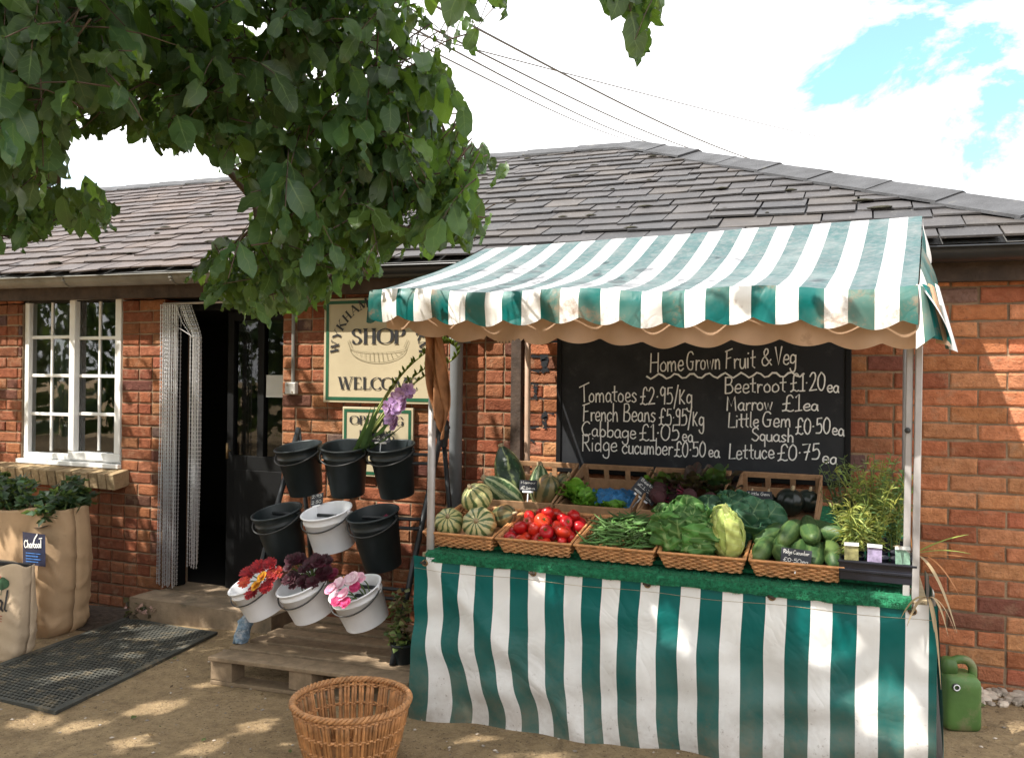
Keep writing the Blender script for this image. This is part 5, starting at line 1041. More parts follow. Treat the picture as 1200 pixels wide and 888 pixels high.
# ------------------------------------------------------------------ wooden crates behind the trays
def crate_mb(sd_):
    mb = MB(); g = random.Random(sd_); w_, d_, hb, hf, t = 0.352, 0.42, 0.142, 0.072, 0.009
    def c(): k = g.uniform(0.75, 1.2); return (k, k * .98, k * .95)
    mb.box((0, 0, 0.006), (w_, d_, 0.008), None, c()); yb = d_ / 2; yf = -d_ / 2
    mb.box((0, yf, hf / 2 + 0.004), (w_, t, hf), None, c())
    mb.box((0, yb, 0.036), (w_, t, 0.072), None, c()); mb.box((0, yb - 0.001, hb - 0.012), (w_, t + 0.004, 0.024), None, c())
    for x in (-0.165, -0.058, 0.05, 0.158): mb.box((x, yb - 0.002, (0.072 + hb - 0.024) / 2 ), (0.024, t - 0.001, hb - 0.096), None, c())
    for s_ in (-1, 1):
        x = s_ * (w_ / 2 - t / 2); cc_ = c()
        for z0a, z0b, z1a, z1b in ((0.012, 0.012, 0.060, 0.066), (0.074, 0.088, hf + 0.004, hb)):
            P = [Vector((x + q, y, z)) for q in (-t / 2, t / 2) for y, z in ((yf + t, z0a), (yb - t, z0b), (yb - t, z1b), (yf + t, z1a))]
            if z1a - z0a < 0.004: P[3].z = P[0].z + 0.004; P[7].z = P[4].z + 0.004
            mb.add(P, [(0, 1, 2, 3), (7, 6, 5, 4), (0, 4, 5, 1), (1, 5, 6, 2), (2, 6, 7, 3), (3, 7, 4, 0)], None, cc_)
        mb.box((s_ * (w_ / 2 - 0.018), yb - 0.015, hb / 2), (0.02, 0.02, hb - 0.01), None, cc_); mb.box((s_ * (w_ / 2 - 0.018), yf + 0.015, hf / 2 + .004), (0.02, 0.02, hf - 0.01), None, cc_)
    return mb
CRX = [-1.475, -1.105, -0.735, -0.345]; CRY = -0.365
CLAB = ['wooden crate of marrows and squashes at the back left', 'wooden crate of lettuce lined with blue film', 'wooden crate overflowing with beetroot', 'wooden crate of dark round squashes at the back right']
crates = []
for i, X in enumerate(CRX):
    o = crate_mb(i).build('wooden_crate', MAT['crate_wood'], bevel=0.0015); o.location = on_shelf(X, CRY, 0.002); o.rotation_euler = (SA, 0, R((1.0, -1.0, 0.8, -1.2)[i])); tag(o, CLAB[i], 'crate', 'wooden crates at the back of the stall')
def in_crate(i, x, y, z): return Vector((CRX[i] + x, CRY + y * math.cos(SA) - z * math.sin(SA), shelf_z(CRY) + y * math.sin(SA) + z * math.cos(SA)))
def marrow(mname, L_, r, p, d, label, bend=0.0):
    m = MB(); n = 22; prof = [(max(0.001, r * math.sin(math.pi * (0.02 + 0.96 * i / n)) ** 0.62 * (0.90 + 0.16 * (1 - i / n))), L_ * (i / n - 0.5)) for i in range(n + 1)]
    m.lathe(prof, 40, fn=lambda a, t: 1 + 0.022 * math.cos(5 * a)); o = m.build('marrow', MAT[mname], smooth=True); o.location = p; o.rotation_euler = Vector(d).to_track_quat('Z', 'Y').to_euler()
    s_ = MB(); s_.tube([(0, 0, L_ * 0.47), (0.004, 0, L_ * 0.5 + 0.015)], [0.017, 0.012], 7); s_.build('stalk', MAT['sand_stone'], o, smooth=True)
    tag(o, label, 'marrow', 'marrows in the left crate'); return o
marrow('marrow', 0.285, 0.074, at(597, 555, -0.36), (-0.42, 0.20, 1.0), 'big dark green marrow with pale stripes standing in the left crate')
marrow('marrow_pale', 0.22, 0.058, in_crate(0, -0.105, -0.10, 0.085), (-0.75, -0.2, 0.5), 'speckled grey green marrow lying in front of the dark marrow')
marrow('marrow_pale', 0.21, 0.056, in_crate(0, 0.045, 0.0, 0.085), (-0.15, 0.35, 1.0), 'pale striped marrow standing behind a price card')
squash('squash_brown', 0.062, in_crate(0, 0.100, -0.06, 0.085), (0.3, -0.3, 0.9), 'brown and green squash right of the marrows', 'squashes in the left crate', 1.3)
squash('squash_brown', 0.050, in_crate(0, 0.135, 0.07, 0.075), (0.5, -0.3, 0.8), 'darker small squash in the crate corner by the lettuce', 'squashes in the left crate', 1.2)
# lettuce
def leafy(name, p, n, L0, W0, mats, label, cat, group, spread=1.0, up=0.5, sd_=0, parts=None):
    g = random.Random(sd_); root = empty(name, p, (0, 0, 0), label, cat, group); mbs = {}
    for i in range(n):
        az = g.uniform(0, 6.28); el = g.uniform(0.15, 1.2) * spread; L_ = L0 * g.uniform(0.7, 1.15); W_ = W0 * g.uniform(0.7, 1.2); k = g.uniform(0.6, 1.5)
        M_ = Matrix.Rotation(az, 4, 'Z') @ Matrix.Rotation(math.pi / 2 - el, 4, 'X') @ Matrix.Translation((0, 0.01, 0)); fn = leaf_fn(L_, W_, 0.3, -0.35 * up, 0.012, g.uniform(0, 9), 0.35); mi = mats[0] if g.random() < 0.6 or len(mats) == 1 else g.choice(mats[1:])
        m = mbs.setdefault(mi.name, (MB(), mi))[0]; sheet(m, fn, M_, 6, 8, (k, k, k))
    for nme, (m, mi) in mbs.items(): m.build('leaves' if False else 'foliage', mi, root, smooth=True)
    return root
for i, (x, y, z, lb) in enumerate(((-0.125, -0.06, 0.035, 'bright green lettuce at the left of the blue lined crate'), (-0.055, -0.12, 0.030, 'small lettuce drooping over the crate front beside the first'), (0.075, -0.15, 0.02, 'pale yellow green lettuce in front of the blue film'))):
    leafy('lettuce', in_crate(1, x, y, z), (20, 16, 14)[i], (0.105, 0.09, 0.07)[i], 0.035, [MAT['lettuce_leaf']], lb, 'lettuce', 'lettuces in the blue lined crate', 1.0, 0.6, 30 + i)
mb = MB(); mb.grid(30, 22, lambda u, v: Vector((-0.10 + 0.25 * u, -0.14 + 0.26 * v, 0.045 + 0.028 * math.sin(math.pi * u) * math.sin(math.pi * v) + 0.014 * noise.noise(Vector((u * 9, v * 9, 1))) + 0.008 * noise.noise(Vector((u * 25, v * 20, 4))))))
bf = mb.build('blue_film', MAT['blue_film']); bf.location = in_crate(1, 0.0, 0.02, 0.0); bf.rotation_euler = (SA, 0, 0); tag(bf, 'crumpled sheet of blue plastic film lining the lettuce crate', 'plastic film')
# beetroot: bulbs in front, leaves heaped behind
rg = random.Random(40); bt = None
for i in range(12):
    x, y, z = rg.uniform(-0.15, 0.15), rg.uniform(-0.17, 0.02), rg.uniform(0.055, 0.115); r = rg.uniform(0.030, 0.042)
    if bt is None:
        m = MB(); m.lathe([(0.001, -0.062), (0.003, -0.045), (0.014, -0.034), (0.030, -0.018), (0.036, 0.0), (0.032, 0.018), (0.018, 0.032), (0.010, 0.036)], 20, cap1=True, fn=lambda a, t: 1 + 0.05 * math.sin(3 * a)); bt = m.build('beetroot', MAT['beetroot'], smooth=True); o = bt
        m = MB()
        for q in range(5): a = q * 1.25; m.tube([(0.005 * math.cos(a), 0.005 * math.sin(a), 0.033), (0.02 * math.cos(a), 0.02 * math.sin(a), 0.07)], 0.0035, 5)
        m.build('stalk', mat('beet_stalk', (0.18, 0.015, 0.04), 0.4, 0.3, 20, 0), o, smooth=True)
    else: o = copy_tree(bt)
    s_ = r / 0.036; o.scale = (s_, s_, s_); o.location = in_crate(2, x, y, z); o.rotation_euler = (rg.uniform(-2.2, -0.6), rg.uniform(-.6, .6), rg.uniform(-1, 1)); tag(o, 'dark earthy beetroot among its leaves in the crate', 'beetroot', 'beetroots in the crate')
for i, (x, y, z, n, lb, ms) in enumerate(((-0.10, 0.06, 0.060, 20, 'clump of yellowing and purple beetroot leaves by the price card', ['beet_green', 'lettuce_leaf', 'beet_leaf']), (0.01, 0.07, 0.065, 24, 'clump of dark purple beetroot leaves in the crate middle', ['beet_leaf', 'beet_leaf', 'beet_green']), (0.12, 0.07, 0.070, 22, 'clump of dark green beetroot leaves at the crate right end', ['beet_green', 'dark_leaf', 'beet_leaf']))):
    leafy('beet_bunch', in_crate(2, x, y, z), n, 0.135, 0.036, [MAT[q] for q in ms], lb, 'beetroot leaves', 'beetroot tops in the crate', 1.0, 0.7, 50 + i)
# dark squashes
for i, (x, y, z, r, lb) in enumerate(((-0.045, 0.03, 0.062, 0.048, 'dark green black round squash, left one in the crate'), (0.055, 0.02, 0.075, 0.060, 'largest dark round squash, shiny, middle of the crate'), (0.125, 0.07, 0.068, 0.050, 'dark round squash at the right wall of the crate'), (-0.12, 0.08, 0.050, 0.042, 'small dark squash behind the price card'))):
    squash('squash_dark', r, in_crate(3, x, y, z), (0.2, -0.2, 1), lb, 'dark squashes in the right crate', 0.95)
# price cards
def card(p, w_, h_, rz, tilt, roll, label, stem_d, txts=('£2.50',), white=False, peg='stem'):
    root = empty('price_card', p, (R(tilt), R(roll), R(rz)), label, 'price card', 'chalked price cards'); m = MB(); slab(m, -w_ / 2, w_ / 2, -0.001, 0.001, 0, h_); m.build('card', MAT['card_black'], root)
    m = MB(); n = len(txts)
    for i, t in enumerate(txts):
        hh = h_ / (n + 0.6) * 0.62; z0 = h_ * (n - i - 0.75) / n + h_ * 0.04; Wt, ss = strokes_of(t, 3)
        for P in ss: ribbon(m, [(-w_ * 0.42 + a * w_ * 0.84 / Wt, z0 + b * hh / 100) for a, b in P], max(0.0016, hh * 0.12), lambda a, b: Vector((a, -0.0022, b)))
    m.build('writing', MAT['chalk'], root)
    m = MB(); m.tube([(0, 0.002, 0.004), (0, 0.003, -stem_d)], 0.003, 6); slab(m, -w_ * 0.3, w_ * 0.3, -0.004, 0.004, -0.008, 0.0005); m.build('holder', MAT['white_plastic'], root, smooth=False); return root
card(in_crate(0, 0.035, -0.135, 0.105), 0.085, 0.050, 4, -8, 0, 'price card standing in front of the pale marrows', 0.08, ('Marrow', '£1ea'))
card(in_crate(2, -0.185, -0.07, 0.085), 0.12, 0.075, 8, -14, 38, 'tilted price card between the lettuce and beetroot crates', 0.06, ('Beetroot', '£1.20', 'ea'))
card(in_crate(3, -0.065, -0.06, 0.085), 0.105, 0.055, 0, -10, 0, 'price card in the crate of dark squashes', 0.07, ('Little Gem', 'Squash 50'))
card(on_tray(4, 0.0, -0.16, 0.055), 0.105, 0.058, 0, -14, 3, 'price card leaning on the pile of cucumbers', 0.03, ('Ridge Cucumber', '£0.50ea'))
# herb tray
HT = empty('herb_tray', (0.05, -0.80, shelf_z(-0.80)), (SA * .3, 0, 0), 'black plastic tray of herb pots at the stall right end', 'plant tray')
m = MB(); rectframe(m, -0.125, 0.118, -0.2, 0.2, 0.008, 0, 0.07); m2 = MB()
for v_ in m.v: m2.v.append((v_[0], v_[2], v_[1]))
m2.f = [f[::-1] for f in m.f]; m2.uv, m2.mi, m2.col = m.uv, m.mi, m.col; m2.box((-0.003, 0, 0.005), (0.24, 0.395, 0.008)); m2.box((-0.003, -0.203, 0.035), (0.246, 0.006, 0.010)); m2.box((-0.003, -0.203, 0.066), (0.252, 0.012, 0.008)); m2.build('tray', MAT['tray_black'], HT, bevel=0.002)
k_ = 0
for x in (-0.08, 0.0, 0.078):
    for y in (-0.145, -0.05, 0.05):
        m = MB(); m.lathe([(0.028, 0.01), (0.038, 0.075), (0.040, 0.078), (0.036, 0.076), (0.033, 0.066)], 14, Matrix.Translation((x, y, 0)), cap1=True); m.build('pot', MAT['tray_black'], HT, smooth=True)
for x, cm, rz in ((-0.085, 'card_yellow', 5), (-0.01, 'card_violet', -4), (0.078, 'card_mint', 6)):
    m = MB(); m.box((x, -0.195, 0.100), (0.046, 0.002, 0.060), Euler((R(-12), 0, R(rz)))); m.cur = 1; m.box((x, -0.1965, 0.126), (0.048, 0.003, 0.012), Euler((R(-12), 0, R(rz)))); m.build('plant_label', [MAT[cm], MAT['paper']], HT)
def herbs(name, p, n, h, spread, tint, label, sd_, leafl=0.035, lw=0.004, dens=16, droop=0.5):
    g = random.Random(sd_); root = empty(name, p, (0, 0, 0), label, 'herb plant', 'herb plants on the stall'); m = MB(); ms = MB()
    for i in range(n):
        a = g.uniform(0, 6.28); r0 = g.uniform(0, 0.02); tip = g.uniform(0.2, 1) * spread; hh = h * g.uniform(0.55, 1.05); lx, ly = math.cos(a), math.sin(a)
        P = [Vector((lx * (r0 + tip * t ** 1.6), ly * (r0 + tip * t ** 1.6) * 0.7, hh * (t - 0.12 * droop * t ** 3))) for t in [k / 8 for k in range(9)]]; k = g.uniform(0.6, 1.3); c = g.choice(tint); c = tuple(q * k for q in c); ms.tube(P, [0.0016] * 9, 4, col=tuple(q * 0.8 for q in c))
        for q in range(dens):
            t = g.uniform(0.15, 1.0); j = min(7, int(t * 8)); b = P[j].lerp(P[j + 1], t * 8 - j); d = Vector((g.uniform(-1, 1), g.uniform(-1, 1), g.uniform(-0.3, 1.0))).normalized(); l = leafl * g.uniform(0.5, 1.2); s_ = d.cross(Vector((g.uniform(-1, 1), g.uniform(-1, 1), g.uniform(-1, 1)))).normalized() * lw
            kk = g.uniform(0.7, 1.35); m.add([b, b + d * l * 0.5 + s_, b + d * l - Vector((0, 0, l * 0.25 * droop)), b + d * l * 0.5 - s_], [(0, 1, 2, 3)], None, tuple(x * kk for x in c))
    ms.build('stalk', MAT['herb'], root); m.build('foliage', MAT['herb'], root); return root
YG = ((1, 1, 1), (1.25, 1.1, 1), (0.75, 0.95, 1)); GR = ((0.45, 0.75, 1.1), (0.35, 0.6, 1.0)); DG = ((0.22, 0.36, 0.7), (0.3, 0.42, 0.9), (0.16, 0.27, 0.5))
herbs('herb_plant', Vector((-0.035, -0.93, TZ + 0.10)), 22, 0.24, 0.085, YG, 'straggly yellow green herb at the tray front left', 1, 0.055, 0.0032, 22, 1.0)
herbs('herb_plant', Vector((0.035, -0.86, TZ + 0.11)), 40, 0.38, 0.145, YG + GR[:1], 'tall bushy yellow green herb in the tray middle', 2, 0.036, 0.0030, 36, 0.6)
herbs('herb_plant', Vector((0.105, -0.80, TZ + 0.12)), 26, 0.33, 0.10, GR + YG[:1], 'fresh green herb beside the right awning post', 3, 0.032, 0.004, 24, 0.4)
herbs('herb_plant', Vector((-0.06, -0.66, TZ + 0.11)), 24, 0.34, 0.10, DG, 'grey green rosemary like herb at the back of the tray', 4, 0.028, 0.0028, 40, 0.2)
# orange and green strap leaves trailing past the right post
def straps(name, p, specs, label, cat, m_=MAT['petal'], wd=0.007):
    m = MB()
    for d, L_, dr, c in specs:
        d = Vector(d).normalized(); s_ = d.cross(Vector((0, 0, 1)))
        if s_.length < 0.1: s_ = Vector((1, 0, 0))
        s_.normalize(); n = 10; P = [d * L_ * t + Vector((0, 0, -dr * t * t)) for t in [i / n for i in range(n + 1)]]
        w2 = [wd * math.sin(math.pi * (0.12 + 0.85 * i / n)) for i in range(n + 1)]; up = Vector((0, 0, 1)) if abs(d.z) < 0.8 else Vector((0.3, -1, 0))
        m.add([q + s_ * a * b + Vector((0, 0, 0.002 * abs(a))) for q, b in zip(P, w2) for a in (-1, 0, 1)], [(i * 3 + j, i * 3 + j + 1, i * 3 + j + 4, i * 3 + j + 3) for i in range(n) for j in (0, 1)], None, c)
    o = m.build(name, m_, smooth=True); o.location = p; return tag(o, label, cat)
OR = (0.42, 0.17, 0.05); TN = (0.36, 0.27, 0.15); LG = (0.24, 0.33, 0.06)
straps('strap_leaf_plant', Vector((0.165, -0.93, TZ + 0.14)), [((0.8, 0.3, 0.5), 0.22, 0.04, LG), ((1, 0.1, 0.35), 0.19, 0.05, LG), ((0.9, -0.2, 0.15), 0.18, 0.02, OR), ((0.7, -0.3, 0.25), 0.16, 0.17, OR), ((-0.1, -0.2, 1), 0.22, 0.0, OR), ((-0.25, 0, 1), 0.20, 0.02, (0.5, 0.28, 0.07)), ((0.1, 0.1, 1), 0.18, 0.0, LG), ((0.4, -0.5, 0.1), 0.20, 0.25, TN), ((-0.3, -0.5, 0.4), 0.16, 0.05, TN)], 'orange and green strap leaves spilling round the right post', 'plant')
straps('dried_stalks', Vector((0.205, -1.05, TZ + 0.02)), [((0.3, -0.2, 0.3), 0.09, 0.17, TN), ((0.45, -0.1, 0.2), 0.09, 0.14, (0.40, 0.28, 0.15)), ((0.25, -0.3, 0.1), 0.06, 0.30, TN), ((-0.55, -0.35, 0.3), 0.11, 0.11, (0.32, 0.24, 0.11)), ((-0.4, -0.4, 0.2), 0.10, 0.12, TN), ((0.1, -0.3, 0.0), 0.05, 0.10, TN)], 'dry straw coloured stalks tied at the right table corner', 'dried stalks', wd=0.006)

# ------------------------------------------------------------------ pallet and flower stand by the door
PZ = 0.215
PL = empty('wooden_pallet', (-2.3, -0.65, gz(-2.3)), label='weathered wooden pallet on the ground below the flower buckets', cat='pallet')
rg = random.Random(60)
px0, px1, py0, py1 = -2.86, -1.78, -1.01, -0.22
for i in range(6):
    y = py0 + 0.05 + i * (py1 - py0 - 0.1) / 5; mb = MB(); k = rg.uniform(0.75, 1.15); wd = 0.097 if i else 0.125
    mb.box((0, 0, 0), (px1 - px0 + rg.uniform(-.01, .01), wd, 0.018), None, (k, k, k)); o = mb.build('deck_board', MAT['pallet_wood'], bevel=0.003); loc(o, PL); o.location = ((px0 + px1) / 2, y, PZ - 0.009 + rg.uniform(-.002, .002) + 0.0); o.rotation_euler = (rg.uniform(-.01, .01), -math.atan(0.03), rg.uniform(-.006, .006))
for j, x in enumerate((px0 + 0.06, (px0 + px1) / 2 - 0.03, px1 - 0.06)):
    for y in (py0 + 0.055, (py0 + py1) / 2, py1 - 0.06):
        mb = MB(); k = rg.uniform(0.7, 1.0); h_ = PZ + 0.03 * (x - (px0 + px1) / 2) - 0.02 - gz(x) - 0.022; mb.box((x, y, gz(x) + 0.020 + h_ / 2), (0.125, 0.095, h_), None, (k, k, k)); loc(mb.build('block', MAT['pallet_wood'], bevel=0.004), PL)
for y in (py0 + 0.05, py1 - 0.06):
    mb = MB(); k = 0.8; mb.beam((px0, y, gz(px0) + 0.010), (px1, y, gz(px1) + 0.010), 0.095, 0.018, col=(k, k, k)); loc(mb.build('bottom_board', MAT['pallet_wood'], bevel=0.003), PL)
FS = empty('flower_stand', (-2.4, -0.6, PZ), label='black metal flower stand holding nine buckets in three tiers', cat='flower stand')
def fs(mb, name, m=MAT['rack_metal'], **k): return loc(mb.build(name, m, **k), FS)
lA, lB = Vector((-2.862, -0.80, 0.19)), Vector((-2.935, -0.24, 1.24)); rA, rB = Vector((-1.955, -0.86, 0.23)), Vector((-2.030, -0.24, 1.27))
mb = MB(); mb.tube([lA, lB], 0.015, 8); fs(mb, 'rail', smooth=True)
mb = MB(); mb.tube([rA, rB], 0.015, 8); fs(mb, 'rail', smooth=True)
for a, b in ((lB, Vector((-2.93, -0.05, 0.13))), (rB, Vector((-2.00, -0.05, 0.15)))):
    mb = MB(); mb.tube([a, b], 0.013, 8); fs(mb, 'rear_leg', smooth=True)
for t in (0.25, 0.54, 0.83):
    for dz in (0, 0.045):
        mb = MB(); mb.tube([lA.lerp(lB, t) + Vector((0, -0.01, dz)), rA.lerp(rB, t) + Vector((0, -0.01, dz))], 0.009, 8); fs(mb, 'cross_bar', smooth=True)
mb = MB(); mb.lathe([(0.024, -0.10), (0.034, -0.02), (0.038, 0.0), (0.028, 0.03), (0.020, 0.05)], 14, Matrix.Translation(rB), fn=lambda a, t: 1 + 0.22 * math.sin(5 * a + t * 7)); fs(mb, 'top_wrap', MAT['rack_metal'], smooth=True)
mb = MB(); mb.lathe([(0.030, -0.01), (0.042, 0.03), (0.030, 0.07), (0.036, 0.10), (0.020, 0.13)], 18, Matrix.Translation(lA.lerp(lB, 0.01)) @ rot_to(lB - lA), fn=lambda a, t: 1 + 0.16 * math.sin(4 * a + t * 9)); fs(mb, 'foot_wrap', MAT['blue_cloth'], smooth=True)
def bucket(m_, r1, r0, h, p, tilt, roll, label, handle=True, liner=None):
    root = empty('flower_bucket', p, (0, 0, 0), label, 'bucket', 'buckets on the flower stand'); root.rotation_euler = Euler((R(tilt), R(roll), 0), 'YXZ')
    mb = MB(); t = 0.004
    prof = [(r0, 0), (r0 + (r1 - r0) * 0.78, h * 0.78), (r0 + (r1 - r0) * 0.79 + 0.004, h * 0.79), (r0 + (r1 - r0) * 0.82 + 0.004, h * 0.82), (r0 + (r1 - r0) * 0.83, h * 0.83), (r1, h * 0.97), (r1 + 0.007, h * 0.975), (r1 + 0.008, h), (r1, h + 0.003), (r1 - t, h * 0.985), (r0 - t + 0.002, 0.01)]
    mb.lathe(prof, 40, cap0=True, cap1=True, fn=lambda a, t_: 1 + 0.006 * math.sin(2 * a + 1)); mb.build('bucket_body', m_, root, smooth=True)
    if handle:   # wire handle lying down over the front
        mb = MB(); P = []
        for i in range(21):
            a = math.pi * i / 20; P.append(Vector((-(r1 + 0.010) * math.cos(a), -(r1 + 0.012) * math.sin(a), h * 0.90 - 0.045 * math.sin(a))))
        mb.tube(P, 0.0036, 6); mb.build('handle', MAT['wire'], root, smooth=True)
        for s_ in (-1, 1): mb = MB(); mb.box((s_ * (r1 + 0.006), 0, h * 0.9), (0.012, 0.022, 0.03)); mb.build('handle_lug', m_, root, bevel=0.003)
    return root
bk = MAT['black_plastic']; wt = MAT['white_plastic']
def base(px, py, Y, r1, h, tilt, roll):      # centre of the body measured in the photo -> foot of the bucket
    c = at(px, py, Y); m = Euler((R(tilt), R(roll), 0), 'YXZ').to_matrix(); return c - m @ Vector((0, 0, h / 2))
BK = []
for px, py, Y, m_, r1, r0, h, tl, ro, lb in (
    (354, 550, -0.36, bk, 0.122, 0.088, 0.265, 12, -4, 'black bucket at the top left of the flower stand'), (406, 550, -0.38, bk, 0.122, 0.088, 0.265, 12, 3, 'black bucket with gladioli in the top row'), (462, 551, -0.36, bk, 0.118, 0.088, 0.265, 12, -2, 'black bucket at the top right, below the opening hours sign'),
    (331, 627, -0.56, bk, 0.125, 0.092, 0.270, 14, -6, 'empty black bucket in the middle row beside the doorway'), (387, 619, -0.56, wt, 0.124, 0.106, 0.195, 15, -5, 'empty white bucket between two black ones'), (443, 632, -0.56, bk, 0.124, 0.092, 0.280, 14, -5, 'black bucket with a few dark stems, middle row right'),
    (305, 697, -0.78, wt, 0.122, 0.105, 0.172, 20, -18, 'white bucket of red and yellow dahlias'), (361, 700, -0.78, wt, 0.122, 0.105, 0.172, 20, -14, 'white bucket of dark burgundy flowers'), (423, 708, -0.78, wt, 0.122, 0.105, 0.172, 20, -12, 'white bucket of pink flowers')):
    BK.append(bucket(m_, r1, r0, h, base(px, py, Y, r1, h, tl, ro), tl, ro, lb, True))
bpy.context.view_layer.update()
def in_bucket(i, x, y, z): return BK[i].matrix_world @ Vector((x, y, z))
# flowers
def bloom(m, c, n_, r, cols, np_, rows=3, wdt=0.35, cupz=0.5, g=rnd):
    n_ = Vector(n_).normalized(); Q = rot_to(n_)
    for q in range(rows):
        k = np_ if q == 0 else max(5, np_ - 2 * q); rr = r * (1 - 0.25 * q)
        for i in range(k):
            a = 2 * math.pi * (i + 0.5 * q) / k + g.uniform(-.12, .12); cl = g.choice(cols); kk = g.uniform(0.75, 1.25); cl = tuple(min(1, x * kk) for x in cl); el = cupz * (0.25 + 0.55 * q) + g.uniform(-.15, .15)
            d = Vector((math.cos(a) * math.cos(el), math.sin(a) * math.cos(el), math.sin(el))); s_ = Vector((-math.sin(a), math.cos(a), 0)) * rr * wdt
            P = [Vector((0, 0, 0.004 * q)), d * rr * 0.45 - s_, d * rr * 0.5 + Vector((0, 0, -0.1 * rr)), d * rr * 0.45 + s_, d * rr * 0.85 - s_ * 0.75, d * rr * 0.85 + s_ * 0.75, d * rr]
            m.add([Vector(c) + (Q @ p) for p in P], [(0, 1, 2), (0, 2, 3), (1, 4, 2), (2, 4, 6), (2, 6, 5), (2, 5, 3)], None, cl)
def bouquet(name, bi, spec, label, stem_c=(0.05, 0.10, 0.03), cat='flowers'):
    root = empty(name, in_bucket(bi, 0, 0, 0.02), (0, 0, 0), label, cat, 'cut flowers in the buckets')
    ms = MB(); o0 = root.location
    for px, py, Y, r, cols, np_, rows, wdt, cup in spec:
        p = at(px, py, Y); m = MB(); r *= 0.86; nrm = Vector((rnd.uniform(-.35, .35), -0.8, 0.75)); bloom(m, (0, 0, 0), nrm, r, cols, np_, rows, wdt, cup); b = m.build('bloom', MAT['petal'], root, smooth=True); b.location = p - o0
        a = in_bucket(bi, rnd.uniform(-.04, .04), rnd.uniform(-.03, .03), 0.03) - o0; ms.tube(smooth_path([a, (a + (p - o0)) / 2 + Vector((0, 0.02, 0.04)), p - o0], 4), 0.003, 5)
    ms.build('stem', MAT['stem'], root, smooth=True); return root
RED = [(0.42, 0.010, 0.013), (0.30, 0.006, 0.015), (0.22, 0.004, 0.012)]; ORG = [(0.60, 0.10, 0.03), (0.55, 0.05, 0.03)]; YEL = [(0.85, 0.42, 0.02), (0.80, 0.33, 0.02)]; PNK = [(0.75, 0.28, 0.42), (0.80, 0.45, 0.55)]; PAL = [(0.85, 0.62, 0.68), (0.80, 0.50, 0.60)]; CER = [(0.50, 0.02, 0.12), (0.60, 0.05, 0.18)]; BUR = [(0.045, 0.006, 0.014), (0.06, 0.008, 0.02), (0.03, 0.006, 0.01)]; PUR = [(0.42, 0.24, 0.50), (0.55, 0.36, 0.60)]
bouquet('flower_bunch', 6, [(290, 672, -.86, .050, RED, 26, 4, .15, .35), (303, 664, -.84, .050, RED, 26, 4, .15, .35), (321, 672, -.84, .056, RED + ORG, 28, 4, .15, .3), (295, 694, -.92, .050, RED, 24, 4, .15, .3), (286, 682, -.90, .040, ORG, 16, 3, .2, .4), (307, 676, -.92, .036, YEL, 14, 3, .4, .7), (300, 686, -.93, .036, YEL, 14, 3, .4, .7), (312, 688, -.92, .044, RED, 26, 4, .15, .35), (316, 660, -.83, .044, RED, 24, 4, .15, .4)], 'bunch of red and yellow dahlias spilling from a white bucket')
g = random.Random(5)
bouquet('flower_bunch', 7, [(338 + 46 * g.random(), 695 - 42 * (0.2 + 0.8 * g.random()) , -.86 + 0.1 * g.random(), .030 + .016 * g.random(), BUR, 14, 3, .25, .6) for _ in range(34)] + [(376 + 16 * g.random(), 662 + 14 * g.random(), -.80, .030, [(0.16, 0.012, 0.04)], 12, 3, .3, .6) for _ in range(6)], 'bunch of dark burgundy almost black flowers in a white bucket')
bouquet('flower_bunch', 8, [(388, 690, -.92, .040, PNK, 7, 2, .5, .5), (397, 684, -.90, .042, PAL, 7, 2, .5, .5), (412, 678, -.88, .046, PAL, 6, 2, .55, .4), (402, 696, -.95, .042, PNK, 7, 2, .5, .5), (395, 704, -.97, .036, CER, 8, 2, .45, .5), (405, 706, -.97, .034, CER, 8, 2, .45, .5), (416, 688, -.90, .034, CER, 8, 2, .45, .6), (421, 677, -.86, .036, PNK, 6, 2, .5, .4), (391, 698, -.95, .032, PAL, 6, 2, .5, .5)], 'bunch of pale and deep pink flowers in a white bucket')
bouquet('flower_bunch', 5, [(452, 606, -.52, .022, [(0.20, 0.01, 0.05)], 10, 2, .3, .6), (463, 602, -.50, .020, [(0.03, 0.02, 0.015)], 8, 2, .3, .6), (456, 610, -.54, .018, BUR, 8, 2, .3, .6)], 'few dark red stems left in a black bucket')
# gladioli: sword leaves, long stems with buds, purple florets
GLD = empty('gladiolus_bunch', in_bucket(1, 0, 0, 0.05), (0, 0, 0), 'tall leaning gladioli with purple flowers and sword leaves', 'flowers', 'cut flowers in the buckets')
o0 = GLD.location; m = MB()
for i in range(13):
    a = at(414 + rnd.uniform(-6, 10), 534, -0.40 + rnd.uniform(-.04, .04)); tipx, tipy = rnd.uniform(432, 474), rnd.uniform(448, 502); b = at(tipx, tipy, -0.42 + rnd.uniform(-.06, .06)); n = 8; k = rnd.uniform(0.6, 1.5); s_ = Vector((0.6, 0.5, 0.1)).normalized()
    P = [a.lerp(b, q / n) + Vector((0, 0, -0.02 * math.sin(q / n * 3.1))) for q in range(n + 1)]; m.add([p - o0 + s_ * w_ * 0.013 * math.sin(math.pi * (0.25 + 0.74 * q / n)) for q, p in enumerate(P) for w_ in (-1, 0, 1)], [(q * 3 + j, q * 3 + j + 1, q * 3 + j + 4, q * 3 + j + 3) for q in range(n) for j in (0, 1)], None, (k, k, k))
m.build('sword_leaf' if False else 'leaves', MAT['blade'], GLD, smooth=True)['kind'] = 'stuff'
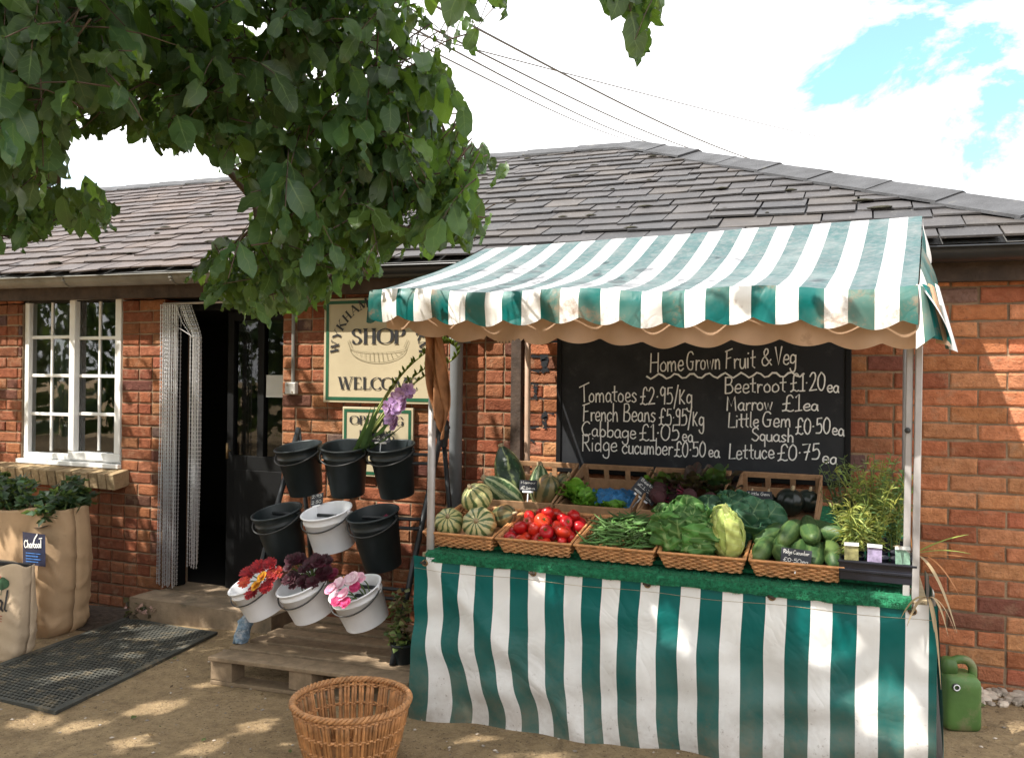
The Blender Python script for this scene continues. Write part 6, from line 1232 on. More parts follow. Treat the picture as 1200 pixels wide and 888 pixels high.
for (ax, ay), (bx, by), (cx_, cy_), bend in (((420, 522), (470, 440), (522, 396), 0), ((418, 524), (462, 448), (505, 408), 0), ((424, 520), (482, 452), (534, 418), 1), ((422, 524), (470, 456), (500, 430), 0)):
    a, b, c = at(ax, ay, -0.42), at(bx, by, -0.44), at(cx_, cy_, -0.46); P = smooth_path([a, b, c] + ([at(528, 402, -0.46), at(515, 404, -0.46)] if bend else []), 8); m = MB(); m.tube([p - o0 for p in P], [0.006 - 0.0035 * i / len(P) for i in range(len(P))], 6); m.build('stem', mat('glad_stem_%d' % int(ax), (0.22, 0.26, 0.08), 0.5, 0.3, 20, 0), GLD, smooth=True)
    m = MB()
    for i in range(7, len(P), 1):
        s_ = 1 if i % 2 else -1; d = Vector((0.3 * s_ + 0.3, -0.5, 0.6)).normalized(); l = 0.035; p = P[i] - o0; m.tube([p, p + d * l * 0.5, p + d * l], [0.005, 0.007, 0.001], 5, col=(0.22, 0.30, 0.08))
    m.build('buds', MAT['herb'], GLD, smooth=True)['kind'] = 'stuff'
for px, py in ((455, 478), (463, 468), (470, 462), (458, 490), (473, 472), (466, 480), (478, 458), (462, 496)):
    m = MB(); bloom(m, (0, 0, 0), (rnd.uniform(-.6, .6), -0.9, rnd.uniform(-.2, .6)), 0.044, PUR, 6, 2, 0.42, 0.7); o = m.build('floret', MAT['petal'], GLD, smooth=True); o.location = at(px, py, -0.47 + rnd.uniform(-.02, .02)) - o0
card(at(371, 592, -0.52), 0.085, 0.062, -8, -20, -14, 'tilted price card stuck above the white bucket on the stand', 0.10, ('2.95', '2.50'))
card(at(446, 518, -0.42), 0.105, 0.045, 4, -10, 0, 'faded grey price card clipped to the top right bucket', 0.05, ('£2.95',))
# potted plant between the pallet and the stall
def leaf_ball(m, c, rad, n, sz, cols, g, flat=1.0):
    for i in range(n):
        d = Vector((g.gauss(0, 1), g.gauss(0, 1), g.gauss(0, 1))).normalized() * (g.random() ** 0.4); p = Vector(c) + Vector((d.x * rad[0], d.y * rad[1], d.z * rad[2])); l = sz * g.uniform(0.6, 1.3); a = Vector((g.uniform(-1, 1), g.uniform(-1, 1), g.uniform(-.6, .5))).normalized(); b = a.cross(Vector((g.uniform(-1, 1), g.uniform(-1, 1), 1))).normalized() * l * 0.42; cl = g.choice(cols); k = g.uniform(0.6, 1.4)
        m.add([p, p + a * l * 0.35 + b, p + a * l * 0.35 + Vector((0, 0, 0.06 * l)), p + a * l * 0.35 - b, p + a * l], [(0, 1, 2), (0, 2, 3), (1, 4, 2), (2, 4, 3)], [(0.5, 0), (0, .4), (.5, .4), (1, .4), (.5, 1)], tuple(x * k for x in cl))
MAT['small_leaf'] = mat('small_leaf', (1, 1, 1), 0.5, 0.15, 20, 0, vcol=True, trans=(0.20, 0.28, 0.06), transw=0.25)
pp = Vector((-1.935, -0.80, 0.215)); PP = empty('potted_plant', pp, (0, 0, 0), 'small variegated plant in a black pot beside the stall skirt', 'potted plant')
m = MB(); m.lathe([(0.042, 0), (0.055, 0.09), (0.059, 0.092), (0.059, 0.104), (0.052, 0.104), (0.050, 0.085)], 20, cap0=True, cap1=True); m.build('pot', bk, PP, smooth=True)
g = random.Random(8); m = MB(); cols = [(0.14, 0.20, 0.05), (0.22, 0.24, 0.09), (0.07, 0.12, 0.04), (0.20, 0.13, 0.08)]
leaf_ball(m, (-0.01, -0.01, 0.15), (0.062, 0.055, 0.07), 150, 0.032, cols, g); leaf_ball(m, (-0.02, 0.0, 0.26), (0.045, 0.04, 0.09), 110, 0.030, cols[1:], g); m.build('foliage', MAT['small_leaf'], PP)

# ------------------------------------------------------------------ mat, sacks, jerrycan, basket
def mat_pt(u, v): # u across, v from the front to the door
    a = Vector((-4.08, -1.46, 0)).lerp(Vector((-3.225, -1.545, 0)), u); b = Vector((-4.27, 0.0, 0)).lerp(Vector((-3.46, -0.10, 0)), u); b.y -= 0.22 if False else 0.0
    p = a.lerp(b, v * 0.985); p.y = min(p.y, -0.235 + 0 * u) if v > 0.99 else p.y; p.z = gz(p.x) + 0.014 + 0.002 * math.sin(u * 9 + v * 6); return p
mb = MB(); nu_, nv_ = 27, 44; vmax = 0.835
for i in range(nu_):
    for j in range(nv_):
        off = 0.5 * (j % 2); u0, u1 = (i + off) / (nu_ + 0.5), (i + 1 + off) / (nu_ + 0.5); v0, v1 = j / nv_ * vmax, (j + 1) / nv_ * vmax; u0 = 0.03 + 0.94 * u0; u1 = 0.03 + 0.94 * u1; v0 = 0.015 + v0; v1 = 0.015 + v1
        c = mat_pt((u0 + u1) / 2, (v0 + v1) / 2); out = [mat_pt(*q) for q in ((u0, v0), ((u0 + u1) / 2, v0), (u1, v0), (u1, (v0 + v1) / 2), (u1, v1), ((u0 + u1) / 2, v1), (u0, v1), (u0, (v0 + v1) / 2))]
        inn = [c + (p - c) * (0.62 if q % 2 == 0 else 0.74) for q, p in enumerate(out)]; low = [p - Vector((0, 0, 0.011)) for p in inn]
        mb.add(out + inn + low, [(q, (q + 1) % 8, 8 + (q + 1) % 8, 8 + q) for q in range(8)] + [(8 + q, 8 + (q + 1) % 8, 16 + (q + 1) % 8, 16 + q) for q in range(8)])
fr = [(0, 0, 1, 0.015 + 0.0), (0, 0.015 + vmax, 1, 0.03 + vmax), (0, 0.012, 0.05, 0.02 + vmax), (0.95, 0.012, 1, 0.02 + vmax)]
for a, b, c, d in fr:
    n = 14
    for q in range(n):
        def qq(t, s_): return mat_pt(a + (c - a) * (t if c - a > d - b else s_), b + (d - b) * (s_ if c - a > d - b else t))
        P = [qq(q / n, 0), qq((q + 1) / n, 0), qq((q + 1) / n, 1), qq(q / n, 1)]; mb.add([p + Vector((0, 0, 0.002)) for p in P] + [p - Vector((0, 0, 0.013)) for p in P], [(0, 1, 2, 3), (0, 4, 5, 1), (2, 6, 7, 3), (3, 7, 4, 0), (1, 5, 6, 2)])
tag(mb.build('rubber_mat', MAT['rubber']), 'worn black rubber ring mat laid in front of the doorstep', 'door mat')
# paper sacks
def sack(name, c, wx, dy, h, rz, label, cat, sd_, lean=0.0, open_=True, wr=1.0):
    root = empty(name, c, (R(lean), 0, R(rz)), label, cat, 'paper sacks by the window'); m = MB()
    def f(u, v):
        a = u * 2 * math.pi; e = 0.45 + 0.18 * v; cx_, sy_ = math.cos(a), math.sin(a); X = wx / 2 * abs(cx_) ** e * (1 if cx_ > 0 else -1); Yy = dy / 2 * abs(sy_) ** e * (1 if sy_ > 0 else -1) * (1 - 0.35 * v ** 3 if not open_ else 1 - 0.10 * v); b = 1 + 0.05 * math.sin(v * 2.9) - 0.035 * math.exp(-v * 14) * 3
        q_ = 1 - abs(noise.noise(Vector((cx_ * 1.5 + v * 1.7 + sd_, sy_ * 1.5 + sd_, v * 2.6 - cx_ * 1.2)))) * 2.2; nn = noise.noise(Vector((cx_ * 1.1 + sd_, sy_ * 1.1, v * 1.9))) * 0.030 + 0.012 * max(0, q_) ** 8 + 0.010 * math.sin(v * 34 + cx_ * 5) * math.exp(-v * 5)
        z = h * v + (0.012 * math.sin(a * 2 + sd_) + 0.010 * math.sin(a * 5)) * v ** 4
        return Vector((X * b + nn * wr * cx_, Yy * b + nn * wr * sy_, z))
    m.grid(96, 44, f); m.add([f(i / 40, 0.0) for i in range(40)], [tuple(range(40))[::-1]]); m.build('sack_body', MAT['kraft' if open_ else 'pale_kraft'], root, smooth=True, solid=0.003); return root, f
c = Vector((-4.70, -0.52, gz(-4.7) + 0.002)); SK, fsack = sack('planter_sack', c, 0.80, 0.36, 0.75, -2, 'large brown paper sack planted with dark leaves, below the window', 'sack', 3, 1.5)
m = MB(); m.grid(16, 8, lambda u, v: Vector((-0.36 + 0.72 * u, -0.16 + 0.32 * v, 0.66 + 0.02 * noise.noise(Vector((u * 5, v * 5, 0)))))); m.build('potting_soil', MAT['soil'], SK)
m = MB(); lx, lz = 0.345, 0.545
def lab(u, v): return Vector((lx - 0.095 + 0.19 * u, -0.2085 - 0.003 * math.sin(u * 3.1), lz - 0.092 + 0.184 * v))
m.grid(6, 6, lab); L1 = m.build('label_sheet', MAT['label_blue'], SK, smooth=True)
m = MB(); PL3 = lambda a, b: Vector((lx + a, -0.2140, lz + b))
write(m, 'Charcoal', PL3, -0.075, 0.004, 0.145, 0.042, 0.012, 0.006); ribbon(m, [(0.0, 0.03), (0.012, 0.06), (0.035, 0.088)], 0.010, PL3); ribbon(m, [(0.05, 0.065), (0.075, 0.07)], 0.006, PL3); m.build('label_writing', MAT['chalk'], L1)
m = MB()
for q in range(4): ribbon(m, [(-0.06, -0.025 - 0.016 * q), (0.06 - 0.02 * (q % 2), -0.022 - 0.016 * q)], 0.006, PL3, jit=0.5)
m.build('label_print', MAT['label_sky'], L1)
sp = empty('leafy_plant', c + Vector((0, 0, 0.66)), (0, 0, 0), 'low dark green leafy plants growing out of the large paper sack', 'plant'); g = random.Random(14); m = MB(); mt_ = MB()
for i in range(26):
    x, y = g.uniform(-0.36, 0.36), g.uniform(-0.15, 0.15); hh = g.uniform(0.05, 0.24) * (1.0 - 0.3 * abs(x + 0.05)) * (0.85 if abs(x + 0.13) < 0.06 else 1.15); q = Vector((x + g.uniform(-.06, .06), y + g.uniform(-.06, .03), hh)); mt_.tube([Vector((x, y, 0)), q], 0.004, 5); leaf_ball(m, q, (0.075, 0.07, 0.055), 42, 0.055, [(0.022, 0.055, 0.022), (0.035, 0.085, 0.03), (0.018, 0.04, 0.02)], g)
m.build('foliage', MAT['small_leaf'], sp); mt_.build('stem', MAT['stem'], sp)
c2 = Vector((-4.365, -1.0, gz(-4.4) + 0.002)); S2_, _ = sack('charcoal_bag', c2, 0.46, 0.20, 0.49, 6, 'smaller printed charcoal bag standing in front of the big sack', 'bag', 9, -3, False, 0.7)
m = MB(); fpts = [_(u_ / 160, v_ / 60) for u_ in range(80, 161) for v_ in range(61)]
def P5(a, b):
    z = 0.235 + b; q = min(fpts, key=lambda p: (p.x - a) ** 2 + (p.z - z) ** 2); return Vector((a, q.y - 0.006, z))
write(m, 'charcoal', P5, -0.205, 0.015, 0.395, 0.100, 0.018, 0.012); m.build('bag_writing', MAT['sign_ink'], S2_)
m = MB()
for x, z, r_ in ((0.135, 0.17, 0.034), (-0.03, 0.13, 0.05)):
    P = [(x + r_ * math.cos(a) * (1.3 if abs(math.cos(a)) > .7 else 1), z + r_ * math.sin(a)) for a in [k * 2 * math.pi / 14 for k in range(14)]]; m.add([P5(a, b) for a, b in P], [tuple(range(14))]); ribbon(m, [(x, z), (x + 0.002, z - r_ * 1.7)], 0.006, P5)
for q in range(46): x, z = rnd.uniform(-0.12, 0.06), rnd.uniform(-0.20, -0.06); m.add([P5(x + a, z + b) for a, b in ((0, 0), (rnd.uniform(.01, .03), .004), (rnd.uniform(.005, .02), .022), (-.004, .012))], [(0, 1, 2, 3)])
m.build('bag_print', MAT['print_green'], S2_)
m = MB()
for q in range(3): ribbon(m, [(-0.14 + 0.1 * q, 0.198), (-0.08 + 0.1 * q, 0.202)], 0.012, P5)
for q in range(3): ribbon(m, [(-0.08, -0.005 - 0.014 * q), (0.16, 0.004 - 0.014 * q)], 0.004, P5)
m.build('bag_tagline', MAT['print_red'], S2_)
m = MB(); m.box((0, 0, 0.492), (0.47, 0.016, 0.022)); m.build('bag_seam', MAT['sign_ink'], S2_, bevel=0.004)
# low plants in the bed by the step
bp = empty('bedding_plant', (-4.1, -0.18, gz(-4.1)), (0, 0, 0), 'straggly low plant with dry pink heads by the doorstep wall', 'plant'); g = random.Random(19); m = MB(); leaf_ball(m, (-0.05, 0.02, 0.06), (0.16, 0.08, 0.06), 120, 0.04, [(0.05, 0.055, 0.025), (0.10, 0.07, 0.05), (0.03, 0.05, 0.02)], g); leaf_ball(m, (0.02, -0.04, 0.08), (0.13, 0.06, 0.03), 60, 0.022, [(0.42, 0.25, 0.22), (0.35, 0.2, 0.16)], g); m.build('foliage', MAT['small_leaf'], bp)
# green jerrycan
JC = empty('jerrycan', (0.35, -0.46, gz(0.35) + 0.001), (0, 0, R(16)), 'green plastic jerrycan standing by the wall right of the stall', 'jerrycan')
m = MB()
def jring(x0, x1, y_, z, e=0.32, n=36):
    out = []
    for i in range(n):
        a = 2 * math.pi * i / n; c_, s2 = math.cos(a), math.sin(a); out.append(Vector(((x0 + x1) / 2 + (x1 - x0) / 2 * abs(c_) ** e * (1 if c_ > 0 else -1), y_ * abs(s2) ** e * (1 if s2 > 0 else -1), z)))
    return out
def jloft(rings, n=36):
    m.add([p for r_ in rings for p in r_], [(i * n + k, i * n + (k + 1) % n, (i + 1) * n + (k + 1) % n, (i + 1) * n + k) for i in range(len(rings) - 1) for k in range(n)] + [tuple(range(n))[::-1], tuple((len(rings) - 1) * n + k for k in range(n))])
jloft([jring(-.060, .060, .060, 0), jring(-.067, .067, .068, .010), jring(-.068, .068, .070, .03), jring(-.068, .068, .070, .165), jring(-.067, .064, .069, .190), jring(-.062, .052, .060, .205), jring(-.05, .03, .03, .210)]); m.build('can_body', MAT['can_green'], JC, smooth=True)
m = MB(); jloft([jring(-.062, -.008, .034, .196, .6), jring(-.062, -.006, .034, .235, .6), jring(-.060, -.012, .032, .256, .6), jring(-.052, -.022, .02, .264, .7)]); m.build('neck', MAT['can_green'], JC, smooth=True)
m = MB(); m.tube(smooth_path([(-0.03, 0, .246), (0.005, 0, .258), (0.036, 0, .252), (0.053, 0, .228), (0.054, 0, .19)], 6), 0.0165, 12); m.build('handle', MAT['can_green'], JC, smooth=True)
m = MB(); m.lathe([(0.014, 0), (0.014, 0.012), (0.008, 0.013), (0.007, 0.002), (0.001, 0.001)], 18, Matrix.Translation((-0.034, -0.066, 0.172)) @ Matrix.Rotation(R(90), 4, 'X')); m.build('spout', MAT['wire'], JC, smooth=True)
m = MB(); m.tube([Vector((-0.034 + 0.0105 * math.cos(a), -0.079, 0.172 + 0.0105 * math.sin(a))) for a in [k * math.pi / 8 for k in range(16)]], 0.0022, 6, closed=True); m.build('spout_ring', MAT['white_plastic'], JC, smooth=True)
# wicker log basket in front
BS = empty('willow_basket', (-1.735, -1.53, gz(-1.735)), (0, 0, R(20)), 'round open willow basket standing in front of the stall', 'basket'); rg = random.Random(2)
r0_, r1_, hb_ = 0.150, 0.212, 0.232
def br(t): return r0_ + (r1_ - r0_) * (t ** 0.75)
m = MB(); ns = 104
for i in range(ns):
    a = 2 * math.pi * i / ns + rg.uniform(-.02, .02); k = rg.uniform(0.65, 1.3); lean_ = rg.uniform(-.05, .05); m.tube([Vector((br(t) * math.cos(a + lean_ * t), br(t) * math.sin(a + lean_ * t), hb_ * t)) * 1 for t in (0, .25, .5, .75, .98)], [0.0056, 0.006, 0.0062, 0.006, 0.0056], 5, col=(k, k * .97, k * .92))
m.build('stakes', MAT['willow'], BS, smooth=True)['kind'] = 'stuff'
def ringw(t, amp, nw, ph, rad, dr=0.0): return [Vector(((br(t) + dr + amp * math.sin(nw * a + ph)) * math.cos(a), (br(t) + dr + amp * math.sin(nw * a + ph)) * math.sin(a), hb_ * t)) for a in [2 * math.pi * q / 276 for q in range(276)]]
for band in ((0.02, 0.05, 0.08, 0.11), (0.36, 0.39), (0.62, 0.645), (0.90, 0.925)):
    m = MB()
    for q, t in enumerate(band): k = rg.uniform(0.8, 1.2); m.tube(ringw(t, 0.0055, 46, math.pi * q, 0.004), 0.0042, 5, closed=True, col=(k, k, k))
    m.build('weave_band', MAT['willow'], BS, smooth=True)
m = MB()
for q in range(3):
    P = [Vector(((br(1) + 0.007 * math.cos(24 * a + q * 2.09)) * math.cos(a), (br(1) + 0.007 * math.cos(24 * a + q * 2.09)) * math.sin(a), hb_ * 1.0 + 0.007 * math.sin(24 * a + q * 2.09))) for a in [2 * math.pi * w_ / 300 for w_ in range(300)]]; k = (0.95, 1.15, 1.05)[q]; m.tube(P, 0.0062, 6, closed=True, col=(k, k, k))
m.build('rim', MAT['willow'], BS, smooth=True)
m = MB(); m.lathe([(0.002, 0.012), (0.15, 0.012)], 40, col=(0.6, 0.6, 0.6)); m.build('base', MAT['willow'], BS)
# overhead wires
for i, (a, b, ya, yb, r_, lb) in enumerate((((500, 2), (905, 195), 7, 32, 0.020, 'thick uppermost overhead cable running down behind the roof'), ((480, 20), (860, 190), 7, 32, 0.017, 'second overhead cable from the top, running down behind the roof'), ((470, 26), (790, 176), 7, 32, 0.017, 'third overhead cable, ending behind the roof peak'), ((490, 52), (770, 172), 7, 32, 0.014, 'lowest thin overhead cable left of the roof peak'))):
    A, B_ = at(*a, ya), at(*b, yb); P = [A.lerp(B_, t) + Vector((0, 0, -1.0 * math.sin(math.pi * t) * 0.25)) for t in [k / 24 for k in range(25)]]; m = MB(); m.tube(P, r_, 5); tag(m.build('overhead_cable', MAT['wire']), lb, 'cable', 'overhead cables')
A, B_ = at(480, 38, 9), at(1085, 163, 150); m = MB(); m.tube([A.lerp(B_, t) + Vector((0, 0, -1.5 * math.sin(math.pi * t))) for t in [(k / 40) for k in range(41)]], [0.013 + 0.034 * k / 40 for k in range(41)], 5); tag(m.build('overhead_cable', MAT['wire']), 'single thin cable crossing the sky far to the right', 'cable', 'overhead cables')

# ------------------------------------------------------------------ walnut tree: trunk outside the frame, limbs and leaves hanging in
TR = empty('walnut_tree', (-3.9, -3.9, gz(-3.9)), (0, 0, 0), 'leafy walnut tree overhanging the shop from the upper left', 'tree')
def inpoly(x, y, P):
    r_ = False; n = len(P); j = n - 1
    for i in range(n):
        if (P[i][1] > y) != (P[j][1] > y) and x < (P[j][0] - P[i][0]) * (y - P[i][1]) / (P[j][1] - P[i][1]) + P[i][0]: r_ = not r_
        j = i
    return r_
# outline of the overhanging mass as the photo shows it; it fills depths of 1.7 to 3.6 m
MAIN = [(-90, -90), (535, -90), (525, 20), (508, 85), (540, 105), (556, 150), (590, 185), (588, 222), (565, 285), (505, 296), (470, 292), (445, 318), (432, 328), (400, 330), (385, 348), (335, 366), (285, 365), (240, 342), (214, 325), (258, 278), (300, 262), (292, 228), (268, 200), (232, 168), (190, 176), (152, 150), (112, 165), (78, 150), (72, 190), (20, 205), (-90, 205)]
HANG = [(-90, 185), (60, 185), (76, 232), (132, 222), (140, 262), (102, 274), (62, 262), (38, 288), (0, 286), (-90, 300)]
TOPR = [(668, -80), (790, -80), (775, 8), (752, 62), (738, 48), (726, 12), (690, 6)]
SPRIG = [(535, -80), (608, -80), (602, 18), (578, 10), (556, 62), (538, 80), (515, 40)]
def visible_ok(x, y): return any(inpoly(x, y, P) for P in (MAIN, HANG, TOPR, SPRIG))
# where the sun comes through: spots on the wall, the skirt, the ground, the awning and the roof
BEAM = []
def beam(p, r_, keep=0.0): BEAM.append((p, r_, keep))
for px, py, r_ in ((182, 478, .055), (168, 500, .03), (160, 560, .07), (342, 390, .05), (1130, 395, .07), (1155, 430, .10), (1175, 460, .08), (1120, 520, .05), (1150, 590, .08), (1190, 640, .07), (1165, 690, .05), (452, 380, .05)): beam(at(px, py, 0.0), r_)
for px, py, r_ in ((958, 745, .045), (1005, 800, .075), (1030, 825, .06), (1060, 860, .06), (790, 740, .03), (800, 760, .03), (1050, 690, .04), (640, 690, .03), (560, 860, .03)): beam(at(px, py, FY), r_)
for px, py, r_ in ((40, 845, .06), (95, 850, .05), (170, 832, .06), (190, 826, .05), (120, 790, .05), (70, 795, .04), (200, 745, .06), (225, 738, .05), (150, 770, .04), (300, 850, .05), (360, 872, .06), (560, 872, .05), (640, 885, .05), (150, 870, .04), (250, 800, .04), (240, 875, .05), (600, 880, .04)): beam(atz(px, py, gz(atz(px, py, .08).x)), r_)
for px, py, r_ in ((395, 755, .05), (430, 770, .05), (330, 745, .04), (460, 780, .04)): beam(atz(px, py, PZ), r_)
for px, py, r_ in ((82, 610, .06), (45, 615, .05), (30, 640, .03), (85, 595, .03)): beam(at(px, py, -0.76), r_ + 0.025)
for i in range(11):
    for j in range(5): beam(awn(i / 10, j / 4), 0.15, 0.06)
for i in range(26):
    for j in range(6):
        X = -6.4 + i * 0.28; beam(roof_pt(X, 0.02 + j * 0.2), 0.22, 0.10 if X > -2.4 else 0.22)
for i in range(6):
    for j in range(7): beam(Vector((0.28 + i * 0.1, 0, 0.3 + j * 0.27)), 0.165, 0.14)       # the right hand wall stands in broken sun
for i in range(10): beam(Vector((-0.35 + rnd.uniform(0, .55), -0.85 + rnd.uniform(-.15, .15), 1.0 + rnd.uniform(0, .25))), 0.08, 0.3)
for i in range(9): beam(Vector((-1.6 + i * 0.16, -0.9, 0.92)), 0.05, 0.45)
for i in range(8): beam(Vector((-0.03 + 0.03 * i, -0.9 + 0.1 * (i % 2), 0.92 + 0.06 * (i % 3))), 0.10, 0.12)
BS_P = np.array([tuple(b[0]) for b in BEAM]); BS_R = np.array([b[1] for b in BEAM]); BS_K = np.array([b[2] for b in BEAM]); SN = np.array(tuple(SUN))
def beam_ok(p, g, margin=0.045):
    d = np.array(tuple(p)) - BS_P; t = d @ SN; q = np.linalg.norm(d - t[:, None] * SN, axis=1); hit = (t > 0.05) & (q < BS_R + margin)
    if not hit.any(): return True
    return g.random() < BS_K[hit].min()
g = random.Random(77); LV = MB(); TW = MB(); NL = [0]
LC = [(1, 1, 1), (0.85, 0.95, 0.85), (1.1, 1.05, 0.8), (0.75, 0.9, 0.95), (1.3, 1.2, 0.65), (1.0, 1.05, 1.15), (1.15, 1.12, 1.1)]
def leaflet(p, d, n_, L_, W_, k, cl):
    d = d.normalized(); s_ = d.cross(n_)
    if s_.length < 1e-3: s_ = d.cross(Vector((1, 0.3, 0)))
    s_.normalize(); n2 = s_.cross(d); dr = g.uniform(0.0, 0.42); fo = g.uniform(-0.2, 0.5); tw_ = g.uniform(-0.5, 0.5); V = []; U = []
    for i, (t, wq) in enumerate(((0, 0.03), (0.10, 0.38), (0.24, 0.72), (0.42, 0.95), (0.60, 1.0), (0.76, 0.84), (0.90, 0.50), (1.0, 0.05))):
        c = p + d * L_ * t - n2 * dr * L_ * t * t
        for a in (-1, 0, 1): V.append(c + (s_ + n2 * tw_ * (t - .5)) * a * W_ * wq  + n2 * fo * W_ * wq * abs(a) + n2 * 0.007 * math.sin(t * 14 + a * 3 + dr * 30)); U.append((0.5 + 0.5 * a * wq, t))
    LV.add(V, [(i * 3 + j, i * 3 + j + 1, i * 3 + j + 4, i * 3 + j + 3) for i in range(7) for j in (0, 1)], U, tuple(x * k for x in cl)); NL[0] += 1
def spray(p, d, framed, big=1.0):
    """one compound leaf: a rachis with leaflets in pairs and one at the tip"""
    d = d.normalized(); n_ = g.choice((3, 5, 5, 7)); L_ = g.uniform(0.16, 0.26) * big; pts = [p + d * L_ * t + Vector((0, 0, -0.06 * big * t * t)) for t in (0, .33, .66, 1)]; up = Vector((g.uniform(-.5, .5), g.uniform(-.6, .3), 1)).normalized(); did = False
    k = g.uniform(0.6, 1.35); cl = g.choice(LC)
    s_ = d.cross(up).normalized()
    for i in range(n_):
        if i == n_ - 1: q, dd = pts[3], d + Vector((0, 0, -0.8))
        else:
            t = 0.35 + 0.55 * (i // 2) / max(1, (n_ - 1) // 2); q = p + d * L_ * t + Vector((0, 0, -0.06 * big * t * t)); sg = 1 if i % 2 else -1; dd = d * 0.55 + s_ * sg * 0.75 + Vector((0, 0, -0.70))
        l = g.uniform(0.085, 0.135) * big; wq = l * g.uniform(0.20, 0.31); mid = q + dd.normalized() * l * 0.6
        x, y, z = proj(mid)
        if z > 0.05 and -25 < x < 1225 and -25 < y < 913:
            x2, y2, _ = proj(q + dd.normalized() * l)
            if not (visible_ok(x, y) and (visible_ok(x2, y2) or g.random() < 0.4)) or z < 1.25: continue
        if not beam_ok(mid, g): continue
        nn = (up + Vector((g.uniform(-.6, .6), g.uniform(-.6, .6), g.uniform(-.3, .3)))).normalized(); kk = k * g.uniform(0.85, 1.2); leaflet(q, dd, nn, l, wq, kk, cl); did = True
    if did and all((lambda q: q[2] < 0.05 or not (-25 < q[0] < 1225 and -25 < q[1] < 913) or visible_ok(q[0], q[1]))(proj(q_)) for q_ in pts): TW.tube(pts, [0.0024, 0.002, 0.0016, 0.0012], 4)
    return did
# limbs
def limb(pts, r_a, r_b, name='branch', n=8):
    P = smooth_path(pts, 6); m = MB(); m.tube(P, [(r_a + (r_b - r_a) * i / (len(P) - 1)) * (1 + 0.08 * math.sin(i * 1.7)) for i in range(len(P))], n); loc(m.build(name, MAT['bark'], smooth=True), TR); return P
tb = Vector((-3.9, -3.9, gz(-3.9) - 0.05))
limb([tb, tb + Vector((0.05, 0.05, 0.9)), tb + Vector((0.0, 0.12, 1.9)), tb + Vector((0.1, 0.2, 3.0)), tb + Vector((0.2, 0.3, 4.4))], 0.20, 0.09, 'trunk', 14)
fork = tb + Vector((0.02, 0.14, 2.15)); LP = []
LP += limb([fork, Vector((-3.3, -3.2, 2.75)), atd(130, 30, 2.75), atd(300, 75, 2.7), atd(338, 50, 2.65), atd(420, 60, 2.7)], 0.075, 0.012)
LP += limb([atd(300, 75, 2.7), atd(345, 95, 2.75), atd(318, 130, 2.85), atd(345, 200, 2.9), atd(370, 280, 2.95), atd(350, 330, 3.0)], 0.022, 0.006)
LP += limb([atd(130, 30, 2.75), atd(215, 105, 3.0), atd(262, 190, 3.1), atd(300, 245, 3.15), atd(290, 310, 3.15)], 0.030, 0.006)
LP += limb([atd(420, 60, 2.7), atd(480, 110, 2.75), atd(535, 180, 2.8), atd(560, 230, 2.8)], 0.013, 0.004)
LP += limb([Vector((-3.3, -3.2, 2.75)), atd(20, 90, 2.5), atd(60, 160, 2.5), atd(70, 230, 2.55)], 0.030, 0.004)
LP += limb([fork + Vector((0, 0, .5)), Vector((-2.9, -3.2, 3.4)), Vector((-1.7, -2.8, 3.3)), Vector((-0.7, -2.3, 2.95)), Vector((0.1, -1.95, 2.66))], 0.07, 0.008)
LP += limb([fork + Vector((0, 0, .9)), Vector((-3.4, -2.4, 3.8)), Vector((-3.2, -1.6, 4.0))], 0.06, 0.015)
for i in range(60):     # twigs showing through the gaps
    a = g.choice(LP); b = a + Vector((g.gauss(0, .18), g.gauss(0, .18), g.gauss(-.1, .16))); x, y, z = proj(b)
    if g.random() < 0.6 and (z < 0.05 or not (0 < x < 1200 and 0 < y < 888) or visible_ok(x, y)): TW.tube(smooth_path([a, (a + b) / 2 + Vector((g.gauss(0, .03), g.gauss(0, .03), .02)), b], 4), [0.005] * 8 + [0.002], 5)
# leaves hanging in view
cnt = 0
while cnt < 1650:
    x, y = g.uniform(-90, 800), g.uniform(-90, 370)
    if not visible_ok(x, y): continue
    if g.random() > 0.40 + 1.7 * noise.noise(Vector((x / 48, y / 48, 3))): continue
    near = 1.75 if x < 130 and y < 150 else 2.15; dd = g.uniform(near, 3.5) if g.random() < 0.8 else near + 0.3 * g.random()
    if x > 640: dd = g.uniform(2.0, 2.5)
    p = atd(x, y, dd); spray(p, Vector((g.uniform(-1, 1), g.uniform(-1, 0.6), g.uniform(-1.0, 0.25))), True, g.uniform(0.5, 0.92) if not (x < 140 and y < 110 and g.random() < 0.10) else 1.35); cnt += 1
for P_, n_ in (([(205, 325), (258, 276), (330, 268), (440, 298), (436, 328), (385, 350), (335, 370), (236, 345)], 130), (HANG, 70), ([(535, 110), (592, 185), (592, 225), (566, 290), (500, 298), (520, 200)], 60)):
    k_ = 0; xs_ = [q[0] for q in P_]; ys_ = [q[1] for q in P_]
    while k_ < n_:
        x, y = g.uniform(min(xs_), max(xs_)), g.uniform(min(ys_), max(ys_))
        if inpoly(x, y, P_): spray(atd(x, y, g.uniform(2.5, 3.3)), Vector((g.uniform(-1, 1), g.uniform(-1, 0.6), g.uniform(-1.0, 0.1))), True, g.uniform(0.55, 0.95)); k_ += 1
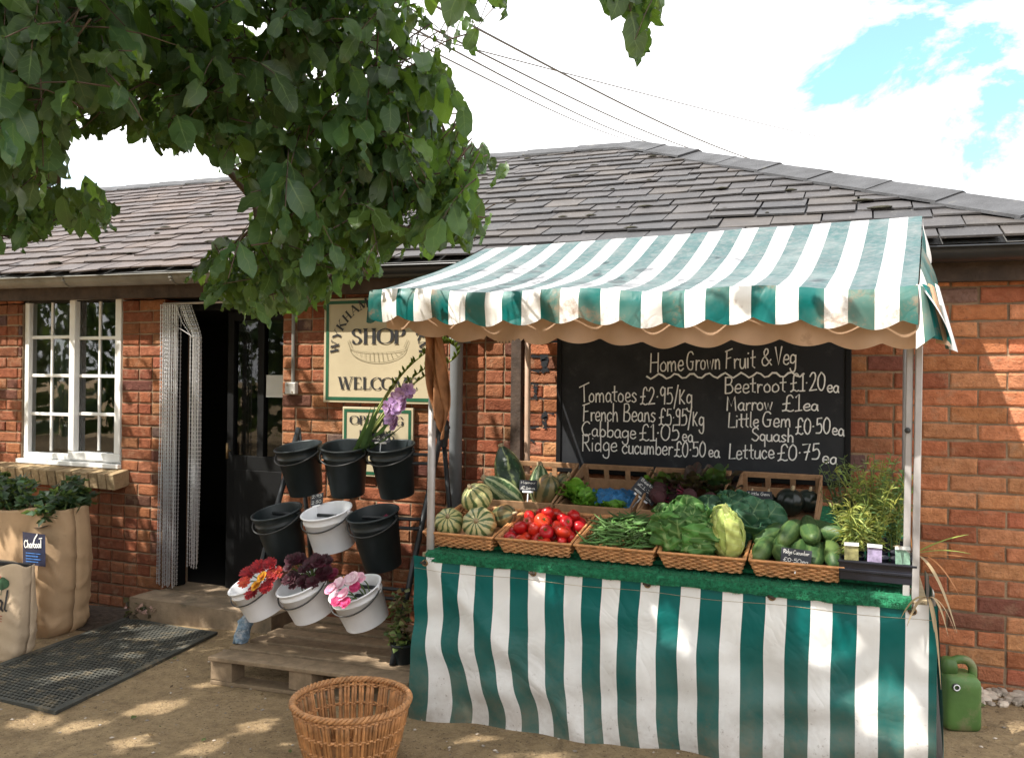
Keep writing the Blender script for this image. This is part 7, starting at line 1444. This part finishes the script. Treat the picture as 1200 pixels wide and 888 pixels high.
# crown above and beside the frame
CROWN = [((-2.4, -3.1, 3.5), (1.8, 1.3, 0.9)), ((-1.0, -2.75, 3.15), (1.2, 0.95, 0.65)), ((-3.6, -2.9, 3.3), (1.5, 1.3, 1.0)), ((-4.9, -2.2, 3.3), (1.5, 1.3, 0.9)), ((-3.6, -4.2, 4.6), (2.2, 2.0, 1.4)), ((-6.3, -1.8, 3.2), (1.3, 1.2, 0.8)), ((-5.6, -3.4, 3.8), (1.7, 1.5, 1.2)), ((-1.7, -3.6, 4.4), (1.7, 1.2, 0.9))]
vol = [r_[0] * r_[1] * r_[2] for _, r_ in CROWN]
for i in range(3600):
    (c, r_) = g.choices(CROWN, vol)[0]; d = Vector((g.gauss(0, 1), g.gauss(0, 1), g.gauss(0, 1))).normalized() * (g.random() ** 0.45)
    p = Vector((c[0] + d.x * r_[0], c[1] + d.y * r_[1], c[2] + d.z * r_[2]))
    if (p - CAM).length < 1.3: continue
    x_, y_, z_ = proj(p)
    if z_ > 0 and -60 < x_ < 1260 and -60 < y_ < 940 and g.random() < 0.8: continue
    spray(p, Vector((d.x + g.uniform(-.6, .6), d.y + g.uniform(-.6, .6), g.uniform(-0.7, 0.3))), False, 1.15)
print('leaflets', NL[0])
loc(LV.build('leaves', MAT['walnut_leaf'], smooth=True), TR)['kind'] = 'stuff'
loc(TW.build('twigs', MAT['bark'], smooth=True), TR)['kind'] = 'stuff'
# hedge across the yard, behind the camera: it is what the window panes mirror
m = MB(); g = random.Random(91)
for i in range(11000):
    X = g.uniform(-30, 6); h_ = (7.5 if X < -10 else 2.6) + 1.6 * noise.noise(Vector((X * 0.4, 0, 0))); z = g.random() * h_; Y = -13 + 0.9 * noise.noise(Vector((X * .8, z, 1))) + g.uniform(-.5, .3); s_ = g.uniform(0.12, 0.30); a = Vector((g.uniform(-1, 1), g.uniform(-1, 1), g.uniform(-1, 1))).normalized() * s_; b = a.cross(Vector((g.uniform(-1, 1), g.uniform(-1, 1), g.uniform(-1, 1)))).normalized() * s_ * .7; p = Vector((X, Y, z)); k = g.uniform(.5, 1.6); m.add([p - a, p + b, p + a, p - b], [(0, 1, 2, 3)], None, (0.03 * k, 0.07 * k, 0.02 * k))
tag(m.build('hedge', MAT['small_leaf']), kind='stuff')
